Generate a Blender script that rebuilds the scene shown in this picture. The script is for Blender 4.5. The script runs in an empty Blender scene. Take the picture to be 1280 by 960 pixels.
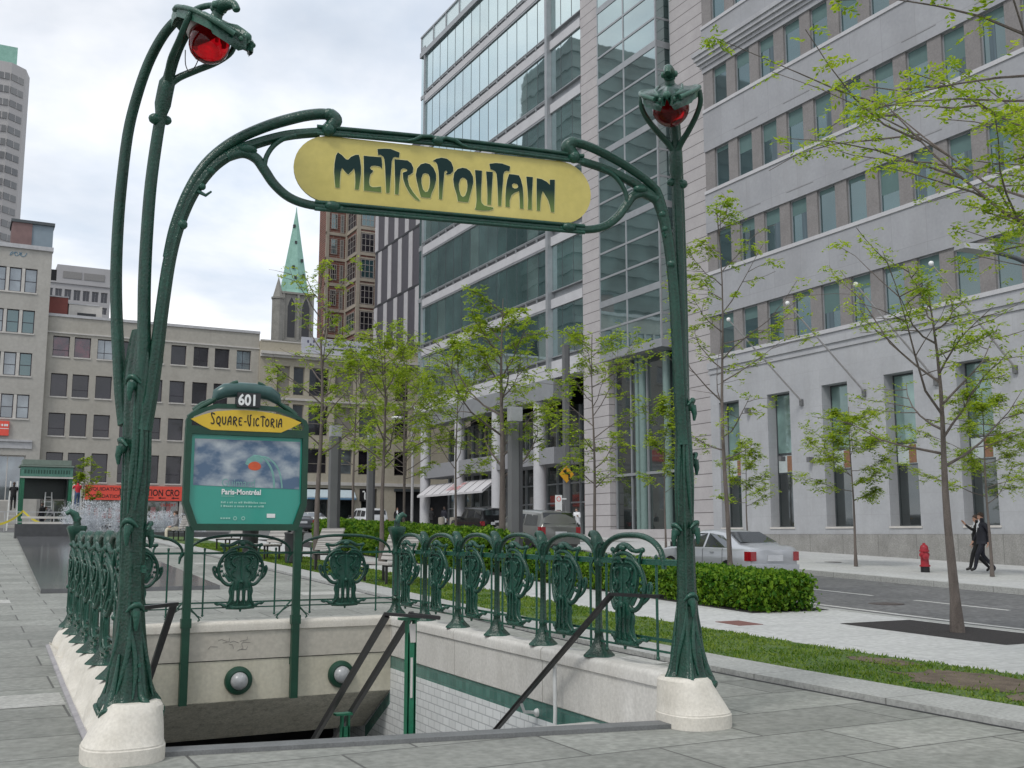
import bpy, bmesh, math, random
from mathutils import Vector, Matrix, noise
from mathutils.geometry import tessellate_polygon
random.seed(7)
PI = math.pi
sc = bpy.context.scene
COL = sc.collection

# ------------------------------------------------------------------ ground height
SL = .033
def g(y, w=3., y0=10.5):
    a = SL * ((y - y0) + math.sqrt((y - y0) ** 2 + w * w)) / 2
    y1 = 55.
    b = .015 * ((y - y1) + math.sqrt((y - y1) ** 2 + 36.)) / 2
    return a - b

# ------------------------------------------------------------------ object helpers
def tag(o, label=None, cat=None, group=None, kind=None):
    if label: o['label'] = label
    if cat: o['category'] = cat
    if group: o['group'] = group
    if kind: o['kind'] = kind
    return o

def thing(name, label, cat, loc=(0, 0, 0), rotz=0., group=None):
    o = bpy.data.objects.new(name, None)
    o.empty_display_size = .2
    COL.objects.link(o)
    o.location = loc
    o.rotation_euler = (0, 0, rotz)
    return tag(o, label, cat, group)

def copy_tree(o, parent=None):
    c = o.copy(); COL.objects.link(c)
    if parent is not None: c.parent = parent
    for ch in list(o.children):
        copy_tree(ch, c)
    return c

class MB:
    """collects faces, builds ONE mesh object"""
    def __init__(s):
        s.v = []; s.f = []; s.m = []; s.mi = 0
    def add(s, vs, fs):
        b = len(s.v)
        s.v.extend([tuple(v) for v in vs])
        for f in fs:
            s.f.append(tuple(b + i for i in f)); s.m.append(s.mi)
        return s
    def box(s, x0, x1, y0, y1, z0, z1):
        if x0 > x1: x0, x1 = x1, x0
        if y0 > y1: y0, y1 = y1, y0
        if z0 > z1: z0, z1 = z1, z0
        return s.add([(x0,y0,z0),(x1,y0,z0),(x1,y1,z0),(x0,y1,z0),(x0,y0,z1),(x1,y0,z1),(x1,y1,z1),(x0,y1,z1)],
              [(3,2,1,0),(4,5,6,7),(0,1,5,4),(1,2,6,5),(2,3,7,6),(3,0,4,7)])
    def bar(s, a, b, w, h=None, up=(0,0,1)):
        h = w if h is None else h
        a = Vector(a); b = Vector(b); d = (b - a).normalized()
        u = Vector(up)
        if abs(d.dot(u)) > .98: u = Vector((1, 0, 0))
        r = d.cross(u).normalized(); u = r.cross(d).normalized()
        vs = []
        for p in (a, b):
            for i, j in ((-1,-1),(1,-1),(1,1),(-1,1)):
                vs.append(p + r * (i * w / 2) + u * (j * h / 2))
        return s.add(vs, [(3,2,1,0),(4,5,6,7),(0,1,5,4),(1,2,6,5),(2,3,7,6),(3,0,4,7)])
    def quad(s, a, b, c, d):
        return s.add([a, b, c, d], [(0, 1, 2, 3)])
    def loft(s, rings, cap=True, closed=True):
        n = len(rings[0]); vs = [p for r in rings for p in r]; fs = []
        for i in range(len(rings) - 1):
            for j in range(n if closed else n - 1):
                k = (j + 1) % n
                fs.append((i*n+j, i*n+k, (i+1)*n+k, (i+1)*n+j))
        if cap and closed:
            fs.append(tuple(reversed(range(n))))
            fs.append(tuple((len(rings)-1)*n + j for j in range(n)))
        return s.add(vs, fs)
    def tube(s, pts, r, n=10, lobes=0, amp=0., flat=1., ref=None, cap=True):
        pts = [Vector(p) for p in pts]
        m = len(pts)
        rad = r if isinstance(r, (list, tuple)) else [r] * m
        T = []
        for i in range(m):
            a = pts[max(0, i-1)]; b = pts[min(m-1, i+1)]
            T.append((b - a).normalized())
        u = Vector(ref) if ref is not None else (Vector((0,0,1)) if abs(T[0].z) < .9 else Vector((1,0,0)))
        u = (u - T[0] * u.dot(T[0])).normalized()
        rings = []
        for i in range(m):
            u = (u - T[i] * u.dot(T[i]))
            u = u.normalized() if u.length > 1e-5 else T[i].orthogonal().normalized()
            w = T[i].cross(u)
            ring = []
            for k in range(n):
                a = 2 * PI * k / n
                q = rad[i] * (1 + amp * math.cos(lobes * a)) if lobes else rad[i]
                ring.append(pts[i] + u * (q * math.cos(a)) + w * (q * math.sin(a) * flat))
            rings.append(ring)
        return s.loft(rings, cap)
    def lathe(s, prof, n=16, c=(0,0,0), axis=(0,0,1), wob=None):
        ax = Vector(axis).normalized(); u = ax.orthogonal().normalized(); w = ax.cross(u); c = Vector(c)
        rings = []
        for i, (r, h) in enumerate(prof):
            ring = []
            for k in range(n):
                a = 2 * PI * k / n
                q = max(r, 1e-4) * (wob(a, i) if wob else 1)
                ring.append(c + ax * h + u * (q * math.cos(a)) + w * (q * math.sin(a)))
            rings.append(ring)
        return s.loft(rings, True)
    def sphere(s, c, r, n=12, sc3=(1,1,1)):
        c = Vector(c); rings = []
        m = max(4, n // 2)
        for i in range(m + 1):
            t = PI * i / m; q = max(math.sin(t), 1e-3)
            rings.append([c + Vector((r*q*math.cos(2*PI*k/n)*sc3[0], r*q*math.sin(2*PI*k/n)*sc3[1], -r*math.cos(t)*sc3[2])) for k in range(n)])
        return s.loft(rings, True)
    def poly(s, loops, fn, t=0.):
        """flat polygon (first loop outer, the rest holes); fn maps (u, v, depth) to 3D; t = thickness"""
        ls = [[Vector((p[0], p[1], 0)) for p in l] for l in loops]
        tris = tessellate_polygon(ls)
        flat = [p for l in ls for p in l]
        N = len(flat)
        vs = [fn(p.x, p.y, 0.) for p in flat]; fs = [tuple(x) for x in tris]
        if t:
            vs += [fn(p.x, p.y, t) for p in flat]
            fs += [tuple(N + i for i in reversed(x)) for x in tris]
            b = 0
            for l in ls:
                n = len(l)
                for i in range(n):
                    k = (i + 1) % n
                    fs.append((b+i, b+k, N+b+k, N+b+i))
                b += n
        return s.add(vs, fs)
    def build(s, name, mats, parent=None, smooth=False, loc=None, world=False, rec=True):
        me = bpy.data.meshes.new(name)
        o = bpy.data.objects.new(name, me)
        off = Vector((0, 0, 0))
        if parent is not None and world:
            p = parent
            while p is not None:
                off += Vector(p.location); p = p.parent
        if loc is not None:
            off += Vector(loc)
        me.from_pydata([tuple(Vector(v) - off) for v in s.v] if off.length else s.v, [], s.f)
        if not isinstance(mats, (list, tuple)): mats = [mats]
        for m in mats: me.materials.append(m)
        if len(mats) > 1:
            me.polygons.foreach_set('material_index', s.m)
        if rec:
            bm = bmesh.new(); bm.from_mesh(me)
            bmesh.ops.recalc_face_normals(bm, faces=bm.faces)
            bm.to_mesh(me); bm.free()
        if smooth:
            me.polygons.foreach_set('use_smooth', [True] * len(me.polygons))
            try: me.set_sharp_from_angle(angle=math.radians(smooth if smooth is not True else 45))
            except Exception: pass
        me.update()
        COL.objects.link(o)
        if loc is not None: o.location = loc
        if parent is not None: o.parent = parent
        return o

def spline(pts, n=6):
    """Catmull-Rom through points (any dimension)"""
    P = [Vector(p) for p in pts]; out = []
    for i in range(len(P) - 1):
        a = P[max(0, i-1)]; b = P[i]; c = P[i+1]; d = P[min(len(P)-1, i+2)]
        for k in range(n):
            t = k / n
            out.append(.5 * ((2*b) + (c - a)*t + (2*a - 5*b + 4*c - d)*t*t + (3*b - a - 3*c + d)*t*t*t))
    out.append(P[-1])
    return out

def lerp(tab, x):
    if x <= tab[0][0]: return tab[0][1]
    for (a, b), (c, d) in zip(tab, tab[1:]):
        if x <= c: return b + (d - b) * (x - a) / (c - a)
    return tab[-1][1]

# ------------------------------------------------------------------ materials
def nd(nt, t, **kw):
    n = nt.nodes.new(t)
    for k, v in kw.items(): setattr(n, k, v)
    return n
MATS = {}
def mat(name, col, rough=.6, var=.12, scale=6., bump=0., bscale=None, metal=0., spec=.5, col2=None, coat=0.,
        fine=0., edge=None, detail=6., stretch=None, trans=0.):
    if name in MATS: return MATS[name]
    m = bpy.data.materials.new(name); m.use_nodes = True; nt = m.node_tree
    b = nt.nodes['Principled BSDF']
    b.inputs['Roughness'].default_value = rough
    b.inputs['Metallic'].default_value = metal
    b.inputs['Specular IOR Level'].default_value = spec
    if coat: b.inputs['Coat Weight'].default_value = coat; b.inputs['Coat Roughness'].default_value = .08
    geo = nd(nt, 'ShaderNodeNewGeometry')
    src = geo.outputs['Position']
    if stretch:
        mp = nd(nt, 'ShaderNodeMapping'); mp.inputs['Scale'].default_value = stretch
        nt.links.new(src, mp.inputs['Vector']); src = mp.outputs['Vector']
    no = nd(nt, 'ShaderNodeTexNoise'); no.inputs['Scale'].default_value = scale; no.inputs['Detail'].default_value = detail
    no.inputs['Roughness'].default_value = .65
    nt.links.new(src, no.inputs['Vector'])
    rp = nd(nt, 'ShaderNodeValToRGB')
    rp.color_ramp.elements[0].position = .3; rp.color_ramp.elements[1].position = .72
    c2 = col2 or tuple(min(1, c * (1 + var)) for c in col)
    c1 = col if col2 else tuple(c * (1 - var) for c in col)
    rp.color_ramp.elements[0].color = (*c1, 1); rp.color_ramp.elements[1].color = (*c2, 1)
    nt.links.new(no.outputs['Fac'], rp.inputs['Fac'])
    out = rp.outputs['Color']
    if fine:
        n2 = nd(nt, 'ShaderNodeTexNoise'); n2.inputs['Scale'].default_value = scale * 14; n2.inputs['Detail'].default_value = 3
        nt.links.new(geo.outputs['Position'], n2.inputs['Vector'])
        mr = nd(nt, 'ShaderNodeMapRange'); mr.inputs[1].default_value = .3; mr.inputs[2].default_value = .7
        mr.inputs[3].default_value = 1 - fine; mr.inputs[4].default_value = 1 + fine
        nt.links.new(n2.outputs['Fac'], mr.inputs[0])
        mx = nd(nt, 'ShaderNodeMix', data_type='RGBA', blend_type='MULTIPLY'); mx.inputs[0].default_value = 1
        nt.links.new(out, mx.inputs[6]); nt.links.new(mr.outputs[0], mx.inputs[7]); out = mx.outputs[2]
    if edge:
        pr = nd(nt, 'ShaderNodeValToRGB'); pr.color_ramp.elements[0].position = .51; pr.color_ramp.elements[1].position = .62
        nt.links.new(geo.outputs['Pointiness'], pr.inputs['Fac'])
        mm = nd(nt, 'ShaderNodeMath', operation='MULTIPLY'); mm.inputs[1].default_value = .7
        nt.links.new(pr.outputs['Color'], mm.inputs[0])
        mx = nd(nt, 'ShaderNodeMix', data_type='RGBA'); nt.links.new(mm.outputs[0], mx.inputs[0])
        nt.links.new(out, mx.inputs[6]); mx.inputs[7].default_value = (*edge, 1); out = mx.outputs[2]
    nt.links.new(out, b.inputs['Base Color'])
    if bump:
        n3 = nd(nt, 'ShaderNodeTexNoise'); n3.inputs['Scale'].default_value = bscale or scale * 5; n3.inputs['Detail'].default_value = 4
        nt.links.new(geo.outputs['Position'], n3.inputs['Vector'])
        bp = nd(nt, 'ShaderNodeBump'); bp.inputs['Strength'].default_value = bump; bp.inputs['Distance'].default_value = .02
        nt.links.new(n3.outputs['Fac'], bp.inputs['Height']); nt.links.new(bp.outputs['Normal'], b.inputs['Normal'])
    if trans:
        b.inputs['Transmission Weight'].default_value = trans
    MATS[name] = m
    return m

def base_out(m):
    b = m.node_tree.nodes['Principled BSDF']
    l = b.inputs['Base Color'].links[0]
    return b, l.from_socket

def joints(m, lines, col, width=.012):
    """darken thin joint lines: lines = [(axis 0/1/2, pitch, offset)] in world metres"""
    nt = m.node_tree; b, src = base_out(m)
    geo = nd(nt, 'ShaderNodeNewGeometry'); sp = nd(nt, 'ShaderNodeSeparateXYZ')
    nt.links.new(geo.outputs['Position'], sp.inputs[0])
    acc = None
    for ax, pitch, off in lines:
        a = nd(nt, 'ShaderNodeMath', operation='SUBTRACT'); a.inputs[1].default_value = off
        nt.links.new(sp.outputs[ax], a.inputs[0])
        f = nd(nt, 'ShaderNodeMath', operation='PINGPONG'); f.inputs[1].default_value = pitch / 2
        nt.links.new(a.outputs[0], f.inputs[0])
        l = nd(nt, 'ShaderNodeMath', operation='LESS_THAN'); l.inputs[1].default_value = width
        nt.links.new(f.outputs[0], l.inputs[0])
        if acc is None: acc = l.outputs[0]
        else:
            mx = nd(nt, 'ShaderNodeMath', operation='MAXIMUM'); nt.links.new(acc, mx.inputs[0]); nt.links.new(l.outputs[0], mx.inputs[1]); acc = mx.outputs[0]
    mx = nd(nt, 'ShaderNodeMix', data_type='RGBA'); nt.links.new(acc, mx.inputs[0]); nt.links.new(src, mx.inputs[6])
    mx.inputs[7].default_value = (*col, 1)
    nt.links.new(mx.outputs[2], b.inputs['Base Color'])
    return m

def bricks(m, axes, bw, bh, mortar, c_mortar, vary=.25, offset=.5, bump=.4, msmooth=.1):
    """multiply the base colour by a brick/slab pattern laid on two world axes"""
    nt = m.node_tree; b, src = base_out(m)
    geo = nd(nt, 'ShaderNodeNewGeometry'); sp = nd(nt, 'ShaderNodeSeparateXYZ'); cb = nd(nt, 'ShaderNodeCombineXYZ')
    nt.links.new(geo.outputs['Position'], sp.inputs[0])
    if axes[0] == 'xy':
        ad = nd(nt, 'ShaderNodeMath', operation='ADD')
        nt.links.new(sp.outputs[0], ad.inputs[0]); nt.links.new(sp.outputs[1], ad.inputs[1]); nt.links.new(ad.outputs[0], cb.inputs[0])
    else: nt.links.new(sp.outputs[axes[0]], cb.inputs[0])
    nt.links.new(sp.outputs[axes[1]], cb.inputs[1])
    br = nd(nt, 'ShaderNodeTexBrick'); br.offset = offset
    br.inputs['Scale'].default_value = 1; br.inputs['Brick Width'].default_value = bw; br.inputs['Row Height'].default_value = bh
    br.inputs['Mortar Size'].default_value = mortar; br.inputs['Mortar Smooth'].default_value = msmooth
    br.inputs['Color1'].default_value = (1 - vary, 1 - vary, 1 - vary, 1); br.inputs['Color2'].default_value = (1, 1, 1, 1)
    br.inputs['Mortar'].default_value = (1, 1, 1, 1)
    nt.links.new(cb.outputs[0], br.inputs['Vector'])
    mx = nd(nt, 'ShaderNodeMix', data_type='RGBA', blend_type='MULTIPLY'); mx.inputs[0].default_value = 1
    nt.links.new(src, mx.inputs[6]); nt.links.new(br.outputs['Color'], mx.inputs[7])
    m2 = nd(nt, 'ShaderNodeMix', data_type='RGBA'); nt.links.new(br.outputs['Fac'], m2.inputs[0])
    nt.links.new(mx.outputs[2], m2.inputs[6]); m2.inputs[7].default_value = (*c_mortar, 1)
    nt.links.new(m2.outputs[2], b.inputs['Base Color'])
    if bump and not b.inputs['Normal'].is_linked:
        iv = nd(nt, 'ShaderNodeMath', operation='SUBTRACT'); iv.inputs[0].default_value = 1
        nt.links.new(br.outputs['Fac'], iv.inputs[1])
        bp = nd(nt, 'ShaderNodeBump'); bp.inputs['Strength'].default_value = bump; bp.inputs['Distance'].default_value = .01
        nt.links.new(iv.outputs[0], bp.inputs['Height']); nt.links.new(bp.outputs['Normal'], b.inputs['Normal'])
    return m

def stains(m, amount=.25, scale=(1.2, 1.2, .12), col=(.08, .075, .07)):
    """vertical run-off dirt"""
    nt = m.node_tree; b, src = base_out(m)
    geo = nd(nt, 'ShaderNodeNewGeometry'); mp = nd(nt, 'ShaderNodeMapping'); mp.inputs['Scale'].default_value = scale
    nt.links.new(geo.outputs['Position'], mp.inputs['Vector'])
    no = nd(nt, 'ShaderNodeTexNoise'); no.inputs['Scale'].default_value = 1; no.inputs['Detail'].default_value = 7; no.inputs['Roughness'].default_value = .7
    nt.links.new(mp.outputs[0], no.inputs['Vector'])
    mr = nd(nt, 'ShaderNodeMapRange'); mr.inputs[1].default_value = .48; mr.inputs[2].default_value = .78; mr.inputs[3].default_value = 0; mr.inputs[4].default_value = amount
    nt.links.new(no.outputs['Fac'], mr.inputs[0])
    mx = nd(nt, 'ShaderNodeMix', data_type='RGBA'); nt.links.new(mr.outputs[0], mx.inputs[0]); nt.links.new(src, mx.inputs[6])
    mx.inputs[7].default_value = (*col, 1); nt.links.new(mx.outputs[2], b.inputs['Base Color'])
    return m

def glass_mat(name, tint, refl=.35, rough=.03, refl_col=(.8, .9, .9), var=.3, scale=.6):
    """coated window glass: dark interior seen through it plus a mirror-like coating"""
    m = bpy.data.materials.new(name); m.use_nodes = True; nt = m.node_tree
    b = nt.nodes['Principled BSDF']; out = nt.nodes['Material Output']
    b.inputs['Roughness'].default_value = .25
    geo = nd(nt, 'ShaderNodeNewGeometry')
    no = nd(nt, 'ShaderNodeTexNoise'); no.inputs['Scale'].default_value = scale; no.inputs['Detail'].default_value = 3
    nt.links.new(geo.outputs['Position'], no.inputs['Vector'])
    rp = nd(nt, 'ShaderNodeValToRGB'); rp.color_ramp.elements[0].position = .35; rp.color_ramp.elements[1].position = .7
    rp.color_ramp.elements[0].color = (*[c * (1 - var) for c in tint], 1); rp.color_ramp.elements[1].color = (*[c * (1 + var) for c in tint], 1)
    nt.links.new(no.outputs['Fac'], rp.inputs['Fac']); nt.links.new(rp.outputs['Color'], b.inputs['Base Color'])
    gl = nd(nt, 'ShaderNodeBsdfGlossy'); gl.inputs['Roughness'].default_value = rough; gl.inputs['Color'].default_value = (*refl_col, 1)
    n2 = nd(nt, 'ShaderNodeTexNoise'); n2.inputs['Scale'].default_value = .5
    nt.links.new(geo.outputs['Position'], n2.inputs['Vector'])
    bp = nd(nt, 'ShaderNodeBump'); bp.inputs['Strength'].default_value = .06; bp.inputs['Distance'].default_value = .05
    nt.links.new(n2.outputs['Fac'], bp.inputs['Height']); nt.links.new(bp.outputs['Normal'], gl.inputs['Normal'])
    fr = nd(nt, 'ShaderNodeFresnel'); fr.inputs['IOR'].default_value = 1.5
    mr = nd(nt, 'ShaderNodeMapRange'); mr.inputs[1].default_value = .04; mr.inputs[2].default_value = 1; mr.inputs[3].default_value = refl; mr.inputs[4].default_value = 1
    nt.links.new(fr.outputs[0], mr.inputs[0])
    mx = nd(nt, 'ShaderNodeMixShader'); nt.links.new(mr.outputs[0], mx.inputs[0]); nt.links.new(b.outputs[0], mx.inputs[1]); nt.links.new(gl.outputs[0], mx.inputs[2])
    nt.links.new(mx.outputs[0], out.inputs['Surface'])
    MATS[name] = m
    return m

M = {}
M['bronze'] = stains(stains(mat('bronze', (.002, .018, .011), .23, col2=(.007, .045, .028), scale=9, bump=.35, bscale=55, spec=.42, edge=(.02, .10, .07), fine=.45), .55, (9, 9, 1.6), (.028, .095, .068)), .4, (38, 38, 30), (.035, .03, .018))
M['bronze_lit'] = mat('bronze_lit_tone', (.004, .026, .017), .24, col2=(.016, .065, .045), scale=14, bump=.35, bscale=50, spec=.45, edge=(.06, .16, .115), fine=.35)  # paler copy of the bronze, light on hood and finial put into the colour
M['greenpaint'] = mat('green_paint', (.006, .05, .028), .4, var=.25, scale=5, spec=.5, fine=.15)
M['brightgreen'] = mat('bright_green_paint', (.01, .13, .065), .42, var=.2, scale=7, fine=.15)
M['blackmetal'] = mat('black_metal', (.012, .011, .012), .38, var=.3, scale=8)
M['steel'] = mat('steel', (.3, .31, .32), .38, var=.15, scale=10, metal=.8)
M['whitepaint'] = mat('white_paint', (.62, .63, .62), .45, var=.08, scale=8)
M['lampred'] = mat('red_lamp_glass', (.42, .004, .008), .12, var=.5, scale=7, spec=.35, trans=.9)
M['lampred'].node_tree.nodes['Principled BSDF'].inputs['IOR'].default_value = 1.35
M['lampbase'] = mat('lamp_collar', (.30, .27, .25), .5, var=.2)
M['signyellow'] = mat('sign_yellow_enamel', (.44, .37, .085), .38, col2=(.53, .45, .13), scale=1.3, fine=.05, coat=.15)
M['signyellow2'] = mat('station_yellow', (.62, .42, .03), .4, var=.08, scale=2)
M['paleline'] = mat('pale_outline', (.62, .58, .30), .45, var=.05)
M['concrete'] = stains(joints(mat('pale_stone_coping', (.50, .485, .45), .75, col2=(.60, .585, .55), scale=2.2, bump=.15, bscale=90, fine=.1), [(1, 2.35, .35)], (.26, .24, .21), .006), .22, (5, 5, .8), (.22, .2, .17))
M['pedestal'] = stains(mat('pedestal_stone', (.55, .52, .455), .75, col2=(.63, .60, .54), scale=3, bump=.12, bscale=90, fine=.08), .25, (6, 6, 2.5), (.3, .26, .19))
M['bandwall'] = stains(mat('cream_concrete', (.50, .47, .37), .75, col2=(.57, .545, .45), scale=1.5, bump=.1, bscale=70, fine=.08), .3, (4, 4, .6), (.22, .2, .17))
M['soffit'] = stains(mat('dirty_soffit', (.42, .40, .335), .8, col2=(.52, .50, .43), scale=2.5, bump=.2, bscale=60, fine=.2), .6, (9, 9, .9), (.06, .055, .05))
M['whitetile'] = bricks(mat('white_wall_tile', (.74, .76, .76), .25, var=.06, scale=3, spec=.5), (1, 2), .2, .1, .007, (.45, .47, .48), .10, bump=.5)
M['greentile'] = bricks(mat('green_wall_tile', (.075, .19, .16), .25, col2=(.12, .25, .215), scale=6), (1, 2), .1, .1, .004, (.1, .17, .15), .25, offset=0)
M['stair'] = mat('stair_stone', (.42, .42, .40), .8, var=.2, scale=5)
M['granite'] = stains(bricks(stains(mat('granite_paving', (.225, .235, .21), .72, col2=(.33, .335, .305), scale=1.1, bump=.12, bscale=160, fine=.2), .35, (.5, .9, .5), (.13, .13, .115)), (0, 1), 1.55, .82, .011, (.085, .085, .078), .26, offset=.37, bump=0), .4, (5, 5, 5), (.10, .10, .09))
M['granite_band'] = joints(mat('granite_light_band', (.33, .33, .305), .7, col2=(.41, .41, .385), scale=1.6, bump=.1, bscale=120, fine=.2), [(0, 1.4, .4)], (.15, .15, .14), .007)
M['granite_kerb'] = joints(mat('granite_kerb', (.30, .305, .29), .7, col2=(.37, .375, .36), scale=2, bump=.1, bscale=120, fine=.2), [(1, 1.8, 0)], (.16, .16, .15), .008)
M['darkstone'] = mat('dark_wet_stone', (.13, .132, .138), .1, var=.3, scale=2, spec=.6)
M['darkgranite'] = mat('dark_granite', (.055, .057, .06), .5, var=.25, scale=4, fine=.2)
M['asphalt'] = stains(mat('asphalt', (.10, .102, .103), .85, col2=(.15, .151, .151), scale=.55, bump=.2, bscale=150, fine=.35), .5, (.25, 1.6, 1), (.06, .06, .062))
M['sidewalk'] = joints(mat('sidewalk_concrete', (.40, .405, .40), .8, col2=(.48, .485, .475), scale=.8, bump=.1, bscale=120, fine=.15), [(1, 1.6, .3), (0, 2.4, 1.2)], (.27, .27, .265), .007)
M['paint'] = mat('road_paint', (.5, .5, .48), .7, var=.3, scale=12)
M['soil'] = mat('soil', (.075, .055, .04), .95, col2=(.16, .125, .09), scale=5, bump=.6, bscale=40, fine=.3)
M['mulch'] = mat('dark_mulch', (.025, .022, .022), .95, var=.4, scale=20, bump=.5)
M['grass'] = mat('lawn', (.035, .085, .012), .9, col2=(.10, .15, .035), scale=2.5, bump=.5, bscale=90, fine=.35)
M['facade'] = stains(bricks(mat('grey_limestone', (.28, .287, .305), .8, col2=(.345, .352, .372), scale=.5, bump=.05, bscale=30, fine=.04), (1, 2), 1.73, 2.13, .010, (.25, .25, .26), .06, offset=0, bump=0), .42, (.8, .8, .1), (.25, .25, .255))
M['facade_plain'] = stains(bricks(mat('pale_limestone', (.335, .343, .36), .8, col2=(.40, .408, .425), scale=.7, fine=.04), (1, 2), 1.73, .78, .006, (.31, .31, .32), .05, bump=0), .4, (1.5, 1.5, .2), (.25, .25, .25))
M['pierstone'] = mat('brown_grey_pier', (.18, .17, .168), .8, col2=(.225, .213, .21), scale=1.2, fine=.12)
M['plinth'] = stains(joints(mat('grey_granite_plinth', (.22, .215, .205), .7, col2=(.31, .305, .29), scale=1.5, fine=.2), [(1, 1.9, .4)], (.14, .14, .13), .012), .45, (1.2, 1.2, .5), (.10, .10, .09))
M['tilestone'] = joints(mat('pinkish_stone_panel', (.36, .34, .345), .75, col2=(.43, .41, .41), scale=.8, fine=.05), [(2, .648, .05)], (.13, .12, .12), .022)
M['spandrel'] = mat('spandrel_stone', (.42, .42, .435), .7, col2=(.49, .49, .505), scale=1, fine=.05)
M['alu'] = mat('grey_aluminium', (.30, .315, .33), .4, var=.1, scale=2, metal=.3)
M['aludark'] = mat('dark_mullion', (.07, .08, .085), .4, var=.15, scale=3, metal=.3)
M['slot'] = mat('grey_slot', (.10, .105, .112), .6, var=.2)
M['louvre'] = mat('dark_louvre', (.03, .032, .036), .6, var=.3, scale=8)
M['recess'] = mat('dark_interior', (.012, .013, .015), .9, var=.5, scale=.8)
M['glassup'] = glass_mat('office_glass', (.04, .10, .10), .66, .015, (.78, .9, .9))
M['glassup2'] = glass_mat('office_glass_pale', (.075, .15, .145), .6, .015, (.78, .9, .9))
M['glassup3'] = glass_mat('office_glass_curtained', (.12, .19, .18), .52, .02, (.78, .9, .9))
M['glassup4'] = glass_mat('office_glass_dark', (.028, .075, .075), .64, .015, (.75, .88, .88))
M['glassgreen'] = glass_mat('tall_window_green_glass', (.15, .235, .215), .1, .03, (.7, .9, .9), .45, .6)
M['glasscorner'] = glass_mat('corner_glass', (.05, .085, .085), .42, .02, (.72, .86, .86), .5, .4)
M['glassshop'] = glass_mat('shop_glass', (.014, .02, .02), .14, .03, (.8, .85, .85), .6, .5)
M['glassstone'] = glass_mat('stone_window_glass', (.016, .042, .048), .15, .03, (.7, .9, .9), .45, .25)
M['blind'] = mat('window_blind', (.085, .15, .145), .6, var=.08, scale=2)
M['ceiling'] = mat('lit_pale_panel', (.42, .47, .47), .6, var=.1)
M['glassbeige'] = glass_mat('old_window_glass', (.016, .014, .018), .05, .05, (.6, .6, .65), .7, .5)
M['glassred'] = glass_mat('red_curtain_glass', (.085, .014, .022), .1, .05, (.7, .7, .75), .7, 2.)
M['glasspale'] = glass_mat('pale_window_glass', (.13, .15, .16), .18, .05, (.8, .85, .9), .5, .8)
M['beige'] = stains(mat('beige_brick_wall', (.345, .325, .285), .85, col2=(.40, .38, .34), scale=.35, fine=.06), .25, (.5, .5, .06), (.16, .145, .125))
M['beige2'] = stains(mat('tan_wall', (.36, .325, .255), .85, col2=(.42, .385, .31), scale=.4, fine=.06), .3, (.5, .5, .08), (.17, .15, .12))
M['beige3'] = stains(mat('grey_beige_wall', (.36, .345, .315), .85, col2=(.415, .40, .37), scale=.35, fine=.06), .3, (.5, .5, .06), (.18, .17, .155))
M['trim'] = mat('pale_trim', (.50, .48, .45), .8, var=.1, scale=2)
M['flashing'] = mat('roof_flashing', (.42, .42, .43), .5, var=.15, scale=3)
M['brick'] = bricks(mat('red_brick', (.145, .05, .036), .85, col2=(.20, .075, .052), scale=1.2, fine=.15), ('xy', 2), .9, .3, .03, (.22, .18, .15), .3, bump=0)
M['stripe_d'] = mat('dark_cladding', (.07, .066, .078), .6, var=.12, scale=1.5)
M['stripe_w'] = mat('white_cladding', (.42, .41, .42), .6, var=.08, scale=1.5)
M['copper'] = mat('green_copper', (.17, .33, .27), .7, col2=(.24, .42, .355), scale=1.2, fine=.12)
M['churchstone'] = mat('church_stone', (.22, .215, .195), .85, var=.18, scale=.8, fine=.2)
M['towerwall'] = mat('tower_concrete', (.37, .36, .355), .85, var=.05, scale=.3)
M['towerglass'] = glass_mat('tower_glass', (.07, .068, .064), .1, .1, (.8, .8, .8), .6, .1)
M['offgrey'] = mat('office_concrete', (.36, .355, .36), .85, var=.06, scale=.5)
M['redpanel'] = mat('dull_red_panel', (.20, .055, .045), .7, var=.15, scale=1)
M['bluepanel'] = mat('grey_blue_panel', (.21, .26, .30), .7, var=.1, scale=1)
M['brownpanel'] = mat('brown_panel', (.19, .12, .115), .7, var=.2, scale=1)
M['signred'] = mat('shop_banner_red', (.74, .085, .055), .55, var=.06, scale=2)
M['black'] = mat('black_ink', (.006, .006, .007), .5, var=.1)
M['white'] = mat('white_letters', (.72, .73, .72), .5, var=.04)
M['teal'] = mat('poster_teal', (.025, .29, .225), .3, var=.05, scale=1.5, coat=.3)
M['tealdark'] = mat('poster_teal_text', (.30, .55, .47), .4, var=.05)
M['orange'] = mat('poster_orange', (.55, .09, .03), .4, var=.15, scale=12)
M['postergreen'] = M.setdefault('titlegrey', mat('poster_title_grey', (.17, .33, .32), .4, var=.1)) and mat('poster_green', (.16, .34, .31), .4, var=.2, scale=12)
M['bark'] = mat('bark', (.085, .07, .062), .9, col2=(.16, .135, .12), scale=9, bump=.7, bscale=45, stretch=(1, 1, .25), fine=.3)
M['twig'] = mat('twig_bark', (.05, .038, .032), .9, var=.3, scale=9)
M['hedgestem'] = mat('hedge_stem', (.09, .07, .055), .9, var=.3, scale=9)
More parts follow.
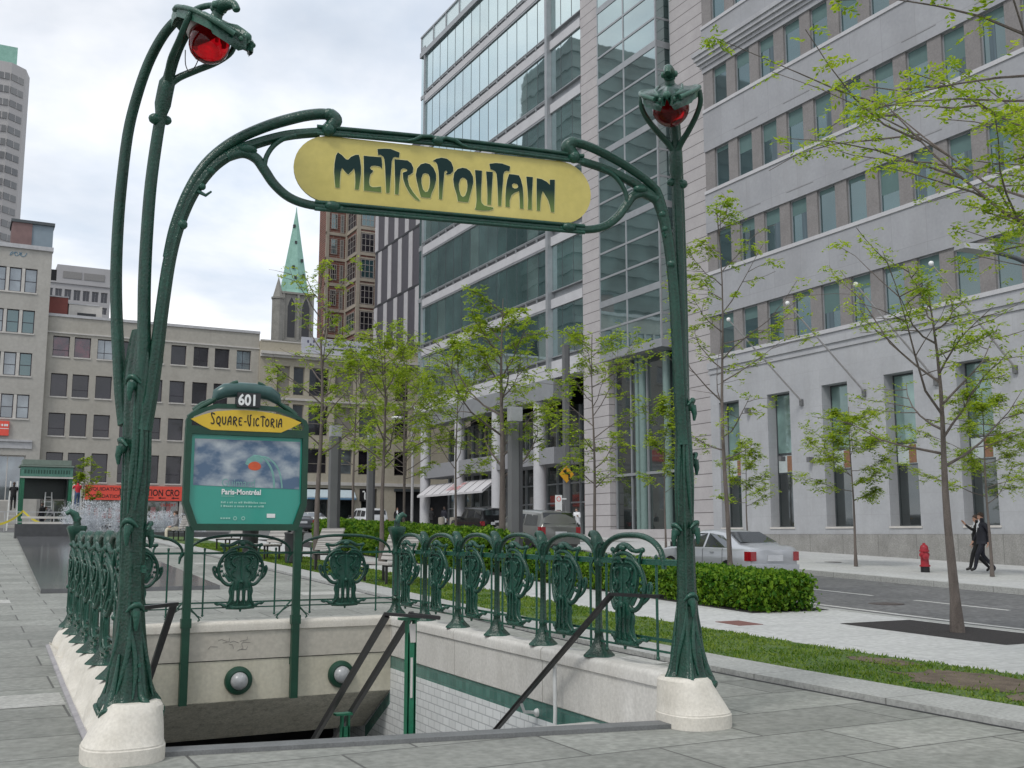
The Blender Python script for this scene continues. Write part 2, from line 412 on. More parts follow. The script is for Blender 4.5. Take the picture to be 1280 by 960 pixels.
def leaf_mat(name, c1, c2, scale=1.2, tr=.35):
    m = bpy.data.materials.new(name); m.use_nodes = True; nt = m.node_tree
    b = nt.nodes['Principled BSDF']; out = nt.nodes['Material Output']
    b.inputs['Roughness'].default_value = .5; b.inputs['Specular IOR Level'].default_value = .3
    geo = nd(nt, 'ShaderNodeNewGeometry')
    no = nd(nt, 'ShaderNodeTexNoise'); no.inputs['Scale'].default_value = scale; no.inputs['Detail'].default_value = 2
    nt.links.new(geo.outputs['Position'], no.inputs['Vector'])
    ad = nd(nt, 'ShaderNodeMath', operation='ADD'); ad.use_clamp = True
    ml = nd(nt, 'ShaderNodeMath', operation='MULTIPLY_ADD'); ml.inputs[1].default_value = .7; ml.inputs[2].default_value = -.35
    nt.links.new(geo.outputs['Random Per Island'], ml.inputs[0]); nt.links.new(ml.outputs[0], ad.inputs[0]); nt.links.new(no.outputs['Fac'], ad.inputs[1])
    rp = nd(nt, 'ShaderNodeValToRGB'); rp.color_ramp.elements[0].position = .2; rp.color_ramp.elements[1].position = .85
    rp.color_ramp.elements[0].color = (*c1, 1); rp.color_ramp.elements[1].color = (*c2, 1)
    nt.links.new(ad.outputs[0], rp.inputs['Fac']); nt.links.new(rp.outputs['Color'], b.inputs['Base Color'])
    t = nd(nt, 'ShaderNodeBsdfTranslucent'); nt.links.new(rp.outputs['Color'], t.inputs['Color'])
    mx = nd(nt, 'ShaderNodeMixShader'); mx.inputs[0].default_value = tr
    nt.links.new(b.outputs[0], mx.inputs[1]); nt.links.new(t.outputs[0], mx.inputs[2]); nt.links.new(mx.outputs[0], out.inputs['Surface'])
    MATS[name] = m
    return m
M['leaf'] = leaf_mat('honey_locust_leaf', (.17, .285, .010), (.46, .56, .045), tr=.5)
M['blade'] = leaf_mat('grass_blade', (.07, .16, .012), (.22, .30, .04), 1.5, .4)
M['leafdark'] = leaf_mat('hedge_leaf', (.035, .125, .007), (.21, .35, .025), 2.5, .4)
M['wood'] = joints(mat('weathered_bench_wood', (.30, .285, .265), .8, col2=(.40, .385, .36), scale=4, stretch=(1, .15, 1), fine=.2), [(2, .105, .02)], (.1, .095, .09), .008)
M['plastic'] = mat('dark_plastic', (.02, .021, .023), .45, var=.2)
M['tyre'] = mat('tyre_rubber', (.014, .014, .015), .8, var=.2)
M['rim'] = mat('wheel_rim', (.34, .34, .35), .35, metal=.7, var=.1)
M['carglass'] = glass_mat('car_glass', (.012, .014, .016), .16, .03, (.8, .85, .9), .4, 2)
M['tail'] = mat('tail_light_red', (.28, .008, .014), .15, var=.2, coat=.8)
M['plate'] = mat('licence_plate', (.55, .56, .58), .5, var=.1)
M['silver'] = mat('silver_car_paint', (.43, .445, .47), .28, metal=.35, var=.03, coat=.8, scale=2)
M['greyvan'] = mat('taupe_grey_car_paint', (.145, .148, .14), .3, metal=.35, var=.04, coat=.8, scale=2)
M['blackcar'] = mat('black_car_paint', (.005, .005, .006), .25, var=.05, coat=.25, scale=2, spec=.3)
M['whitecar'] = mat('white_car_paint', (.60, .62, .64), .3, var=.03, coat=.8, scale=2)
M['greycar'] = mat('blue_grey_car_paint', (.115, .12, .135), .3, metal=.3, var=.05, coat=.8, scale=2)
M['hydrant'] = mat('hydrant_red', (.34, .018, .03), .42, var=.2, scale=9, fine=.15)
M['skin'] = mat('skin', (.42, .24, .17), .55, var=.1, scale=15)
M['suit'] = mat('dark_navy_suit', (.011, .012, .02), .8, var=.25, scale=12)
M['suitblack'] = mat('black_suit', (.009, .009, .01), .8, var=.25, scale=12)
M['shirt'] = mat('white_shirt', (.66, .67, .69), .7, var=.06)
M['redshirt'] = mat('red_shirt', (.48, .022, .035), .8, var=.12, scale=9)
M['jeans'] = mat('blue_jeans', (.055, .09, .17), .85, var=.2, scale=12)
M['hair'] = mat('brown_hair', (.05, .03, .02), .7, var=.3, scale=30)
M['shoe'] = mat('black_shoe', (.012, .011, .011), .4, var=.2)
M['creamcloth'] = mat('cream_clothing', (.50, .46, .36), .8, var=.12, scale=9)
M['greycloth'] = mat('grey_clothing', (.20, .20, .21), .8, var=.15, scale=9)
M['bag'] = mat('black_bag', (.012, .012, .013), .5, var=.2)
M['hiyellow'] = mat('yellow_warning', (.62, .52, .04), .5, var=.1)
M['signorange'] = mat('yellow_warning_sign', (.60, .30, .01), .5, var=.05)
M['awning'] = mat('pale_awning_cloth', (.50, .49, .50), .8, var=.06, scale=3)
M['foam'] = leaf_mat('white_water', (.42, .44, .47), (.8, .83, .87), 3, .5)
M['postgrey'] = mat('grey_lamp_pole', (.12, .122, .125), .5, var=.08, scale=2)
M['bollard'] = mat('stone_bollard', (.24, .22, .185), .8, var=.12)
M['pinktext'] = mat('faded_red_print', (.55, .25, .25), .7, var=.1)

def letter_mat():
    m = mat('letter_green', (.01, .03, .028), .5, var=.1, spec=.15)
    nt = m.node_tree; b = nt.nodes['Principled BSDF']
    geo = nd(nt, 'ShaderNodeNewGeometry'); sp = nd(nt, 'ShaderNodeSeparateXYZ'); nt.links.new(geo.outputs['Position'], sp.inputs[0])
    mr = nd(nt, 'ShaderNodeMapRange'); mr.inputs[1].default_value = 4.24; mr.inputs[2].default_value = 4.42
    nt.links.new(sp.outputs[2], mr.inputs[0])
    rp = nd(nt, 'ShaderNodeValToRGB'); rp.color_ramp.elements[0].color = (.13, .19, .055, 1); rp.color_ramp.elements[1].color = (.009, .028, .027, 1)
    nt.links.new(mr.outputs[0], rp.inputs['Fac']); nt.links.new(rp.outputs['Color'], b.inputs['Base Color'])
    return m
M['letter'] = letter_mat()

def cloud_poster():
    m = mat('poster_cloud_print', (.05, .10, .17), .3, coat=.3)
    nt = m.node_tree; b = nt.nodes['Principled BSDF']
    tc = nd(nt, 'ShaderNodeTexCoord'); mp = nd(nt, 'ShaderNodeMapping'); mp.inputs['Scale'].default_value = (1.7, 1, 2.6)
    nt.links.new(tc.outputs['Object'], mp.inputs['Vector'])
    no = nd(nt, 'ShaderNodeTexNoise'); no.inputs['Scale'].default_value = 1.6; no.inputs['Detail'].default_value = 5
    nt.links.new(mp.outputs[0], no.inputs['Vector'])
    rp = nd(nt, 'ShaderNodeValToRGB'); rp.color_ramp.elements[0].position = .42; rp.color_ramp.elements[1].position = .68
    rp.color_ramp.elements[0].color = (.06, .115, .20, 1); rp.color_ramp.elements[1].color = (.46, .50, .52, 1)
    nt.links.new(no.outputs['Fac'], rp.inputs['Fac']); nt.links.new(rp.outputs['Color'], b.inputs['Base Color'])
    return m
M['cloudprint'] = cloud_poster()

# ------------------------------------------------------------------ text helper (built-in font -> mesh polygons)
def text_mesh(txt, size, fn, offset=0., align='LEFT', sx=1., depth=0.):
    cu = bpy.data.curves.new('lettering', 'FONT'); cu.body = txt; cu.size = size; cu.align_x = align
    cu.offset = offset; cu.fill_mode = 'FRONT' if False else 'BOTH'; cu.resolution_u = 3
    o = bpy.data.objects.new('lettering', cu); COL.objects.link(o)
    dg = bpy.context.evaluated_depsgraph_get(); dg.update()
    me = bpy.data.meshes.new_from_object(o.evaluated_get(dg))
    mb = MB()
    mb.add([fn(v.co.x * sx, v.co.y, depth) for v in me.vertices], [tuple(p.vertices) for p in me.polygons])
    bpy.data.objects.remove(o); bpy.data.curves.remove(cu); bpy.data.meshes.remove(me)
    return mb
# ================================================================== GROUND
PIT = (1.12, 5.98, 17.5)                     # stair pit: x range, far end
def front(x): return 8.06 - .196 * (x - 1.3)  # the top step runs slightly askew
def ys(a, b, step):
    n = max(1, int(math.ceil((b - a) / step)))
    return [a + (b - a) * i / n for i in range(n + 1)]

def sheet(mb, x0, x1, y0, y1, dz, step=1.5):
    Y = ys(y0, y1, step)
    vs = []; fs = []
    for i, y in enumerate(Y):
        vs += [(x0, y, g(y) + dz), (x1, y, g(y) + dz)]
        if i: fs.append((2*i-2, 2*i-1, 2*i+1, 2*i))
    mb.add(vs, fs)

def sweep(mb, x0, x1, y0, y1, zt, zb, step=1.5):
    Y = ys(y0, y1, step)
    mb.loft([[(x0, y, g(y)+zb), (x1, y, g(y)+zb), (x1, y, g(y)+zt), (x0, y, g(y)+zt)] for y in Y])

def strip_front(mb, x0, x1, y0, dz):
    n = 6
    for i in range(n):
        a = x0 + (x1-x0)*i/n; b = x0 + (x1-x0)*(i+1)/n
        for j in range(12):
            fa = lambda x, k: y0 + (front(x) - y0) * k / 12
            P = [(a, fa(a, j)), (b, fa(b, j)), (b, fa(b, j+1)), (a, fa(a, j+1))]
            mb.add([(p[0], p[1], g(p[1]) + dz) for p in P], [(0, 1, 2, 3)])

mb = MB()
sheet(mb, -400, PIT[0], -100, 620, -.12, 4); sheet(mb, PIT[1], 420, -100, 620, -.12, 4)
sheet(mb, PIT[0], PIT[1], -100, 7.0, -.12, 4); sheet(mb, PIT[0], PIT[1], PIT[2], 620, -.12, 4)
tag(mb.build('road', M['asphalt'], rec=False), kind='structure')

mb = MB()
sheet(mb, -90, PIT[0], -60, 66, 0); sheet(mb, PIT[1], 7.62, -60, 66, 0); sheet(mb, PIT[0], PIT[1], 14.72, 66, 0); sheet(mb, 5.69, PIT[1], 7.0, 14.8, 0); sheet(mb, 1.08, 1.27, 10.6, 14.8, 0, .5)
strip_front(mb, PIT[0], PIT[1], -60, 0)
tag(mb.build('plaza_paving', M['granite'], rec=False), kind='structure')
mb = MB()
for y0 in (10.45, 20.9, 31.6, 42.):
    sheet(mb, -60, 1.0, y0, y0 + .72, .004)
    sheet(mb, 6.3, 7.6, y0, y0 + .72, .004)
tag(mb.build('paving_bands', M['granite_band'], rec=False), kind='structure')

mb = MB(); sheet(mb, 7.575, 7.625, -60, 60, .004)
tag(mb.build('kerb_shade_line', M['louvre'], rec=False), kind='structure')  # dark strip painted in for the shade at the foot of the kerb
mb = MB(); sweep(mb, 7.62, 8.32, -60, 60, .06, -.1)
tag(mb.build('granite_kerb', M['granite_kerb'], loc=(7.97, 0, 0)), kind='structure')
mb = MB(); sheet(mb, 8.32, 10.16, -60, 60, .05)
tag(mb.build('lawn_strip', M['grass'], rec=False), kind='structure')
mb = MB()
rng = random.Random(3)
def patch(cx, cy, rx, ry, dz):
    n = 22; c = (cx, cy, g(cy) + dz)
    ring = []
    for i in range(n):
        a = 2*PI*i/n; q = .75 + .4*rng.random()
        y = cy + ry*q*math.sin(a); ring.append((min(10.1, cx + rx*q*math.cos(a)), y, g(y) + dz))
    mb.add([c] + ring, [(0, 1 + i, 1 + (i+1) % n) for i in range(n)])
patch(9.35, 7.6, .6, .95, .056); patch(9.75, 9.2, .25, .5, .056); patch(8.9, 6.3, .35, .5, .056)
tag(mb.build('bare_soil', M['soil'], rec=False), kind='structure')
mb = MB(); sheet(mb, 10.16, 14.42, -60, 60, .03)
tag(mb.build('path', M['sidewalk'], rec=False), kind='structure')
mb = MB(); sweep(mb, 14.42, 14.62, -60, 60, .034, -.13)
tag(mb.build('near_kerb', M['granite_kerb']), kind='structure')
mb = MB()
sheet(mb, 12.72, 14.3, 9.85, 12.9, .036); sheet(mb, 12.5, 14.3, 14.75, 50, .036)
tag(mb.build('planting_soil', M['mulch'], rec=False), kind='structure')
mb = MB()
sheet(mb, 23.1, 34.6, -60, 45.5, .02); sheet(mb, 31.4, 40, 45.5, 81.0, .02)
tag(mb.build('pavement', M['sidewalk'], rec=False), kind='structure')
mb = MB(); sweep(mb, 22.9, 23.1, -60, 45.5, .024, -.13); sweep(mb, 31.2, 31.4, 45.5, 81.0, .024, -.13)
sweep(mb, 22.9, 31.4, 45.5, 45.7, .024, -.13)
tag(mb.build('far_kerb', M['granite_kerb']), kind='structure')
mb = MB()
for y in (14.6, 18.2, 23.0, 28, 33, 38):
    sheet(mb, 18.95, 19.08, y, y + 2.4, -.116)
sheet(mb, 16.05, 16.2, -60, 17.6, -.116)
tag(mb.build('road_markings', M['paint'], rec=False), kind='structure')

def blades(name, n, x0, x1, y0, y1, seed):
    r = random.Random(seed); mb = MB()
    for i in range(n):
        x = r.uniform(x0, x1); y = y0 + (y1 - y0) * r.random() ** 1.4
        if ((x-9.35)/.6)**2 + ((y-7.6)/.95)**2 < .7 and r.random() < .93: continue
        if noise.noise((x*1.1, y*1.1, 3)) < -.25 and r.random() < .7: continue
        nn_ = noise.noise((x*2.6, y*2.6, 9)); a = r.uniform(0, PI); h = r.uniform(.012, .036)*(1.15 + 1.1*nn_); w = .006 + .0008 * y
        dx = math.cos(a)*w; dy = math.sin(a)*w; z = g(y) + .048
        lx = r.uniform(-.03, .03); ly = r.uniform(-.03, .03)
        mb.add([(x-dx, y-dy, z), (x+dx, y+dy, z), (x+lx, y+ly, z+h)], [(0, 1, 2)])
    return tag(mb.build(name, M['blade'], rec=False), 'short bright green grass with bare worn spots along the granite kerb', 'grass', kind='stuff')
blades('grass', 42000, 8.34, 10.2, 3.5, 45, 11)

# manhole covers, thin metal discs lying in the paving
def manhole(x, y, r, dz, label, sx=1.):
    mb = MB(); n = 20
    mb.loft([[(x + r*sx*math.cos(2*PI*i/n)*q, y + r*math.sin(2*PI*i/n)*q, g(y)+dz+h) for i in range(n)] for q, h in ((1, -.01), (1, .006), (.9, .009))])
    o = mb.build('manhole_cover', mat('rusty_iron', (.075, .062, .058), .7, var=.3, scale=12, bump=.4, bscale=40), loc=(x, y, g(y)+dz))
    return tag(o, label, 'manhole cover')
manhole(17.7, 16.6, .38, -.12, 'round iron manhole cover in the middle of the asphalt road')
manhole(27.3, 27.9, .3, .02, 'small iron cover in the far pavement beside the street tree')
mb = MB(); y = 13.4
mb.loft([[(11.2+dx*q, 13.55+dy*q, g(13.55+dy)+.03+h) for dx, dy in ((-.24,-.3),(.24,-.3),(.24,.3),(-.24,.3))] for q, h in ((1, 0), (1, .006), (.94, .008))])
tag(mb.build('access_cover', mat('red_brown_iron', (.17, .075, .065), .7, var=.25, scale=10), loc=(11.2, 13.55, g(13.5))), 'rectangular rusty red access cover in the concrete path near the hedge', 'access cover')

# ================================================================== WORLD, SUN, CAMERA
w = bpy.data.worlds.new('World'); sc.world = w; w.use_nodes = True; nt = w.node_tree
bg = nt.nodes['Background']
SUN_EL, SUN_AZ = math.radians(52), math.radians(-118)     # from behind the left shoulder
sky = nd(nt, 'ShaderNodeTexSky', sky_type='NISHITA'); sky.sun_disc = False
sky.sun_elevation = SUN_EL; sky.sun_rotation = SUN_AZ; sky.air_density = 1.2; sky.dust_density = 2.5
tc = nd(nt, 'ShaderNodeTexCoord'); sp = nd(nt, 'ShaderNodeSeparateXYZ'); nt.links.new(tc.outputs['Generated'], sp.inputs[0])
zz = nd(nt, 'ShaderNodeMath', operation='MAXIMUM'); zz.inputs[1].default_value = .02; nt.links.new(sp.outputs[2], zz.inputs[0])
za = nd(nt, 'ShaderNodeMath', operation='ADD'); za.inputs[1].default_value = .22; nt.links.new(zz.outputs[0], za.inputs[0])
dx = nd(nt, 'ShaderNodeMath', operation='DIVIDE'); nt.links.new(sp.outputs[0], dx.inputs[0]); nt.links.new(za.outputs[0], dx.inputs[1])
dy = nd(nt, 'ShaderNodeMath', operation='DIVIDE'); nt.links.new(sp.outputs[1], dy.inputs[0]); nt.links.new(za.outputs[0], dy.inputs[1])
cb = nd(nt, 'ShaderNodeCombineXYZ'); nt.links.new(dx.outputs[0], cb.inputs[0]); nt.links.new(dy.outputs[0], cb.inputs[1])
n1 = nd(nt, 'ShaderNodeTexNoise'); n1.inputs['Scale'].default_value = 1.15; n1.inputs['Detail'].default_value = 7; n1.inputs['Roughness'].default_value = .55
n1.inputs['Distortion'].default_value = .25
nt.links.new(cb.outputs[0], n1.inputs['Vector'])
cov = nd(nt, 'ShaderNodeValToRGB'); cov.color_ramp.elements[0].position = .30; cov.color_ramp.elements[1].position = .56
nt.links.new(n1.outputs['Fac'], cov.inputs['Fac'])
n2 = nd(nt, 'ShaderNodeTexNoise'); n2.inputs['Scale'].default_value = 1.9; n2.inputs['Detail'].default_value = 6; n2.inputs['Roughness'].default_value = .5
mp = nd(nt, 'ShaderNodeMapping'); mp.inputs['Location'].default_value = (3.3, 1.7, 0); nt.links.new(cb.outputs[0], mp.inputs['Vector']); nt.links.new(mp.outputs[0], n2.inputs['Vector'])
shade = nd(nt, 'ShaderNodeValToRGB'); shade.color_ramp.elements[0].position = .34; shade.color_ramp.elements[1].position = .62
shade.color_ramp.elements[0].color = (6.6, 7.1, 7.9, 1); shade.color_ramp.elements[1].color = (12, 12, 12.2, 1)
nt.links.new(n2.outputs['Fac'], shade.inputs['Fac'])
# brighter cloud towards the horizon
hz = nd(nt, 'ShaderNodeMapRange'); hz.inputs[1].default_value = .45; hz.inputs[2].default_value = .05; hz.inputs[3].default_value = 0; hz.inputs[4].default_value = .55
nt.links.new(sp.outputs[2], hz.inputs[0])
hm = nd(nt, 'ShaderNodeMix', data_type='RGBA'); nt.links.new(hz.outputs[0], hm.inputs[0]); nt.links.new(shade.outputs['Color'], hm.inputs[6]); hm.inputs[7].default_value = (12.2, 12.2, 12.4, 1)
blue = nd(nt, 'ShaderNodeMix', data_type='RGBA'); blue.inputs[0].default_value = .72
nt.links.new(sky.outputs[0], blue.inputs[6]); blue.inputs[7].default_value = (6.2, 7.5, 9.2, 1)
mx = nd(nt, 'ShaderNodeMix', data_type='RGBA'); nt.links.new(cov.outputs['Color'], mx.inputs[0]); nt.links.new(blue.outputs[2], mx.inputs[6]); nt.links.new(hm.outputs[2], mx.inputs[7])
nt.links.new(mx.outputs[2], bg.inputs['Color']); bg.inputs['Strength'].default_value = .1

sd = bpy.data.lights.new('sun', 'SUN'); sd.energy = 1.5; sd.angle = math.radians(14); sd.color = (1, .965, .91)
so = bpy.data.objects.new('sun', sd); COL.objects.link(so)
sdir = Vector((math.sin(SUN_AZ)*math.cos(SUN_EL), math.cos(SUN_AZ)*math.cos(SUN_EL), math.sin(SUN_EL)))
so.rotation_euler = sdir.to_track_quat('Z', 'Y').to_euler()
so.location = (-20, -20, 60)

cd = bpy.data.cameras.new('camera'); cam = bpy.data.objects.new('camera', cd); COL.objects.link(cam)
cd.sensor_width = 36; cd.sensor_fit = 'HORIZONTAL'; cd.lens = 36 * 1320 / 1280; cd.clip_end = 3000; cd.clip_start = .1
cam.location = (0, 0, 1.55); cam.rotation_euler = (PI/2 + math.radians(8.1058), 0, -math.radians(27.6997))
sc.camera = cam
sc.render.resolution_x = 1024; sc.render.resolution_y = 768
sc.view_settings.view_transform = 'Standard'; sc.view_settings.look = 'None'; sc.view_settings.exposure = .1; sc.view_settings.gamma = 1
sc.render.engine = 'CYCLES'
# letter outlines of the sign in metres (along the sign, height)
GLYPHS = [[[(1.35,4.554),(1.384,4.533),(1.414,4.504),(1.433,4.501),(1.456,4.528),(1.49,4.547),(1.517,4.552),(1.526,4.522),(1.536,4.457),(1.537,4.395),(1.53,4.324),(1.523,4.264),(1.492,4.263),(1.495,4.32),(1.491,4.39),(1.482,4.438),(1.467,4.414),(1.436,4.38),(1.408,4.404),(1.387,4.432),(1.376,4.396),(1.372,4.334),(1.371,4.264),(1.338,4.263),(1.331,4.322),(1.325,4.391),(1.327,4.461),(1.336,4.524)]],[[(1.556,4.548),(1.609,4.548),(1.699,4.551),(1.705,4.501),(1.705,4.457),(1.688,4.473),(1.653,4.476),(1.619,4.47),(1.609,4.451),(1.62,4.437),(1.635,4.433),(1.629,4.418),(1.612,4.398),(1.606,4.367),(1.603,4.331),(1.61,4.304),(1.631,4.294),(1.665,4.298),(1.699,4.307),(1.702,4.26),(1.64,4.26),(1.564,4.261),(1.564,4.327),(1.561,4.415),(1.559,4.486)]],[[(1.666,4.615),(1.72,4.625),(1.772,4.628),(1.846,4.606),(1.842,4.562),(1.812,4.566),(1.794,4.557),(1.784,4.527),(1.781,4.474),(1.776,4.384),(1.769,4.261),(1.743,4.259),(1.737,4.362),(1.731,4.468),(1.723,4.539),(1.712,4.56),(1.69,4.571),(1.673,4.567)]],[[(1.805,4.546),(1.86,4.546),(1.912,4.546),(1.943,4.526),(1.961,4.488),(1.956,4.447),(1.931,4.427),(1.918,4.421),(1.916,4.389),(1.928,4.337),(1.96,4.287),(1.995,4.246),(2.017,4.225),(2.013,4.216),(1.978,4.231),(1.933,4.275),(1.898,4.334),(1.88,4.386),(1.875,4.439),(1.892,4.448),(1.909,4.456),(1.912,4.468),(1.896,4.477),(1.874,4.476),(1.859,4.462),(1.853,4.41),(1.847,4.338),(1.843,4.256),(1.814,4.255),(1.815,4.335),(1.811,4.423),(1.808,4.494)]],[[(2.062,4.541),(2.097,4.534),(2.128,4.505),(2.149,4.458),(2.15,4.404),(2.135,4.34),(2.113,4.288),(2.105,4.252),(2.065,4.25),(2.026,4.253),(2.012,4.301),(1.992,4.379),(1.982,4.432),(1.992,4.487),(2.022,4.526)],[(2.063,4.456),(2.041,4.447),(2.028,4.41),(2.029,4.365),(2.042,4.317),(2.063,4.295),(2.082,4.303),(2.095,4.336),(2.101,4.381),(2.098,4.426),(2.085,4.451)]],[[(2.122,4.565),(2.15,4.586),(2.194,4.6),(2.239,4.596),(2.275,4.571),(2.293,4.527),(2.292,4.495),(2.271,4.47),(2.24,4.46),(2.231,4.466),(2.244,4.481),(2.24,4.493),(2.226,4.493),(2.218,4.478),(2.214,4.419),(2.207,4.338),(2.202,4.249),(2.177,4.249),(2.176,4.335),(2.174,4.433),(2.17,4.487),(2.159,4.54),(2.146,4.559)]],[[(2.369,4.533),(2.405,4.53),(2.437,4.51),(2.46,4.467),(2.463,4.417),(2.451,4.362),(2.434,4.296),(2.422,4.246),(2.38,4.244),(2.335,4.246),(2.326,4.295),(2.303,4.365),(2.294,4.427),(2.302,4.483),(2.329,4.517)],[(2.37,4.449),(2.352,4.433),(2.34,4.391),(2.343,4.347),(2.357,4.298),(2.375,4.284),(2.395,4.297),(2.411,4.34),(2.415,4.385),(2.41,4.43),(2.392,4.448)]],[[(2.478,4.525),(2.537,4.525),(2.535,4.452),(2.53,4.351),(2.529,4.278),(2.534,4.252),(2.556,4.231),(2.593,4.223),(2.634,4.22),(2.634,4.207),(2.602,4.192),(2.547,4.185),(2.493,4.186),(2.479,4.191),(2.488,4.216),(2.493,4.266),(2.49,4.347),(2.485,4.438)]],[[(2.573,4.522),(2.63,4.524),(2.627,4.461),(2.621,4.36),(2.615,4.241),(2.584,4.24),(2.585,4.329),(2.581,4.429)]],[[(2.601,4.591),(2.656,4.604),(2.711,4.605),(2.78,4.587),(2.774,4.545),(2.748,4.547),(2.73,4.536),(2.72,4.507),(2.719,4.461),(2.709,4.35),(2.702,4.24),(2.678,4.238),(2.675,4.329),(2.67,4.438),(2.663,4.511),(2.651,4.532),(2.628,4.542),(2.61,4.546)]],[[(2.771,4.52),(2.813,4.521),(2.857,4.517),(2.873,4.486),(2.889,4.423),(2.895,4.35),(2.896,4.233),(2.866,4.233),(2.864,4.31),(2.859,4.383),(2.822,4.366),(2.792,4.34),(2.776,4.293),(2.776,4.236),(2.741,4.238),(2.741,4.335),(2.746,4.409),(2.757,4.474)],[(2.813,4.446),(2.796,4.432),(2.799,4.409),(2.817,4.399),(2.841,4.404),(2.852,4.419),(2.843,4.441)]],[[(2.922,4.514),(2.979,4.515),(2.976,4.45),(2.969,4.339),(2.969,4.233),(2.935,4.232),(2.938,4.317),(2.932,4.409)]],[[(3.014,4.509),(3.056,4.506),(3.103,4.486),(3.131,4.461),(3.13,4.507),(3.174,4.512),(3.172,4.414),(3.169,4.321),(3.166,4.228),(3.138,4.23),(3.13,4.28),(3.112,4.334),(3.084,4.377),(3.067,4.403),(3.054,4.365),(3.046,4.309),(3.041,4.23),(3.014,4.23),(3.013,4.306),(3.013,4.398)]]]
# ================================================================== STAIR PIT
CT = .40                                                    # top of the stone coping
def XL(y): return 1.22 + .028 * (y - 8)                     # axis of the left balustrade
def XR(y): return 5.50 + .037 * (y - 7.3)                   # axis of the right balustrade
YB = 14.62                                                  # axis of the back balustrade
YA = 14.50                                                  # stair-side face of the back wall

def round_profile(w_in, w_out, zb_in, zb_out, r=.05):
    """coping section: list of (offset, z); negative offset = stair side"""
    p = [(-w_in + .01, zb_in), (-w_in + .01, CT - .14), (-w_in - .012, CT - .125), (-w_in - .012, CT - .05)]
    for k in range(1, 5):
        a = PI/2 * k / 4
        p.append((-w_in - .012 + r*(1-math.cos(a)), CT - .05 + .05*math.sin(a)))
    for k in range(0, 5):
        a = PI/2 * k / 4
        p.append((w_out - r + r*math.sin(a), CT - .05 + .05*math.cos(a)))
    p += [(w_out, zb_out), (w_out - .12, zb_out)]
    return p

# right wall: stone coping, green tile strip, white tiled wall
wr = thing('stair_wall', 'white tiled stair wall with a pale stone coping under the right-hand balustrade', 'stair wall', (XR(11), 11, 0))
mb = MB(); rings = []
for y in ys(7.25, 14.78, .4):
    rings.append([(XR(y) + o, y, z) for o, z in round_profile(.13, .17, -.15, -.25)])
mb.loft(rings); mb.build('coping', M['concrete'], wr, smooth=40, world=True)
mb = MB(); mb.loft([[(XR(y)-.1, y, -.15), (XR(y)+.1, y, -.15), (XR(y)+.1, y, -.335), (XR(y)-.1, y, -.335)] for y in (7.2, 17.4)])
mb.build('green_tile_strip', M['greentile'], wr, world=True)
mb = MB(); mb.loft([[(XR(y)-.105, y, -.335), (XR(y)+.1, y, -.335), (XR(y)+.1, y, -5.4), (XR(y)-.105, y, -5.4)] for y in (7.2, 17.4)])
mb.build('white_tiles', M['whitetile'], wr, world=True)
mb = MB(); mb.loft([[(XR(y)-.108, y, z+.17) , (XR(y)-.1, y, z+.17), (XR(y)-.1, y, z), (XR(y)-.108, y, z)] for y, z in ((14.52, -.83), (15.1, -1.17), (15.62, -1.48))])
mb.build('green_edge_tiles', M['greentile'], wr, world=True)

# left wall with its scalloped outer face
wl = thing('stair_wall', 'pale stone stair wall with a scalloped outer face under the left-hand balustrade', 'stair wall', (XL(11), 11, 0))
def scal(y):
    t = ((y - 8.2) / 1.07) % 1.0
    return .1 * abs(math.sin(PI * (t))) ** .6
mb = MB(); rings = []
for y in ys(8.0, 14.78, .07):
    s = .095 - scal(y)
    x = XL(y)
    rings.append([(x + .19, y, -.2), (x + .19, y, CT - .05), (x + .17, y, CT - .012), (x + .13, y, CT), (x - .06 - s*.25, y, CT - .004), (x - .105 - s*.55, y, CT - .05), (x - .125 - s*.9, y, CT - .13),
                  (x - .15 - s, y, CT - .24), (x - .19 - s*.6, y, .075 + g(y)*.8), (x - .235, y, .05 + g(y)), (x - .235, y, -.2)])
mb.loft(rings); mb.build('coping', M['pedestal'], wl, smooth=50, world=True)
mb = MB(); mb.loft([[(XL(y)-.275, y, -.2), (XL(y)-.235, y, -.2), (XL(y)-.235, y, .03 + g(y)), (XL(y)-.275, y, .018 + g(y))] for y in ys(8.2, 14.8, .6)])
mb.build('foot_strip', mat('weathered_foot_strip', (.30, .29, .30), .8, var=.2, scale=6), wl, world=True)
mb = MB(); mb.loft([[(XL(y)+.12, y, -.2), (XL(y)+.185, y, -.2), (XL(y)+.185, y, -5.4), (XL(y)+.12, y, -5.4)] for y in (7.9, 17.4)])
mb.build('white_tiles', M['whitetile'], wl, world=True)

# back wall: coping, two bands, sloping soffit over the stairs
wb = thing('stair_wall', 'cream concrete back wall of the stair opening with two dome lamps and a streaky soffit', 'stair wall', (3.5, YB, 0))
mb = MB(); xs = ys(1.35, 5.72, .4)
mb.loft([[(x, YB + o, z) for o, z in round_profile(.13, .17, .26, 0.)] for x in xs]); mb.build('coping', M['pedestal'], wb, smooth=40, world=True)
def vj(mb, x0, x1, y0, y1, z0, z1): mb.box(x0, x1, y0, y1, z0, z1)
mb = MB(); mb.box(1.3, 5.66, YA, YA + .3, -.10, .262); mb.build('upper_band', mat('grey_cream_concrete', (.43, .40, .345), .75, col2=(.50, .475, .41), scale=1.5, bump=.1, bscale=70, fine=.08), wb, world=True)
mb = MB(); mb.box(1.3, 5.66, YA + .012, YA + .3, -.635, -.113); mb.build('lower_band', M['bandwall'], wb, world=True)
mb = MB(); mb.box(1.3, 5.66, YA + .03, YA + .2, -.116, -.098); mb.build('shadow_gap', M['louvre'], wb, world=True)
mb = MB(); mb.loft([[(x, YA + .012, -.64), (x, 15.62, -1.30), (x, 15.7, -1.30), (x, 15.7, -.5), (x, YA + .3, -.5)] for x in (1.3, 5.66)])
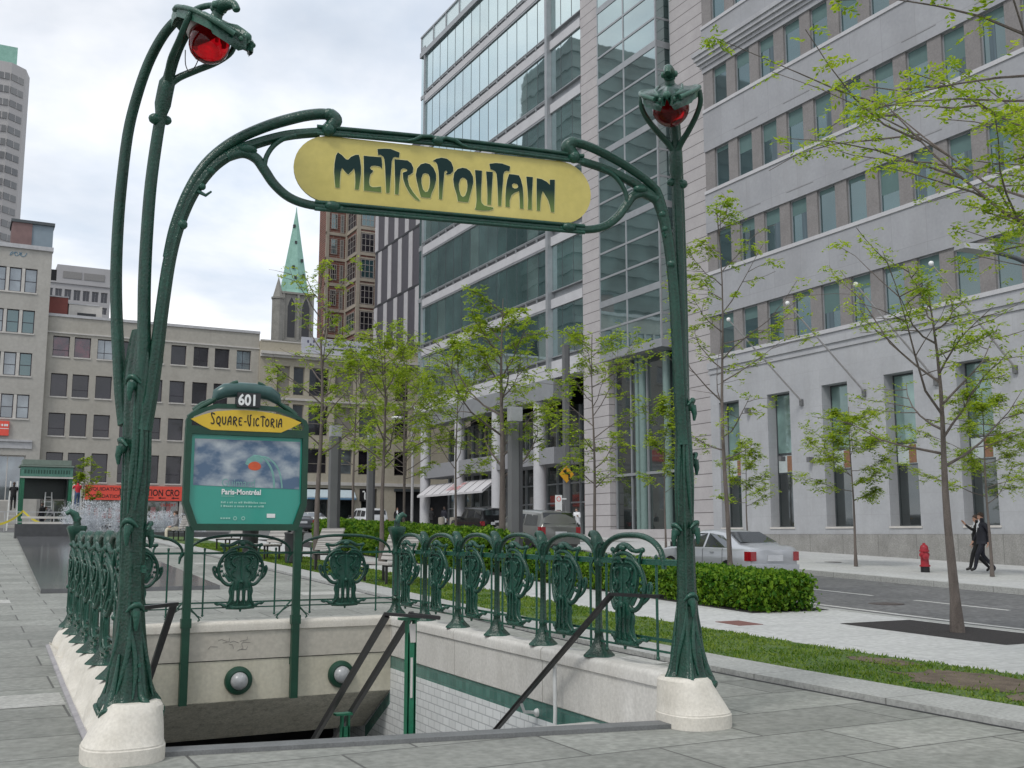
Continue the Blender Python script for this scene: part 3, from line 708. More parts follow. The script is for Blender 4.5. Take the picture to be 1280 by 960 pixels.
mb.build('soffit', M['soffit'], wb, world=True)
mb = MB(); mb.box(1.2, 5.95, 17.3, 17.6, -6.5, -.2); mb.box(1.2, 5.95, 15.72, 17.5, -.45, -.3); mb.build('dark_passage_wall', M['recess'], wb, world=True)
# scratched graffiti line work on the upper band
mb = MB()
rg = random.Random(5)
for i in range(9):
    a = Vector((3.42 + rg.uniform(-.22, .25), YA - .002, .08 + rg.uniform(-.07, .07))); t = rg.uniform(0, PI)
    b = a + Vector((math.cos(t)*.1, 0, math.sin(t)*.05)); c = b + Vector((math.cos(t+1.2)*.05, 0, math.sin(t+1.2)*.04))
    mb.tube([a, b, c], .0025, 4)
mb.build('scratches', mat('grey_scratch', (.2, .19, .18), .8), wb, world=True)
for i, x in enumerate((3.5, 4.92)):
    o = thing('dome_lamp', ['round bulkhead dome lamp with a green collar between the two sign posts', 'round bulkhead dome lamp with a green collar half behind the sloping black handrail'][i], 'wall lamp', (x, YA + .012, -.375), 0, 'bulkhead lamps on the back wall')
    mb = MB(); mb.lathe([(.185, 0), (.185, .03), (.175, .055), (.13, .075), (.118, .07), (.118, 0)], 28, axis=(0, -1, 0)); mb.build('collar', M['greenpaint'], o, smooth=40)
    mb = MB(); mb.lathe([(.115, .05), (.114, .085), (.1, .12), (.07, .15), (.035, .165), (0, .17)], 24, axis=(0, -1, 0))
    mb.build('dome', mat('frosted_dome', (.36, .37, .38), .3, var=.15, scale=20, coat=.3), o, smooth=60)

# stair flight
st = MB()
n = 32
for i in range(n):
    y0 = 8.15 + i*.295; z = -.17 - i*.17
    st.box(1.42, 5.8, y0, y0 + .30, z - 1.2, z + .15 if i else z)
tag(st.build('stair_flight', M['stair'], loc=(3.5, 8.2, 0)), 'dark stone stairs going down into the station below the plaza', 'stairs')
mb = MB()
for a, b in ((1.34, 5.36),):
    vs = []
    for x in ys(a, b, .4):
        y = front(x)
        vs.append([(x, y - .17, g(y) - .06), (x, y - .17, .052), (x, y - .01, .058), (x, y + .02, .05), (x, y + .02, -.6)])
    mb.loft(vs)
tag(mb.build('threshold_trench', mat('grey_threshold', (.145, .15, .15), .55, var=.15, scale=5, fine=.15), smooth=30, loc=(3.4, front(3.4), 0)), 'grey metal threshold along the top step between the two stone pedestals', 'threshold')

# pedestals
def pedestal(cx, cy, side, label):
    o = thing('stone_pedestal', label, 'pedestal', (cx, cy, 0), 0, 'stone pedestals of the lamp columns')
    def ring(z, rx, ry, ox, oy, n=40):
        out = []
        for k in range(n):
            a = 2*PI*k/n; c, s = math.cos(a), math.sin(a); p = 2/2.6
            out.append((ox*side + rx*math.copysign(abs(c)**p, c), oy + ry*math.copysign(abs(s)**p, s), z))
        return out
    mb = MB()
    mb.loft([ring(-.05, .275, .30, .03, -.02), ring(.115, .275, .30, .03, -.02), ring(.122, .268, .292, .03, -.02), ring(.132, .268, .292, .03, -.02), ring(.14, .262, .286, .028, -.018),
             ring(.2, .245, .27, .012, -.01), ring(.27, .222, .25, -.008, 0), ring(.33, .203, .235, -.022, .01), ring(.375, .19, .225, -.03, .015), ring(.40, .16, .2, -.03, .015)])
    mb.build('stone_block', M['pedestal'], o, smooth=35)
    return o
COLL = Vector((1.19, 8.03, 0)); COLR = Vector((5.43, 7.23, 0))
pedestal(1.17, 7.98, -1, 'flared pale stone pedestal under the left lamp column, scalloped wall behind it')
pedestal(5.42, 7.22, 1, 'flared pale stone pedestal under the right lamp column beside the lawn')

# ================================================================== LAMP COLUMNS
def make_column(base, d, mirror, label):
    d = Vector((d[0], d[1], 0)).normalized(); t = Vector((-d.y, d.x, 0)) * mirror
    o = thing('lamp_column', label, 'lamp column', tuple(base), 0, 'cast lamp columns of the station entrance')
    def P(s, q, z):
        if mirror < 0: z = z - .085*min(1, max(0, z - 3.4)/1.5)
        return d*s + t*q + Vector((0, 0, z))
    # shaft with vertical ribs
    tab = [(.395, -.03, .195, .185), (.44, -.03, .175, .165), (.52, -.03, .158, .145), (.66, -.035, .144, .122), (.85, -.045, .136, .108), (1.1, -.052, .126, .1), (1.37, -.058, .124, .096),
           (1.65, -.06, .13, .094), (1.94, -.062, .138, .093), (2.2, -.072, .15, .09), (2.42, -.088, .163, .086), (2.6, -.095, .168, .08), (2.72, -.1, .166, .07), (2.86, -.1, .145, .05), (2.98, -.105, .115, .03), (3.06, -.11, .08, .015)]
    mb = MB(); rings = []
    for i in range(len(tab) * 3 - 2):
        u = i / 3; k = min(int(u), len(tab) - 2); f = u - k
        z, c, a, b = [tab[k][j] + (tab[k+1][j] - tab[k][j]) * f for j in range(4)]
        ring = []
        for m in range(72):
            th = 2*PI*m/72
            lob = (.96 - .22*min(1, max(0, z-.6)/.5)) * 1 + .055*math.cos(7*th + .6*z) + .02*math.cos(14*th + 1.)
            if z < .6: lob += .10*(.6 - z)/.2*math.cos(5*th + 1.1)*.55
            ring.append(P(c + a*lob*math.cos(th), b*lob*math.sin(th), z))
        rings.append(ring)
    mb.loft(rings); mb.build('shaft', M['bronze'], o, smooth=70)
    # drapery foot with a rolled hem
    mb = MB(); rings = []
    for r, z in ((.86, .50), (1.0, .43), (1.13, .375), (1.2, .335), (1.17, .30), (1.09, .31), (1.0, .35)):
        ring = []
        for m in range(72):
            th = 2*PI*m/72
            wv = math.cos(5*th + 1.1)
            rr = r * (1 + .11*wv*(r > .9))
            ring.append(P(-.03 + .168*rr*math.cos(th) + (.04 if r > 1 else 0)*max(0, math.cos(th)), .165*rr*math.sin(th), z - .035*max(0, math.cos(th)) + .035*math.sin(5*th + 2.2)*(r > 1)))
        rings.append(ring)
    mb.loft(rings, cap=False)
    hem = []
    for m in range(73):
        th = 2*PI*m/72; wv = math.cos(5*th + 1.1); rr = 1.19*(1 + .12*wv)
        hem.append(P(-.03 + .168*rr*math.cos(th) + .04*max(0, math.cos(th)), .165*rr*math.sin(th), .318 - .035*max(0, math.cos(th)) + .04*math.sin(5*th + 2.2)))
    mb.tube(hem, .021, 8)
    for k in range(5):
        th = (2*PI*k - 1.1)/5; e = [P(-.03 + .168*r_*math.cos(th) + .04*max(0, math.cos(th))*(r_ > 1), .165*r_*math.sin(th), z_) for r_, z_ in ((.66, .72), (.74, .60), (.86, .50), (1.0, .43), (1.13, .385), (1.24, .345), (1.27, .315))]
        mb.tube(e, [.008, .018, .024, .027, .028, .026, .02], 8)
    mb.build('drapery_foot', M['bronze'], o, smooth=70)
    # raised vine ribs and knots on the shaft
    mb = MB()
    def surf(th, z, e=0.):
        k = 0
        while k < len(tab) - 2 and tab[k+1][0] < z: k += 1
        f = (z - tab[k][0]) / (tab[k+1][0] - tab[k][0]); c, a, b = [tab[k][j] + (tab[k+1][j]-tab[k][j])*f for j in (1, 2, 3)]
        q = .96 - .22*min(1, max(0, z-.6)/.5)
        return P(c + (a*q + e)*math.cos(th), (b*q + e)*math.sin(th), z)
    for th0, z0, z1, tw, r in ((-1.2, .45, 1.05, .5, .022), (-.55, .42, 1.0, -.25, .02), (-2.1, .45, .95, .35, .02), (.5, .42, .95, -.4, .02), (1.3, .45, 1.02, .4, .02), (2.3, .45, .9, -.3, .02),
                               (-1.35, 1.7, 2.6, .15, .022), (-.8, 1.72, 2.5, .3, .02), (-2.4, 1.3, 2.5, .1, .014), (.6, 1.7, 2.6, -.2, .02), (1.6, 1.5, 2.5, .2, .018)):
        pts = [surf(th0 + tw*(k/8)**1.5 + .12*math.sin(5*k/8 + th0), z0 + (z1-z0)*k/8, -.002) for k in range(9)]
        mb.tube(pts, [r*(1.15 - .4*k/8)*min(1, .25 + 2.2*min(k, 8 - k)/8) for k in range(9)], 8)
    for th, z in ((-1.2, 1.62), (-1.35, 2.66), (.9, 1.6), (-.5, 1.03), (-2.0, 2.2)):
        # curled bud: rolled lip over a small bulb
        c = surf(th, z, .012)
        n = (surf(th, z, .1) - surf(th, z, 0)).normalized()
        mb.sphere(c + Vector((0, 0, -.02)), .038, 12, (1, 1, 1.25))
        tg = Vector((0, 0, 1)).cross(n)
        mb.tube([c + tg*x*.062 + n*(.024 - .3*x*x*.1) + Vector((0, 0, .03 - .05*x*x)) for x in (-1, -.6, -.2, .2, .6, 1)], [.008, .016, .022, .022, .016, .008], 8)
        mb.tube([c + Vector((0, 0, -.02)) + n*.02, c + n*.035 + Vector((0, 0, -.09)), c + n*.03 + Vector((0, 0, -.15))], [.03, .022, .01], 8)
    mb.build('vine_relief', M['bronze'], o, smooth=70)
    # the two rising stems
    back = spline([(-.2, 0, 2.35), (-.255, 0, 2.6), (-.30, 0, 2.9), (-.335, 0, 3.15), (-.365, 0, 3.46), (-.375, 0, 3.8), (-.365, 0, 4.16), (-.325, 0, 4.6), (-.255, 0, 4.88), (-.15, 0, 5.14), (-.02, 0, 5.33), (.12, 0, 5.44), (.26, 0, 5.475)], 4)
    mb = MB(); mb.tube([P(*p) for p in back], [max(.031, .048 - .013*i/len(back)) for i in range(len(back))], 14, 5, .09, ref=tuple(t)); mb.build('stem', M['bronze'], o, smooth=60)
    frontp = spline([(-.06, 0, 2.35), (-.045, 0, 2.65), (-.04, 0, 2.9), (-.055, 0, 3.12), (-.07, 0, 3.43), (-.07, 0, 3.8), (-.055, 0, 4.17), (-.012, 0, 4.54), (.04, 0, 4.85), (.085, 0, 5.03), (.15, 0, 5.20), (.24, 0, 5.33), (.34, 0, 5.40)], 4)
    mb = MB(); mb.tube([P(*p) for p in frontp], [.052 - .015*i/len(frontp) + (.018 if abs(p[2] - 4.86) < .1 else 0) for i, p in enumerate(frontp)], 14, 5, .09, ref=tuple(t)); mb.build('stem', M['bronze'], o, smooth=60)
    # fork that carries the lamp
    for sg in (-1, 1):
        pts = spline([(.065, 0, 4.92), (.12, sg*.05, 5.0), (.22, sg*.125, 5.07), (.36, sg*.2, 5.14), (.46, sg*.245, 5.22), (.5, sg*.24, 5.31)], 5)
        mb = MB(); mb.tube([P(*p) for p in pts], [.03 - .01*i/len(pts) for i in range(len(pts))], 10, 3, .08); mb.build('lamp_fork', M['bronze'], o, smooth=60)
    mb = MB(); mb.sphere(P(.0, -.05, 4.66), .045, 12, (1, 1, .9)); mb.sphere(P(.02, .05, 4.68), .04, 12, (1, 1, .9)); mb.build('stem_knot', M['bronze'], o, smooth=70)
    # hood: a drooping leaf
    mb = MB(); nu, nv = 22, 18; vs = []; fs = []
    zc = [(.12, 5.43), (.22, 5.47), (.32, 5.46), (.42, 5.425), (.55, 5.36), (.68, 5.28), (.78, 5.205), (.83, 5.16)]
    wd = [(.12, .05), (.2, .11), (.3, .18), (.42, .225), (.52, .245), (.62, .235), (.7, .20), (.78, .13), (.83, .06)]
    for side in (0, 1):
        for i in range(nu + 1):
            s0 = .12 + .71*i/nu
            for j in range(nv + 1):
                v = -1 + 2*j/nv; ww = lerp(wd, s0)
                z = lerp(zc, s0) - .085*abs(v)**1.7*min(1, (s0 - .05)/.35) + .05*max(0, abs(v) - .7)/.3 + .008*math.cos(9*v)
                ss = s0 + .03*math.cos(3*PI*v)*(s0 > .7)
                vs.append(P(ss, ww*v*(1 - .06*side), z - side*(.03 + .06*min(1, abs(v)**3 + max(0, s0 - .6)*2.5))))
    N = (nu+1)*(nv+1)
    for i in range(nu):
        for j in range(nv):
            a = i*(nv+1)+j
            fs.append((a, a+1, a+nv+2, a+nv+1)); fs.append((N+a, N+a+nv+1, N+a+nv+2, N+a+1))
    bd = [i*(nv+1) for i in range(nu+1)] + [nu*(nv+1)+j for j in range(1, nv+1)] + [i*(nv+1)+nv for i in range(nu-1, -1, -1)] + [j for j in range(nv-1, 0, -1)]
    for a, b in zip(bd, bd[1:] + bd[:1]): fs.append((a, N+a, N+b, b))
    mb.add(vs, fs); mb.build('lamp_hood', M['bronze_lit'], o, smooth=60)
    # lip ornament along the hood's edge
    mb = MB()
    edge = [P(.12 + .71*i/24 , lerp(wd, .12 + .71*i/24), lerp(zc, .12 + .71*i/24) - .05*min(1, (.07 + .71*i/24)/.35)) for i in range(4, 24)]
    edge2 = [P(.12 + .71*i/24 , -lerp(wd, .12 + .71*i/24), lerp(zc, .12 + .71*i/24) - .05*min(1, (.07 + .71*i/24)/.35)) for i in range(4, 24)]
    mb.tube(edge, .019, 8); mb.tube(edge2, .019, 8)
    mb.sphere(P(.83, 0, 5.15), .035, 10); mb.sphere(P(.82, .05, 5.12), .022, 8); mb.sphere(P(.82, -.05, 5.12), .022, 8)
    for q in (-.1, 0, .1): mb.tube([P(.3, q*.6, 5.44), P(.5, q, 5.37), P(.66, q*1.1, 5.265), P(.8, q*.7, 5.165)], [.008, .013, .013, .008], 6)
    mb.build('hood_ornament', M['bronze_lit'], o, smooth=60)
    # finial over the hood: neck, hooked bird-like head, thin rear arm
    mb = MB()
    mb.tube([P(*p) for p in spline([(.5, 0, 5.34), (.52, 0, 5.37), (.535, 0, 5.40), (.55, 0, 5.42)], 4)], [.085, .075, .064, .055, .05, .046, .044, .043, .042, .041, .042, .045, .048], 10)
    mb.tube([P(*p) for p in spline([(.50, 0, 5.425), (.56, 0, 5.455), (.64, 0, 5.455), (.70, 0, 5.43), (.72, 0, 5.385)], 4)], [.04, .048, .052, .053, .052, .05, .048, .045, .043, .04, .037, .034, .03, .028, .028, .03, .026], 10)
    mb.sphere(P(.55, .045, 5.45), .03, 8); mb.sphere(P(.55, -.045, 5.45), .03, 8)
    mb.tube([P(*p) for p in spline([(.2, 0, 5.42), (.3, 0, 5.48), (.42, 0, 5.49), (.55, 0, 5.465)], 4)], .024, 8)
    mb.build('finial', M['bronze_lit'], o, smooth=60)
    # pointed red glass bulb and its collar
    ax = Vector(P(.55, 0, -1.0)).normalized(); c = P(.41, 0, 5.285)
    mb = MB(); mb.lathe([(.095, -.02), (.122, .03), (.145, .075), (.152, .12), (.144, .17), (.118, .215), (.083, .248), (.048, .27), (.026, .282), (0, .29)], 28, c, ax, wob=lambda a, i: 1 + .02*math.cos(4*a))
    mb.build('lamp_globe', M['lampred'], o, smooth=80)
    mb = MB(); mb.lathe([(.08, -.07), (.12, -.06), (.125, -.02), (.118, .005), (.1, .01)], 20, c, ax); mb.build('lamp_collar', M['lampbase'], o, smooth=40)
    if mirror > 0:
        mb = MB(); mb.tube([P(*p) for p in spline([(.17, .06, 5.22), (.18, .06, 5.1), (.215, .07, 5.04), (.26, .08, 5.08), (.29, .09, 5.16)], 4)], .004, 5); mb.build('lamp_chain', M['blackmetal'], o)
    return o
make_column(COLL, (.58, -.81), 1, 'left green cast lamp column whose red lamp hangs out sideways against the sky')
make_column(COLR, (-.66, -.75), -1, 'right green cast lamp column whose red lamp faces the viewer, before the grey building')

# ================================================================== ARCH AND SIGN
E1 = (COLR - COLL); E1.z = 0; SPAN = E1.length; E1 = E1.normalized(); NF = Vector((E1.y, -E1.x, 0))   # NF points to the viewer
def S(s, z, q=0.): return COLL + E1*s + NF*q + Vector((0, 0, z))
sg = thing('station_sign', 'long yellow lozenge sign lettered METROPOLITAIN held in a green cast arch between the lamp columns', 'sign', tuple(S(SPAN/2, 0)))
def both(fn):
    fn(lambda s: s); fn(lambda s: SPAN - (s - .30*min(1, max(0, s)/.5)))     # the right-hand curve is the tighter one
def arch(mp):
    pts = spline([(.0, 2.3), (.035, 2.6), (.06, 2.9), (.085, 3.25), (.12, 3.6), (.175, 3.87), (.265, 4.12), (.395, 4.33), (.545, 4.465), (.7, 4.555), (.95, 4.655), (1.2, 4.71)], 5)
    mb = MB(); n = len(pts)
    mb.tube([S(mp(p[0]), p[1]) for p in pts], [.05 - .014*i/n for i in range(n)], 14, 5, .1)
    for z, s, r in ((3.86, .2, .04), (4.30, .39, .034), (4.17, .33, .03)): mb.sphere(S(mp(s), z, .02), r, 10)
    mb.tube([S(mp(.30), 4.13, .02), S(mp(.36), 4.10, .03), S(mp(.40), 4.135, .03)], [.016, .014, .008], 6)
    mb.build('arch', M['bronze'], sg, smooth=60, world=True)
    # crest: outer arm curling over the sign's corner
    pts = spline([(.10, 3.6), (.14, 3.84), (.225, 4.115), (.35, 4.355), (.54, 4.55), (.78, 4.70), (1.02, 4.805), (1.17, 4.85), (1.265, 4.858), (1.32, 4.82), (1.30, 4.775), (1.265, 4.73)], 5)
    mb = MB(); n = len(pts)
    rr = [.028 + .013*min(1, i/(n*.5)) + (.014 if i > n*.72 else 0) for i in range(n)]; rr[-1] = .035
    mb.tube([S(mp(p[0]), p[1], .012) for p in pts], rr, 12, 4, .09)
    mb.sphere(S(mp(1.275), 4.86, .01), .055, 12, (1.1, 1, .9)); mb.sphere(S(mp(1.27), 4.725, .03), .055, 12)
    mb.build('crest_arm', M['bronze'], sg, smooth=60, world=True)
    # loop that swings down to the bottom rail
    pts = spline([(.50, 4.43), (.62, 4.475), (.72, 4.44), (.785, 4.355), (.865, 4.245), (.985, 4.15), (1.15, 4.105), (1.4, 4.10)], 5)
    mb = MB(); n = len(pts); mb.tube([S(mp(p[0]), p[1], .005) for p in pts], [.044 - .012*i/n for i in range(n)], 12, 3, .08)
    pts = spline([(.785, 4.37), (.80, 4.46), (.85, 4.55), (.93, 4.62), (1.02, 4.655)], 5); mb.tube([S(mp(p[0]), p[1], .02) for p in pts], .02, 8)
    mb.sphere(S(mp(.66), 4.50, .02), .055, 12, (1.3, 1, .7)); mb.sphere(S(mp(1.32), 4.105, .03), .042, 12, (1.6, 1, 1))
    mb.build('frame_loop', M['bronze'], sg, smooth=60, world=True)
both(arch)
def rail(name, zf, r):
    mb = MB()
    for off, rr, q in ((0, r, 0), (.03, r*.5, .03), (-.026, r*.55, .026)):
        mb.tube([S(1.18 + (SPAN - 2.06)*k/24, zf(k/24) + off, q) for k in range(25)], rr, 10)
    return mb
mb = rail('top', lambda t: 4.715 + .018*math.sin(PI*t), .03)
for sgn in (-1, 1):
    mb.tube([S(SPAN/2 + sgn*x, z, .05) for x, z in ((.0, 4.735), (.06, 4.76), (.14, 4.75), (.2, 4.715), (.26, 4.70))], [.012, .016, .018, .014, .008], 8)
mb.sphere(S(SPAN/2, 4.735, .03), .045, 12, (1.2, 1, .9))
mb.build('top_rail', M['bronze'], sg, smooth=60, world=True)
mb = rail('bottom', lambda t: 4.098, .03); mb.build('bottom_rail', M['bronze'], sg, smooth=60, world=True)
PC, PHW, PHH = 2.255, 1.245, .272
def caps(hw, hh, n=18):
    out = []
    for k in range(n + 1):
        a = -PI/2 + PI*k/n; out.append((PC + hw - hh*1.02 + hh*1.02*math.cos(a), 4.41 + hh*math.sin(a)))
    for k in range(n + 1):
        a = PI/2 + PI*k/n; out.append((PC - hw + hh*1.02 + hh*1.02*math.cos(a), 4.41 + hh*math.sin(a)))
    return out
mb = MB(); mb.poly([caps(PHW, PHH)], lambda u, v, d: S(u, v, .012 - d), .024); panel = mb.build('sign_panel', M['signyellow'], sg, world=True)
def inflate(loop, e, hole):
    n = len(loop); out = []
    ar = sum(loop[i][0]*loop[(i+1) % n][1] - loop[(i+1) % n][0]*loop[i][1] for i in range(n))
    sgn = (1 if ar > 0 else -1) * (-1 if hole else 1)
    for i in range(n):
        a = Vector(loop[i-1]); b = Vector(loop[i]); c = Vector(loop[(i+1) % n])
        d1 = (b - a); d2 = (c - b)
        n1 = Vector((d1.y, -d1.x)).normalized(); n2 = Vector((d2.y, -d2.x)).normalized()
        m = (n1 + n2); m = m.normalized() if m.length > .3 else n1
        out.append((b.x + m.x*e*sgn, b.y + m.y*e*sgn))
    return out
mb = MB()
for gl in GLYPHS: mb.poly([inflate(l, .0055, i > 0) for i, l in enumerate(gl)], lambda u, v, d: S(u, v, .0145 - d), .002)
mb.build('letter_outline', M['paleline'], panel, world=True)
mb = MB()
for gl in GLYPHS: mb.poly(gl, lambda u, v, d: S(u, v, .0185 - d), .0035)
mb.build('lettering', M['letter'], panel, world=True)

# ================================================================== BALUSTRADES
def cartouche_mesh():
    mb = MB()
    def Q(u, z, e=0.): return (u, -(.07*(1 - min(1, (u/.36)**2)) + e), z)
    half = [(0, 1.285), (.06, 1.325), (.13, 1.32), (.2, 1.275), (.232, 1.19), (.222, 1.10), (.185, 1.02), (.145, .965), (.115, .92), (.12, .88), (.155, .845), (.165, .79), (.15, .73), (.16, .67), (.195, .61), (.21, .585)]
    loop = half + [(-u, z) for u, z in reversed(half[1:])]
    hole = lambda cx: [(cx-.012, .80), (cx+.012, .80), (cx+.017, .68), (cx, .655), (cx-.017, .68)]
    mb.poly([loop, hole(-.075), hole(0.), hole(.075)], lambda u, v, d: Q(u, v, d), .022)
    for sg_ in (-1, 1):
        rim = spline([(.08, 1.335), (.17, 1.315), (.25, 1.24), (.295, 1.13), (.29, 1.02), (.245, .93), (.18, .88), (.125, .885), (.105, .93), (.13, .955)], 4)
        mb.tube([Q(sg_*p[0], p[1], .01) for p in rim], [.024]*(len(rim) - 6) + [.022, .02, .018, .016, .014, .012], 8)
        mb.tube([Q(sg_*p[0], p[1], .03) for p in spline([(.045, 1.25), (.10, 1.24), (.135, 1.19), (.11, 1.14), (.075, 1.12), (.09, 1.07), (.13, 1.04), (.115, .99), (.07, .97)], 3)], [.008, .01, .012, .013, .014, .014, .014, .014, .014, .014, .014, .014, .014, .014, .014, .014, .013, .012, .011, .01, .009, .008, .007, .006, .005], 6)
        mb.sphere(Q(sg_*.15, 1.235, .03), .02, 8); mb.sphere(Q(sg_*.165, 1.10, .028), .017, 8)
        inner = spline([(.07, 1.30), (.16, 1.29), (.222, 1.21), (.212, 1.09), (.16, .99), (.1, .93)], 4)
        mb.tube([Q(sg_*p[0], p[1], .026) for p in inner], .013, 6)
        ear = spline([(.26, .94), (.325, .99), (.36, 1.07), (.355, 1.12), (.33, 1.10), (.325, 1.03)], 3)
        mb.tube([Q(sg_*p[0], p[1], 0) for p in ear], [.018]*8 + [.015]*(len(ear)-8), 6)
        for u, z in ((.252, 1.19), (.262, 1.125), (.256, 1.06), (.232, 1.0)): mb.sphere(Q(sg_*u, z, .005), .021, 8)
        for u0, u1 in ((.12, .19), (.14, .215), (.155, .24)): mb.tube([Q(sg_*u0, .92, .015), Q(sg_*(u0*.4+u1*.6), .985, .02), Q(sg_*u1, 1.04, .012)], [.013, .012, .005], 6)
        mb.tube([Q(sg_*p[0], p[1], .02) for p in spline([(.10, .9), (.125, .83), (.11, .74), (.13, .66), (.19, .6)], 4)], .015, 6)
        mb.tube([Q(sg_*p[0], p[1], .024) for p in spline([(.03, .93), (.036, .82), (.036, .72), (.05, .62)], 4)], .011, 6)
        foot = spline([(.1, .585), (.2, .60), (.26, .625), (.30, .62), (.325, .64)], 3); mb.tube([Q(sg_*p[0], p[1], 0) for p in foot], [.024]*5 + [.018]*(len(foot)-5), 6)
        mb.tube([Q(sg_*p[0], p[1], .0) for p in spline([(0, 1.455), (.07, 1.445), (.14, 1.41), (.2, 1.40), (.275, 1.415)], 4)], [.026]*9 + [.02]*8, 8)
        mb.tube([Q(sg_*p[0], p[1], .01) for p in spline([(0, 1.385), (.08, 1.375), (.15, 1.345), (.2, 1.30)], 4)], .02, 8)
        mb.tube([Q(sg_*.262, 1.40, 0), Q(sg_*.235, 1.35, 0), Q(sg_*.225, 1.28, 0)], .016, 6)
        mb.sphere(Q(sg_*.27, 1.41, 0), .026, 8)
    mb.tube([Q(u, .575, 0) for u in (-.19, -.1, 0, .1, .19)], [.02, .026, .03, .026, .02], 8)
    mb.sphere(Q(0, 1.43, .01), .04, 10, (1.3, 1, .8)); mb.sphere(Q(0, .92, .03), .028, 8)
    mb.tube([Q(0, 1.27, .028), Q(0, 1.1, .03), Q(0, .95, .028)], [.006, .009, .006], 6)
    mb.tube([Q(0, .57, 0), Q(0, .52, 0)], [.02, .012], 6)
    return mb
CART = cartouche_mesh().build('cartouche', M['bronze'], smooth=60)
def post_mesh(lean=1.):
    mb = MB()
    rings = []
    for r, z in ((.15, .0), (.148, .012), (.125, .035), (.09, .07), (.06, .12), (.045, .17), (.04, .21), (.048, .225), (.036, .25), (.031, .5), (.031, .86), (.045, .885), (.036, .91), (.03, .95)):
        rings.append([(r*(1 + (.1*math.cos(4*a) if z < .1 else 0))*math.cos(a), r*(1 + (.1*math.cos(4*a) if z < .1 else 0))*math.sin(a), z) for a in [2*PI*k/20 for k in range(20)]])
    mb.loft(rings)
    # leaf-like bud with a hooked tip
    b = spline([(0, 0, .92), (.0, 0, .98), (lean*.012, 0, 1.05), (lean*.035, 0, 1.11), (lean*.075, 0, 1.15), (lean*.115, 0, 1.155), (lean*.135, 0, 1.13)], 3)
    rr = [lerp([(0, .03), (4, .055), (8, .06), (12, .045), (15, .036), (18, .03)], i) for i in range(len(b))]
    mb.tube(b, rr, 10, 3, .08)
    for s_ in (-1, 1):
        mb.tube([(0, s_*.03, .9), (lean*-.02, s_*.05, .99), (lean*-.05, s_*.035, 1.06), (lean*-.08, s_*.015, 1.08)], [.014, .016, .012, .006], 6)
        mb.tube([(lean*.05, s_*.02, .92), (lean*.075, s_*.035, .86), (lean*.06, s_*.03, .80), (lean*.04, s_*.015, .76)], [.012, .014, .01, .005], 6)
    return mb
POST = post_mesh().build('post', M['bronze'], smooth=60)
def arch_mesh(L, z0, h, r, name='arch', zflat=1.):
    pts = []
    for k in range(21):
        a = PI*k/20
        x = L/2 - L/2*math.copysign(abs(math.cos(a))**.85, math.cos(a)); pts.append((x, 0, z0 + h*math.sin(a)**.8))
    mb = MB(); mb.tube(pts, [r*(.8 + .35*math.sin(PI*k/20)) for k in range(21)], 10, flat=zflat, ref=(0, 1, 0))
    return mb.build(name, M['bronze'], smooth=60)
def rod_mesh():
    mb = MB(); mb.tube([(0, 0, .49), (0, 0, 1.335)], .0125, 8); mb.sphere((0, 0, .48), .019, 8); mb.sphere((0, 0, 1.35), .018, 8, (1, 1, 1.4))
    return mb.build('rod', M['bronze'], smooth=60)
ROD = rod_mesh()
def place(src, parent, loc, rot=0., scale=None):
    c = src.copy(); COL.objects.link(c); c.parent = parent
    c.location = Vector(loc) - Vector(parent.location); c.rotation_euler = (0, 0, rot)
    if scale: c.scale = scale
    return c
def corner_post(parent, x, y, matl, tilt):
    mb = MB()
    mb.lathe([(.15, .40), (.14, .43), (.09, .48), (.06, .55), (.06, .62), (.075, .64), (.05, .68), (.05, 1.24), (.075, 1.27), (.07, 1.31), (.055, 1.36), (.07, 1.45), (.1, 1.55), (.13, 1.63), (.12, 1.66), (.05, 1.67), (.04, 1.72), (.05, 1.75), (.03, 1.78), (0, 1.79)], 20, wob=lambda a, i: 1 + .1*math.cos(4*a)*(i in (12, 13, 14)))
    mb.tube([(0, 0, 1.72), (tilt*.03, 0, 1.8), (tilt*.09, 0, 1.84), (tilt*.14, 0, 1.81)], [.045, .05, .04, .025], 8)
    for k in range(3): mb.tube([(.05*math.cos(k*2.1), .05*math.sin(k*2.1), .68), (.05*math.cos(k*2.1), .05*math.sin(k*2.1), 1.3)], .022, 8)
    o = mb.build('corner_post', matl, parent, smooth=60); o.location = Vector((x, y, 0)) - Vector(parent.location)
    return o

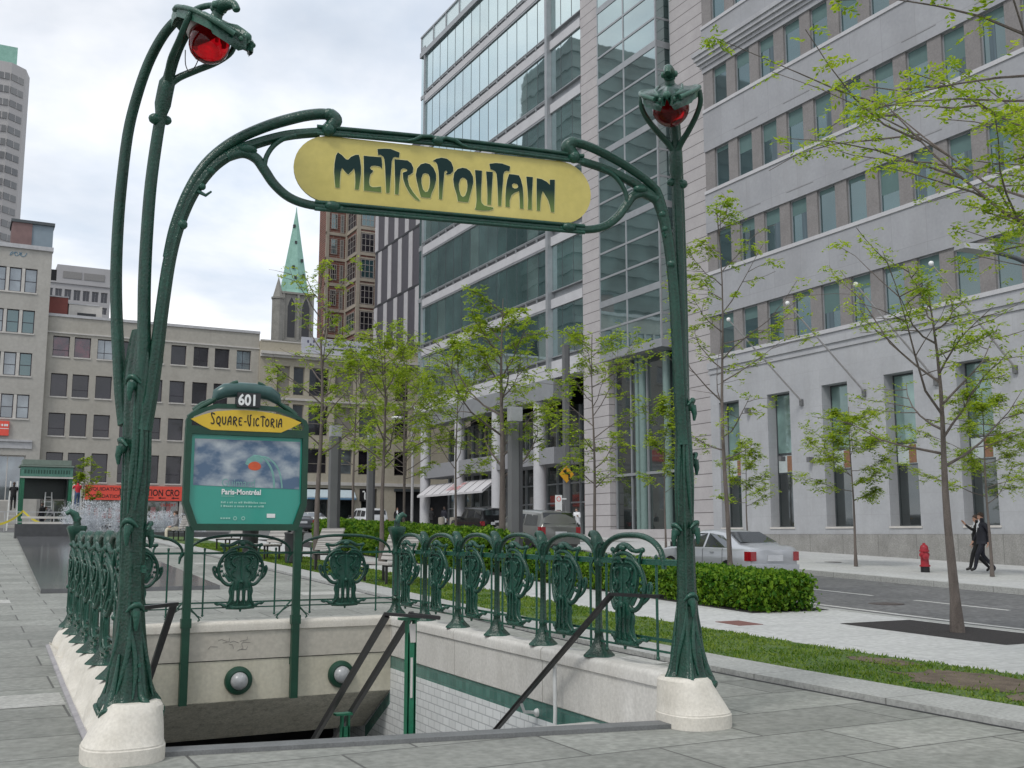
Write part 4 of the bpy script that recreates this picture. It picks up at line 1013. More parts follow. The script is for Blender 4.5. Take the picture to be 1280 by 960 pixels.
NB = 6
def side_balustrade(X, y0, label, sgn, cmat):
    o = thing('balustrade', label, 'balustrade', (X(y0), y0, CT), 0, 'green cast balustrades round the stairs')
    Y = [y0 + (YB - y0)*k/NB for k in range(NB + 1)]
    L = (YB - y0)/NB
    ang = math.atan2(L, X(Y[1]) - X(Y[0]))
    am = None
    for k in range(NB):
        ya, yb = Y[k], Y[k+1]; yc = (ya + yb)/2
        # the smooth relief side looks into the plaza for the left rail, into the stairs for the right rail
        place(CART, o, (X(yc), yc, 0), ang + (PI if True else 0), (.96, .96 if sgn > 0 else .96, 1))
        if am is None:
            am = arch_mesh(L*.93, 1.25, .295, .03, zflat=.8)
        place(am, o, (X(ya + .03), ya + .03, 0), ang)
        for u in (.13, .87): place(ROD, o, (X(ya + L*u), ya + L*u, 0))
        if k: place(POST, o, (X(ya), ya, CT), ang)
    bpy.data.objects.remove(am)
    mb = MB()
    ye = y0 - .3; mb.bar((X(ye), ye, 1.30), (X(YB), YB, 1.30), .03, .036); mb.tube([(X(ye), ye, 1.322), (X(YB), YB, 1.322)], .013, 8); mb.build('top_rail', M['bronze'], o, world=True)
    mb = MB(); mb.bar((X(ye), ye, .645), (X(YB), YB, .645), .02, .024); mb.build('bottom_rail', M['bronze'], o, world=True)
    mb = MB(); mb.bar((X(ye), ye, .545), (X(YB), YB, .545), .014, .018); mb.build('bottom_rail', M['bronze'], o, world=True)
    corner_post(o, X(YB), YB, M['bronze'], sgn)
    return o
side_balustrade(XR, 7.62, 'right green cast balustrade of shields and arches along the tiled stair wall', 1, 'bronze')
side_balustrade(XL, 8.2, 'left green cast balustrade seen almost end on above the scalloped stone wall', -1, 'bronze')
bb = thing('balustrade', 'back green cast balustrade of three thin arched bays crossing behind the station notice board', 'balustrade', (3.5, YB, CT), 0, 'green cast balustrades round the stairs')
bx = [XL(YB) + .06, 2.77, 4.235, XR(YB) - .06]
for a, b in zip(bx, bx[1:]):
    am = arch_mesh((b - a)*.94, 1.28, .26, .019); place(am, bb, (a + (b-a)*.03, YB, 0)); bpy.data.objects.remove(am)
    place(CART, bb, ((a+b)/2, YB, 0))
    for u in (.17, .83): place(ROD, bb, (a + (b-a)*u, YB, 0))
for z, r in ((1.30, .026), (.645, .018), (.575, .014)):
    mb = MB(); mb.bar((bx[0], YB, z), (bx[-1], YB, z), r, r*1.15); mb.build('top_rail' if z > 1 else 'bottom_rail', M['bronze'], bb, world=True)
for x in (2.77, 4.235):
    mb = MB()
    for s_ in (-1, 1):
        mb.tube([(x + s_*.02, YB - .04, .66), (x + s_*.1, YB - .02, .56), (x + s_*.2, YB, .455), (x + s_*.215, YB, .42), (x + s_*.19, YB, .41)], .012, 6)
        mb.tube([(x + s_*.03, YB, 1.30), (x + s_*.07, YB, 1.24), (x + s_*.08, YB, 1.16)], [.03, .022, .012], 6)
    mb.tube([(x - .24, YB, .445), (x, YB - .01, .60), (x + .24, YB, .445)], .006, 5)
    mb.build('bracket', M['bronze'], bb, smooth=60, world=True)
bpy.data.objects.remove(CART); bpy.data.objects.remove(POST); bpy.data.objects.remove(ROD)

# ================================================================== STATION NOTICE BOARD
nb = thing('notice_board', 'green framed station notice board with a teal poster, SQUARE-VICTORIA name plate and number 601', 'notice board', (3.5, YA, 0))
YP = YA - .07
for x in (2.775, 4.235):
    mb = MB(); mb.box(x - .05, x + .05, YP - .03, YP + .05, -.64, 1.655); mb.box(x - .065, x + .065, YP - .035, YP + .06, .34, .46)
    mb.box(x - .052, x + .052, YP + .05, YA + .02, -.2, -.1); mb.build('post', M['greenpaint'], nb, world=True)
outer = [(2.665, 2.98), (2.665, 1.95), (2.80, 1.60), (4.21, 1.60), (4.335, 1.95), (4.335, 2.98)]
inner = [(2.745, 2.88), (2.745, 1.985), (2.855, 1.69), (4.155, 1.69), (4.255, 1.985), (4.255, 2.88)]
mb = MB(); mb.poly([outer, inner], lambda u, v, d: (u, YP - .045 + d, v), .11); mb.build('frame', M['greenpaint'], nb, world=True)
mb = MB(); mb.poly([[(2.72, 2.9), (2.72, 1.98), (2.84, 1.675), (4.17, 1.675), (4.28, 1.98), (4.28, 2.9)]], lambda u, v, d: (u, YP + d, v), .03)
poster = mb.build('poster', M['teal'], nb, world=True)
def flat(u, v, d=0.): return (u, YP - .004 - d, v)
mb = MB(); mb.poly([[(2.79, 2.2), (4.23, 2.17), (4.23, 2.83), (2.79, 2.82)]], lambda u, v, d: flat(u, v)); mb.build('cloud_picture', M['cloudprint'], poster, world=True)
mb = MB()
for off in (0, .1):
    pts = spline([(3.88 + off*1.1, 2.18), (3.86 + off, 2.36), (3.8 + off*.9, 2.5), (3.7 + off*.5, 2.6), (3.58, 2.615 - off*.3)], 5)
    mb.tube([flat(p[0], p[1], .001) for p in pts], [.014 if not off else .011]*len(pts), 4, flat=.12, ref=(1, 0, 0))
mb.poly([[(3.47, 2.5), (3.5, 2.57), (3.58, 2.625), (3.66, 2.61), (3.72, 2.56), (3.69, 2.52), (3.6, 2.55), (3.53, 2.47)]], lambda u, v, d: flat(u, v, .002)); mb.build('lamp_picture', M['postergreen'], poster, world=True)
mb = MB(); mb.poly([[(3.60 + .08*math.cos(a)*(1.1 - .1*math.sin(a)), 2.475 + .06*math.sin(a)) for a in [2*PI*k/20 for k in range(20)]]], lambda u, v, d: flat(u, v, .003)); mb.build('orange_lamp_picture', M['orange'], poster, world=True)
text_mesh('Guimard', .15, lambda x, y, d: flat(3.16 + x, 2.19 + y, .003), 0, sx=.86).build('poster_title', M['titlegrey'], poster, world=True)
text_mesh('Paris-Montr\u00e9al', .098, lambda x, y, d: flat(3.165 + x, 2.085 + y, .003), .003, sx=.92).build('poster_text', M['white'], poster, world=True)
mb = MB(); mb.box(3.165, 3.34, YP - .006, YP - .005, 2.058, 2.063); rg = random.Random(9)
for row, z in enumerate((1.965, 1.915)):
    x = 3.165
    while x < 3.76:
        w_ = rg.uniform(.012, .026); mb.box(x, x + w_, YP - .006, YP - .005, z, z + rg.choice((.018, .026, .02))); x += w_ + rg.choice((.006, .006, .02))
for x in (3.165, 3.2, 3.235, 3.27): mb.box(x, x + .026, YP - .006, YP - .005, 1.755, 1.775)
for cx in (3.36, 3.47):
    mb.poly([[(cx + .026*math.cos(a), 1.765 + .026*math.sin(a)) for a in [2*PI*k/14 for k in range(14)]], [(cx + .016*math.cos(a), 1.765 + .016*math.sin(a)) for a in [2*PI*k/14 for k in range(14)]]], lambda u, v, d: flat(u, v, .003))
mb.build('poster_small_print', M['tealdark'], poster, world=True)
mb = MB(); mb.box(3.79, 3.905, YP - .007, YP - .004, 1.775, 1.83); mb.build('poster_label', M['white'], poster, world=True)
# header with name plate
HX = 3.47
hd = [(-.80, 2.96), (-.805, 3.06), (-.775, 3.13), (-.70, 3.185), (-.55, 3.25), (-.42, 3.30), (0, 3.315), (.42, 3.30), (.55, 3.25), (.72, 3.185), (.83, 3.13), (.865, 3.05), (.865, 2.96)]
hi = [(-.735, 2.99), (-.74, 3.06), (-.71, 3.11), (-.52, 3.205), (-.40, 3.24), (0, 3.25), (.40, 3.24), (.52, 3.205), (.74, 3.13), (.80, 3.05), (.80, 2.99)]
mb = MB(); mb.poly([[(HX + a, b) for a, b in hd], [(HX + a, b) for a, b in hi]], lambda u, v, d: (u, YP - .04 + d, v), .1)
for s_ in (-1, 1):
    mb.tube([(HX + s_*p[0], YP - .0, p[1]) for p in spline([(.78, 3.1), (.62, 3.24), (.48, 3.33), (.38, 3.42), (.29, 3.52), (.21, 3.59), (.14, 3.615)], 4)], .03, 8)
    mb.tube([(HX + s_*p[0], YP + .05, p[1]) for p in spline([(.70, 3.2), (.6, 3.28), (.5, 3.34), (.45, 3.35)], 4)], [.04]*6 + [.03]*7, 8)
mb.build('header_frame', M['greenpaint'], nb, smooth=40, world=True)
np_ = [(-.755, 3.075), (-.60, 3.14), (-.42, 3.195), (-.2, 3.222), (0, 3.23), (.2, 3.222), (.42, 3.198), (.60, 3.155), (.755, 3.095), (.64, 3.03), (.50, 2.96), (.47, 2.945), (-.48, 2.94), (-.52, 2.955), (-.60, 2.99)]
mb = MB(); mb.poly([[(HX + a, b) for a, b in np_]], lambda u, v, d: (u, YP - .052 + d, v), .02); plate = mb.build('name_plate', M['signyellow2'], nb, world=True)
STROKES = {  # art-nouveau capitals as pen strokes in a 1 x 1.6 box
 'S': [[(.85, 1.5), (.1, 1.62), (.18, 1.2), (.7, .6), (.62, .12), (.0, .18)]], 'Q': [[(.5, 1.15), (.1, .9), (.12, .3), (.5, .1), (.85, .35), (.85, .9), (.5, 1.15)], [(.5, .25), (.75, -.12), (.95, -.16)]],
 'U': [[(.1, 1.15), (.12, .4), (.45, .1), (.8, .3), (.85, 1.15)]], 'A': [[(.05, 0), (.18, .7), (.5, 1.2), (.8, 1.1), (.85, .1)], [(.15, .5), (.85, .6)]],
 'R': [[(.15, .05), (.15, 1.1), (.6, 1.15), (.85, .85), (.35, .62), (.55, .3), (.95, -.1)]], 'E': [[(.85, 1.1), (.3, 1.1), (.12, .65), (.3, .1), (.85, .12)], [(.15, .62), (.65, .65)]],
 '-': [[(.1, .6), (.6, .6)]], 'V': [[(.05, 1.55), (.0, 1.0), (.35, .15), (.6, .12), (.7, .9), (.6, 1.5), (.9, 1.6)]], 'I': [[(.2, 1.15), (.22, .05)]], 'C': [[(.8, 1.05), (.45, 1.15), (.12, .75), (.2, .25), (.55, .08), (.85, .25)]],
 'T': [[(-.1, 1.4), (.5, 1.52), (1.05, 1.35)], [(.48, 1.45), (.5, .05)]], 'O': [[(.5, 1.15), (.12, .85), (.15, .3), (.5, .08), (.85, .35), (.85, .85), (.5, 1.15)]]}
mb = MB(); x = HX - .49; lw = {'-': .7, 'I': .45, 'T': .85}
for ch in 'SQUARE-VICTORIA':
    for st_ in STROKES[ch]:
        pts = spline([(p[0], p[1]) for p in st_], 4) if len(st_) > 3 else [Vector(p) for p in st_]
        for a, b in zip(pts, pts[1:]):
            dv = (b - a); 
            if dv.length < 1e-4: continue
            nrm = Vector((-dv.y, dv.x)).normalized() * (.088 + .045*abs(dv.normalized().y)); e = dv.normalized()*.05
            q = [a - e + nrm, a - e - nrm, b + e - nrm, b + e + nrm]
            mb.add([(x + v_[0]*.055, YP - .0555 - .0002*(len(mb.f) % 5), 3.015 + v_[1]*.094) for v_ in q], [(0, 1, 2, 3)])
    x += .0735 * lw.get(ch, 1.) 
mb.build('name_lettering', M['letter'] if False else M['black'], plate, world=True, rec=False)
mb = MB(); mb.tube([(HX + x, YP + .02, z) for x, z in ((-.44, 3.36), (-.40, 3.43), (-.3, 3.49), (-.1, 3.515), (.1, 3.515), (.3, 3.49), (.40, 3.43), (.44, 3.36))], [.04, .085, .1, .105, .105, .1, .085, .04], 14); mb.build('lamp_hood', mat('grey_green_hood', (.035, .085, .08), .3, var=.2), nb, smooth=60, world=True)
mb = MB(); mb.box(HX - .155, HX + .16, YP - .095, YP - .03, 3.27, 3.465); nplate = mb.build('number_plate', M['plastic'], nb, world=True)
text_mesh('601', .205, lambda x, y, d: (HX - .148 + x, YP - .098, 3.296 + y), .007, sx=.86).build('number_lettering', M['white'], nplate, world=True)

# ================================================================== HANDRAILS
SLOPE = .655
hr = thing('handrail', 'black flat handrail sloping down the right-hand tiled wall from the lamp column', 'handrail', (5.3, 8.3, 0))
mb = MB(); xh = 5.24
mb.bar((xh + .1, 7.45, 1.03), (xh + .02, 8.12, 1.02), .05, .028); mb.bar((xh + .02, 8.10, 1.02), (xh + .1, 14.2, 1.02 - SLOPE*6.1), .05, .034); mb.build('rail_bar', M['blackmetal'], hr, world=True)
mb = MB(); mb.tube([(5.33, 9.25, .30), (5.345, 9.27, -.17), (5.345, 9.29, -.55)], .02, 8); mb.tube([(5.33, 9.25, .28), (5.31, 9.25, .33)], .02, 8); mb.build('white_upright', M['whitepaint'], hr, smooth=60, world=True)
for y in (9.9, 11.4):
    mb = MB(); mb.tube([(XR(y) - .1, y, 1.02 - SLOPE*(y-8.1) - .12), (xh + .1, y, 1.02 - SLOPE*(y-8.1) - .1), (xh + .06, y, 1.02 - SLOPE*(y-8.1))], .018, 8); mb.sphere((XR(y) - .1, y, 1.02 - SLOPE*(y-8.1) - .12), .045, 10); mb.build('wall_bracket', M['whitepaint'], hr, smooth=60, world=True)
hl = thing('handrail', 'black handrail going down behind the left lamp column', 'handrail', (1.5, 8.8, 0))
mb = MB(); mb.bar((1.3, 8.5, 1.0), (1.62, 8.86, 1.0), .05, .028); mb.bar((1.6, 8.84, 1.0), (1.66, 14.2, 1.0 - SLOPE*5.4), .05, .034); mb.build('rail_bar', M['blackmetal'], hl, world=True)
hc = thing('handrail', 'double black handrail on bright green posts down the middle of the stairs', 'handrail', (3.35, 8.3, 0))
zc0 = .90; yc0 = 8.25
for x in (3.18, 3.40):
    mb = MB(); mb.bar((x, yc0, zc0), (x + .12, yc0 + 6, zc0 - SLOPE*6), .04, .05); mb.build('rail_bar', M['blackmetal'], hc, world=True)
mb = MB(); mb.bar((3.16, yc0 + .01, zc0 + .01), (3.60, yc0 - .12, zc0 - .03), .055, .025); mb.bar((3.38, yc0, zc0), (3.6, yc0 - .11, zc0 - .03), .05, .03); mb.build('end_loop', M['blackmetal'], hc, world=True)
for k, (y, x) in enumerate(((8.27, 3.40), (9.75, 3.36), (11.1, 3.33))):
    zt = zc0 - SLOPE*(y - yc0) - .035; zb = -.17 - ((y - 8.15)/.295)*.17
    mb = MB(); mb.box(x - .034, x + .034, y - .03, y - .022, zb, zt - .1); 
    mb.box(x - .04, x - .022, y - .03, y + .03, zb, zt); mb.box(x + .022, x + .04, y - .03, y + .03, zb, zt); mb.box(x - .1, x + .06, y - .045, y + .045, zt, zt + .02)
    po = mb.build('rail_post', M['brightgreen'], hc, world=True)
    if k == 0:
        mb = MB(); mb.poly([[(x - .028, zt - .03), (x + .03, zt - .03), (x + .03, zt - .18), (x - .015, zt - .18)]], lambda u, v, d: (u, y - .034 + d, v), .003)
        mb.box(x - .012, x + .008, y - .034, y - .031, zt - .62, zt - .3); mb.build('pale_sticker', M['trim'], po, world=True)
# ================================================================== BUILDINGS
def FX(X0): return lambda u, w, z: (X0 - w, u, z)      # facade facing -X, u runs along Y
def FY(Y0): return lambda u, w, z: (u, Y0 - w, z)      # facade facing -Y, u runs along X
def fbox(mb, F, u0, u1, w0, w1, z0, z1):
    a = F(u0, w0, z0); b = F(u1, w1, z1)
    return mb.box(a[0], b[0], a[1], b[1], a[2], b[2])
def wallgrid(mb, F, u0, u1, z0, z1, cols, rows, dep=.35, front=0., pier=None, pier_in=.06):
    """bands over the full length, piers between the openings of each row"""
    zz = z0
    for a, b in sorted(rows):
        if a > zz: fbox(mb, F, u0, u1, front - dep, front, zz, a)
        zz = b
        uu = u0
        mbp = pier or mb
        for c, d in sorted(cols):
            if c > uu + 1e-3: fbox(mbp, F, uu, c, front - dep, front - (pier_in if pier else 0), a, b)
            uu = d
        if u1 > uu + 1e-3: fbox(mbp, F, uu, u1, front - dep, front - (pier_in if pier else 0), a, b)
    if z1 > zz: fbox(mb, F, u0, u1, front - dep, front, zz, z1)
def window(parent, F, u0, u1, z0, z1, inset, fm, gm, fw=.06, vbars=(), hbars=(), name='window', blind=None):
    mb = MB(); i0, i1 = -inset - .03, -inset + .03
    for a, b, c, d in ((u0, u0 + fw, z0, z1), (u1 - fw, u1, z0, z1), (u0 + fw, u1 - fw, z0, z0 + fw), (u0 + fw, u1 - fw, z1 - fw, z1)): fbox(mb, F, a, b, i0, i1, c, d)
    for v in vbars: fbox(mb, F, u0 + (u1-u0)*v - fw*.35, u0 + (u1-u0)*v + fw*.35, i0, i1 - .004, z0 + fw, z1 - fw)
    for v in hbars: fbox(mb, F, u0 + fw, u1 - fw, i0, i1 - .006, z0 + (z1-z0)*v - fw*.35, z0 + (z1-z0)*v + fw*.35)
    o = mb.build(name, fm, parent, world=True)
    o.location = Vector(F((u0+u1)/2, -inset, z0)) - Vector(parent.location)
    me = o.data
    for v in me.vertices: v.co -= Vector(o.location)
    mb = MB(); fbox(mb, F, u0 + fw*.5, u1 - fw*.5, -inset - .02, -inset - .006, z0 + fw*.5, z1 - fw*.5)
    p = mb.build('pane', gm, o, world=True)
    if blind:
        mb = MB(); zb = z1 - (z1 - z0)*blind; fbox(mb, F, u0 + fw, u1 - fw, -inset - .004, -inset - .001, zb, z1 - fw); mb.build('blind', M['blind'], o, world=True)
    return o

# ------------------------------------------------------------------ grey limestone building, right
XS = 32.7; F = FX(XS)
sb = thing('stone_building', 'long pale grey limestone building with rows of narrow windows filling the right side', 'building', (XS, 40, g(40)))
cols = [(40.45 - 1.735*k - 1.07, 40.45 - 1.735*k) for k in range(15)]
rows = [(10.27, 12.27), (14.53, 16.56), (18.74, 20.82), (23.05, 25.05), (27.58, 29.6), (31.9, 33.9)]
gcols = [(39.08 - 3.46*k, 40.56 - 3.46*k) for k in range(7)]
mb = MB(); mb.box(XS + .8, XS + 14, 12, 41.15, 0, 36.); mb.build('core', M['recess'], sb, world=True)
mb = MB(); pm = MB()
wallgrid(mb, F, 12, 41.2, 9.4, 36.2, cols, rows, .5, 0, pm, .07)
mb.mi = 1; mb.add(pm.v, pm.f); mb.mi = 2
for a, b in rows[1:5]:
    for k in range(0, 15, 2): fbox(mb, F, 37.1 - 1.735*k, 38.8 - 1.735*k, -.02, .01, b + .42, b + .445)
mb.build('upper_wall', [M['facade'], M['pierstone'], mat('joint_grey', (.2, .2, .205), .8)], sb, world=True)
mb = MB(); wallgrid(mb, F, 12, 41.2, 1.56, 9.4, gcols, [(1.83, 7.89)], .7, .015); mb.build('ground_floor_wall', M['facade_plain'], sb, world=True)
mb = MB()
for y in ys(12, 41.0, 1.8):
    pass
mb.box(XS - .09, XS + .5, 12, 41.25, -.2, 1.555); mb.build('plinth', M['plinth'], sb, world=True)
mb = MB()
for a, b in rows: fbox(mb, F, 12, 41.2, .0, .05, a - .17, a - .002)
mb.build('window_sills', M['spandrel'], sb, world=True)
for z0, z1, w_ in ((9.36, 9.5, .07), (9.5, 9.62, .04), (9.62, 9.93, .11), (25.32, 25.5, .08), (25.5, 25.72, .2), (25.72, 25.95, .3), (25.95, 26.17, .38)):
    if z0 in (9.36, 25.32): mb = MB()
    fbox(mb, F, 12, 41.2 + w_, .003, w_, z0, z1)
    if z1 in (9.93, 26.17): mb.build('cornice', M['facade_plain'], sb, world=True)
rg = random.Random(21)
for ri, (a, b) in enumerate(rows):
    for k, (c, d) in enumerate(cols):
        o = window(sb, F, c, d, a, b, .20, M['alu'], M['glassstone'], .055, blind=rg.choice((.3, .35, .42, .3, .62, .22, .12)))
        if rg.random() < .4:
            mb = MB(); u0 = c + .07 if rg.random() < .4 else c + .5; fbox(mb, F, u0, u0 + rg.uniform(.25, .45), -.204, -.2025, a + .06, b - .5); mb.build('curtain', mat('pale_curtain', (.085, .12, .14), .8, var=.35, scale=1.0, stretch=(1, 14, .3)), o, world=True)
for c, d in gcols:
    o = window(sb, F, c, d, 1.86, 7.89, .52, M['aludark'], M['glassshop'], .06, name='tall_window', hbars=(.4, .54))
    mb = MB(); fbox(mb, F, c + .06, d - .06, -.522, -.505, 4.32, 5.08); mb.build('pale_panel', M['ceiling'], o, world=True)
    mb = MB(); fbox(mb, F, c + .5, c + .86, -.504, -.495, 4.34, 5.06); mb.build('brown_panel', mat('brown_board', (.23, .12, .07), .7, var=.2), o, world=True)
    mb = MB(); fbox(mb, F, c + .06, d - .06, -.522, -.512, 5.2, 7.83); mb.build('upper_pane', M['glassgreen'], o, world=True)
    mb = MB(); fbox(mb, F, c - .06, d + .06, -.5, .05, 1.79, 1.87); mb.build('sill', M['trim'], o, world=True)
for y, z in ((38.3, 7.3), (36.1, 4.9), (34.35, 4.75)):
    mb = MB(); mb.box(XS - .28, XS - .015, y - .08, y + .08, z - .12, z + .1); mb.build('wall_lamp', M['postgrey'], sb, world=True)
for k, y in enumerate((34.83, 31.2, 27.6, 24.2)):
    o = thing('flagpole', ['bare slanted flagpole nearest the glass building on the stone facade', 'bare slanted flagpole, second from the glass building', 'bare slanted flagpole, third from the glass building, behind the leaning tree', 'bare slanted flagpole furthest from the glass building, near the right edge'][k], 'flagpole', (XS, y, 7.3), 0, 'flagpoles on the stone building')
    mb = MB(); mb.tube([(0, 0, 0), (-3.95, 0, 3.28)], [.045, .03], 8); mb.build('pole', mat('pale_pole', (.36, .35, .35), .5, var=.1), o, smooth=60)
    mb = MB(); mb.sphere((-3.99, 0, 3.32), .09, 12); mb.build('ball_tip', M['white'], o, smooth=80)
    mb = MB(); mb.box(-.12, .0, -.08, .08, -.16, .12); mb.build('mount', M['postgrey'], o)

# ------------------------------------------------------------------ glass office building
XG = 33.7; F = FX(XG)
gb = thing('glass_building', 'modern office building with green glass storeys, white stone bands and a glazed corner bay', 'building', (XG, 60, g(60)))
B = [12.9, 17.25, 21.42, 26.0, 30.68, 35.12, 39.45]; T = [16.1, 20.3, 24.8, 29.45, 33.95, 38.36, 42.8]
mb = MB(); mb.box(XG + .9, 60, 41.25, 80.3, 11.6, 42.9); mb.box(XG + 4.5, 60, 41.25, 80.3, 0, 11.6); mb.box(XG + .9, 60, 41.25, 54.6, 42.9, 50); mb.build('core', M['recess'], gb, world=True)
mb = MB()
for i in range(7):
    lo = T[i-1] if i else 12.0
    fbox(mb, F, 58.92, 80.42, -.6, .06, lo + .14, B[i] - .38)
mb.build('stone_band', M['spandrel'], gb, world=True)
mb = MB()
for i in range(7):
    lo = T[i-1] if i else 12.0
    fbox(mb, F, 58.92, 80.42, -.6, .035, lo + .0, lo + .13); fbox(mb, F, 58.92, 80.42, .06, .12, B[i] - .09, B[i] - .02); fbox(mb, F, 58.92, 80.42, -.6, -.02, B[i] - .12, B[i])
    for k in range(15): fbox(mb, F, 58.95 + 1.5*k, 59.03 + 1.5*k, -.02, .11, B[i] - .38, B[i] - .10)
mb.build('catwalk_rail', M['alu'], gb, world=True)
mb = MB()
for i in range(7): fbox(mb, F, 58.92, 80.4, -.6, -.05, B[i] - .38, B[i] - .12)
mb.build('shadow_slot', M['slot'], gb, world=True); wr_ = random.Random(33)
for i in range(7):
    for k in range(14):
        y0 = 58.95 + 1.53*k; 
        mb = MB(); fbox(mb, F, y0 + .025, y0 + 1.525, -.09, -.06, B[i], T[i]); o = mb.build('window', M[wr_.choice(('glassup', 'glassup', 'glassup2', 'glassup2', 'glassup3', 'glassup4'))], gb, world=True)
        mb = MB(); fbox(mb, F, y0 - .012, y0 + .028, -.1, -.045, B[i], T[i]); mb.build('mullion', M['aludark'], o, world=True)
for a_, b_, w_ in ((58.6, 58.9, .3), (80.3, 80.48, .1)):
    mb = MB(); fbox(mb, F, a_, b_, -.6, w_, 11.9, 43.3); mb.build('corner_mullion', M['alu'], gb, world=True)
for i in range(7):
    lo = T[i-1] if i else 12.0; mb = MB()
    fbox(mb, F, 54.72, 58.6, -.6, .06, lo + .02, lo + .62); mb.mi = 1
    fbox(mb, F, 54.72, 58.6, -.6, -.2, lo + .62, B[i] - .04); fbox(mb, F, 54.72, 58.6, -.6, .02, B[i] - .04, B[i] + .02)
    mb.build('side_band', [M['spandrel'], M['alu']], gb, world=True)
for i in range(7):
    mb = MB(); fbox(mb, F, 54.74, 58.58, -.09, -.06, B[i] + .02, T[i]); o = mb.build('bay_window', M['glassup2' if i % 2 else 'glassup'], gb, world=True)
    mb = MB()
    for y in (55.9, 57.3): fbox(mb, F, y - .02, y + .02, -.06, -.045, B[i] + .02, T[i])
    mb.build('mullions', M['aludark'], o, world=True)
    mb = MB(); fbox(mb, F, 80.5, 81.3, -.7, -.05, B[i] - .1, T[i] + .6); mb.build('corner_pane', M['glassup'], gb, world=True)
for i in range(7): mb = MB(); fbox(mb, F, 80.48, 81.34, -.75, .0, T[i] + .62, T[i] + .95); mb.build('corner_band', M['alu'], gb, world=True)
mb = MB(); fbox(mb, F, 54.7, 81.3, -.5, .15, 42.8, 43.25); fbox(mb, F, 54.7, 81.4, -.2, .05, 44.7, 44.85)
for k in range(11): fbox(mb, F, 55 + 2.62*k, 55.14 + 2.62*k, -.1, .03, 43.2, 44.7)
mb.build('roof_screen_frame', M['alu'], gb, world=True)
mb = MB(); fbox(mb, F, 54.7, 81.3, -.08, -.06, 43.25, 44.7); mb.build('roof_screen_glass', mat('pale_screen_glass', (.55, .66, .68), .15, var=.04), gb, world=True)
mb = MB(); fbox(mb, F, 51.9, 54.7, -.95, .02, 0, 50); fbox(mb, F, 41.22, 45.2, -.95, .02, 0, 50); fbox(mb, F, 45.2, 51.9, -.95, .02, 0, 1.83); mb.build('stone_pier', M['tilestone'], gb, world=True)
# glazed corner bay above the lobby
XC = 32.9
mb = MB()
for i in range(1, 26):
    z = 11.82 + 1.53*i; th = .19 if i % 3 == 2 else .06
    mb.box(XC - .04, XC + 1.4, 45.44, 51.5, z - th, z + th)
mb.box(XC - .05, XC + 1.4, 45.4, 51.55, 11.5, 11.95); mb.box(XC - .02, XC + .06, 51.42, 51.52, 11.9, 50); mb.box(XC - .03, XC + .05, 48.6, 48.72, 11.9, 50); mb.box(XC - .03, XC + .05, 45.42, 45.52, 11.9, 50); mb.box(XC + .95, XC + 1.02, 45.41, 45.5, 11.9, 50)
mb.build('curtain_wall_frame', M['alu'], gb, world=True)
for i in range(25):
    z = 11.82 + 1.53*i
    mb = MB(); mb.box(XC, XC + 1.3, 45.46, 51.42, z + .06, z + 1.47); mb.build('curtain_wall_panel', M['glasscorner'], gb, world=True)
mb = MB(); fbox(mb, F, 45.3, 51.9, -.5, -.45, 1.83, 11.5); lobby = mb.build('lobby_glass', M['glassshop'], gb, world=True)
mb = MB(); fbox(mb, F, 45.3, 51.9, -.45, -.3, 4.85, 5.0)
for y in (45.35, 47, 48.6, 50.2, 51.8): fbox(mb, F, y - .05, y + .05, -.45, -.36, 1.83, 11.5)
mb.build('lobby_frame', M['alu'], lobby, world=True)
mb = MB()
for y in (46.6, 48.9, 49.4): mb = MB(); mb.tube([(XG + .3, y, 1.83), (XG + .3, y, 11.5)], .22 if y < 49 else .16, 14); mb.build('lobby_column', mat('grey_green_column', (.15, .22, .205), .3, var=.1), lobby, smooth=60, world=True)
# podium
mb = MB(); fbox(mb, F, 57.6, 81.0, -.9, .5, 10.15, 11.42); mb.build('podium_fascia', M['alu'], gb, world=True)
mb = MB(); fbox(mb, F, 54.9, 81.0, -.9, .38, 11.42, 12.0); mb.build('podium_band', M['spandrel'], gb, world=True)
mb = MB(); fbox(mb, F, 57.9, 79.5, -1.6, .3, 6.0, 7.05); mb.build('canopy_fascia', mat('grey_fascia', (.25, .255, .27), .5, var=.08), gb, world=True)
for y in (60.2, 66.3, 72.6, 79.2):
    mb = MB(); mb.tube([(XG - .05, y, g(y)), (XG - .05, y, 10.15)], .42, 18); mb.build('round_column', M['spandrel'], gb, smooth=60, world=True)
mb = MB(); fbox(mb, F, 54.7, 80.5, -2.8, -2.75, 0, 10.2); shop = mb.build('shop_glass', M['glassshop'], gb, world=True)
mb = MB()
for k in range(18): fbox(mb, F, 55 + 1.5*k, 55.1 + 1.5*k, -2.75, -2.6, 1.4, 10.1)
for z in (3.6, 4.9, 7.4): fbox(mb, F, 54.7, 80.5, -2.75, -2.65, z, z + .1)
mb.build('shop_frame', M['alu'], shop, world=True)
mb = MB(); fbox(mb, F, 57.2, 58.6, -2.6, -2.4, 3.0, 4.5); mb.build('red_display', mat('red_display', (.35, .02, .03), .6, var=.4, scale=2), shop, world=True)
mb = MB(); mb.loft([[(XG - 1.0, y, 4.45), (XG - 1.0, y, 4.6), (XG + .2, y, 5.5), (XG + .3, y, 5.45)] for y in (66.8, 78.6)])
mb.mi = 1
for k in range(9): mb.bar((XG - 1.01, 66.8 + 1.475*k, 4.61), (XG + .19, 66.8 + 1.475*k, 5.51), .03)
aw = mb.build('awning', [M['awning'], M['postgrey']], gb, world=True)
mb = MB(); rg = random.Random(4)
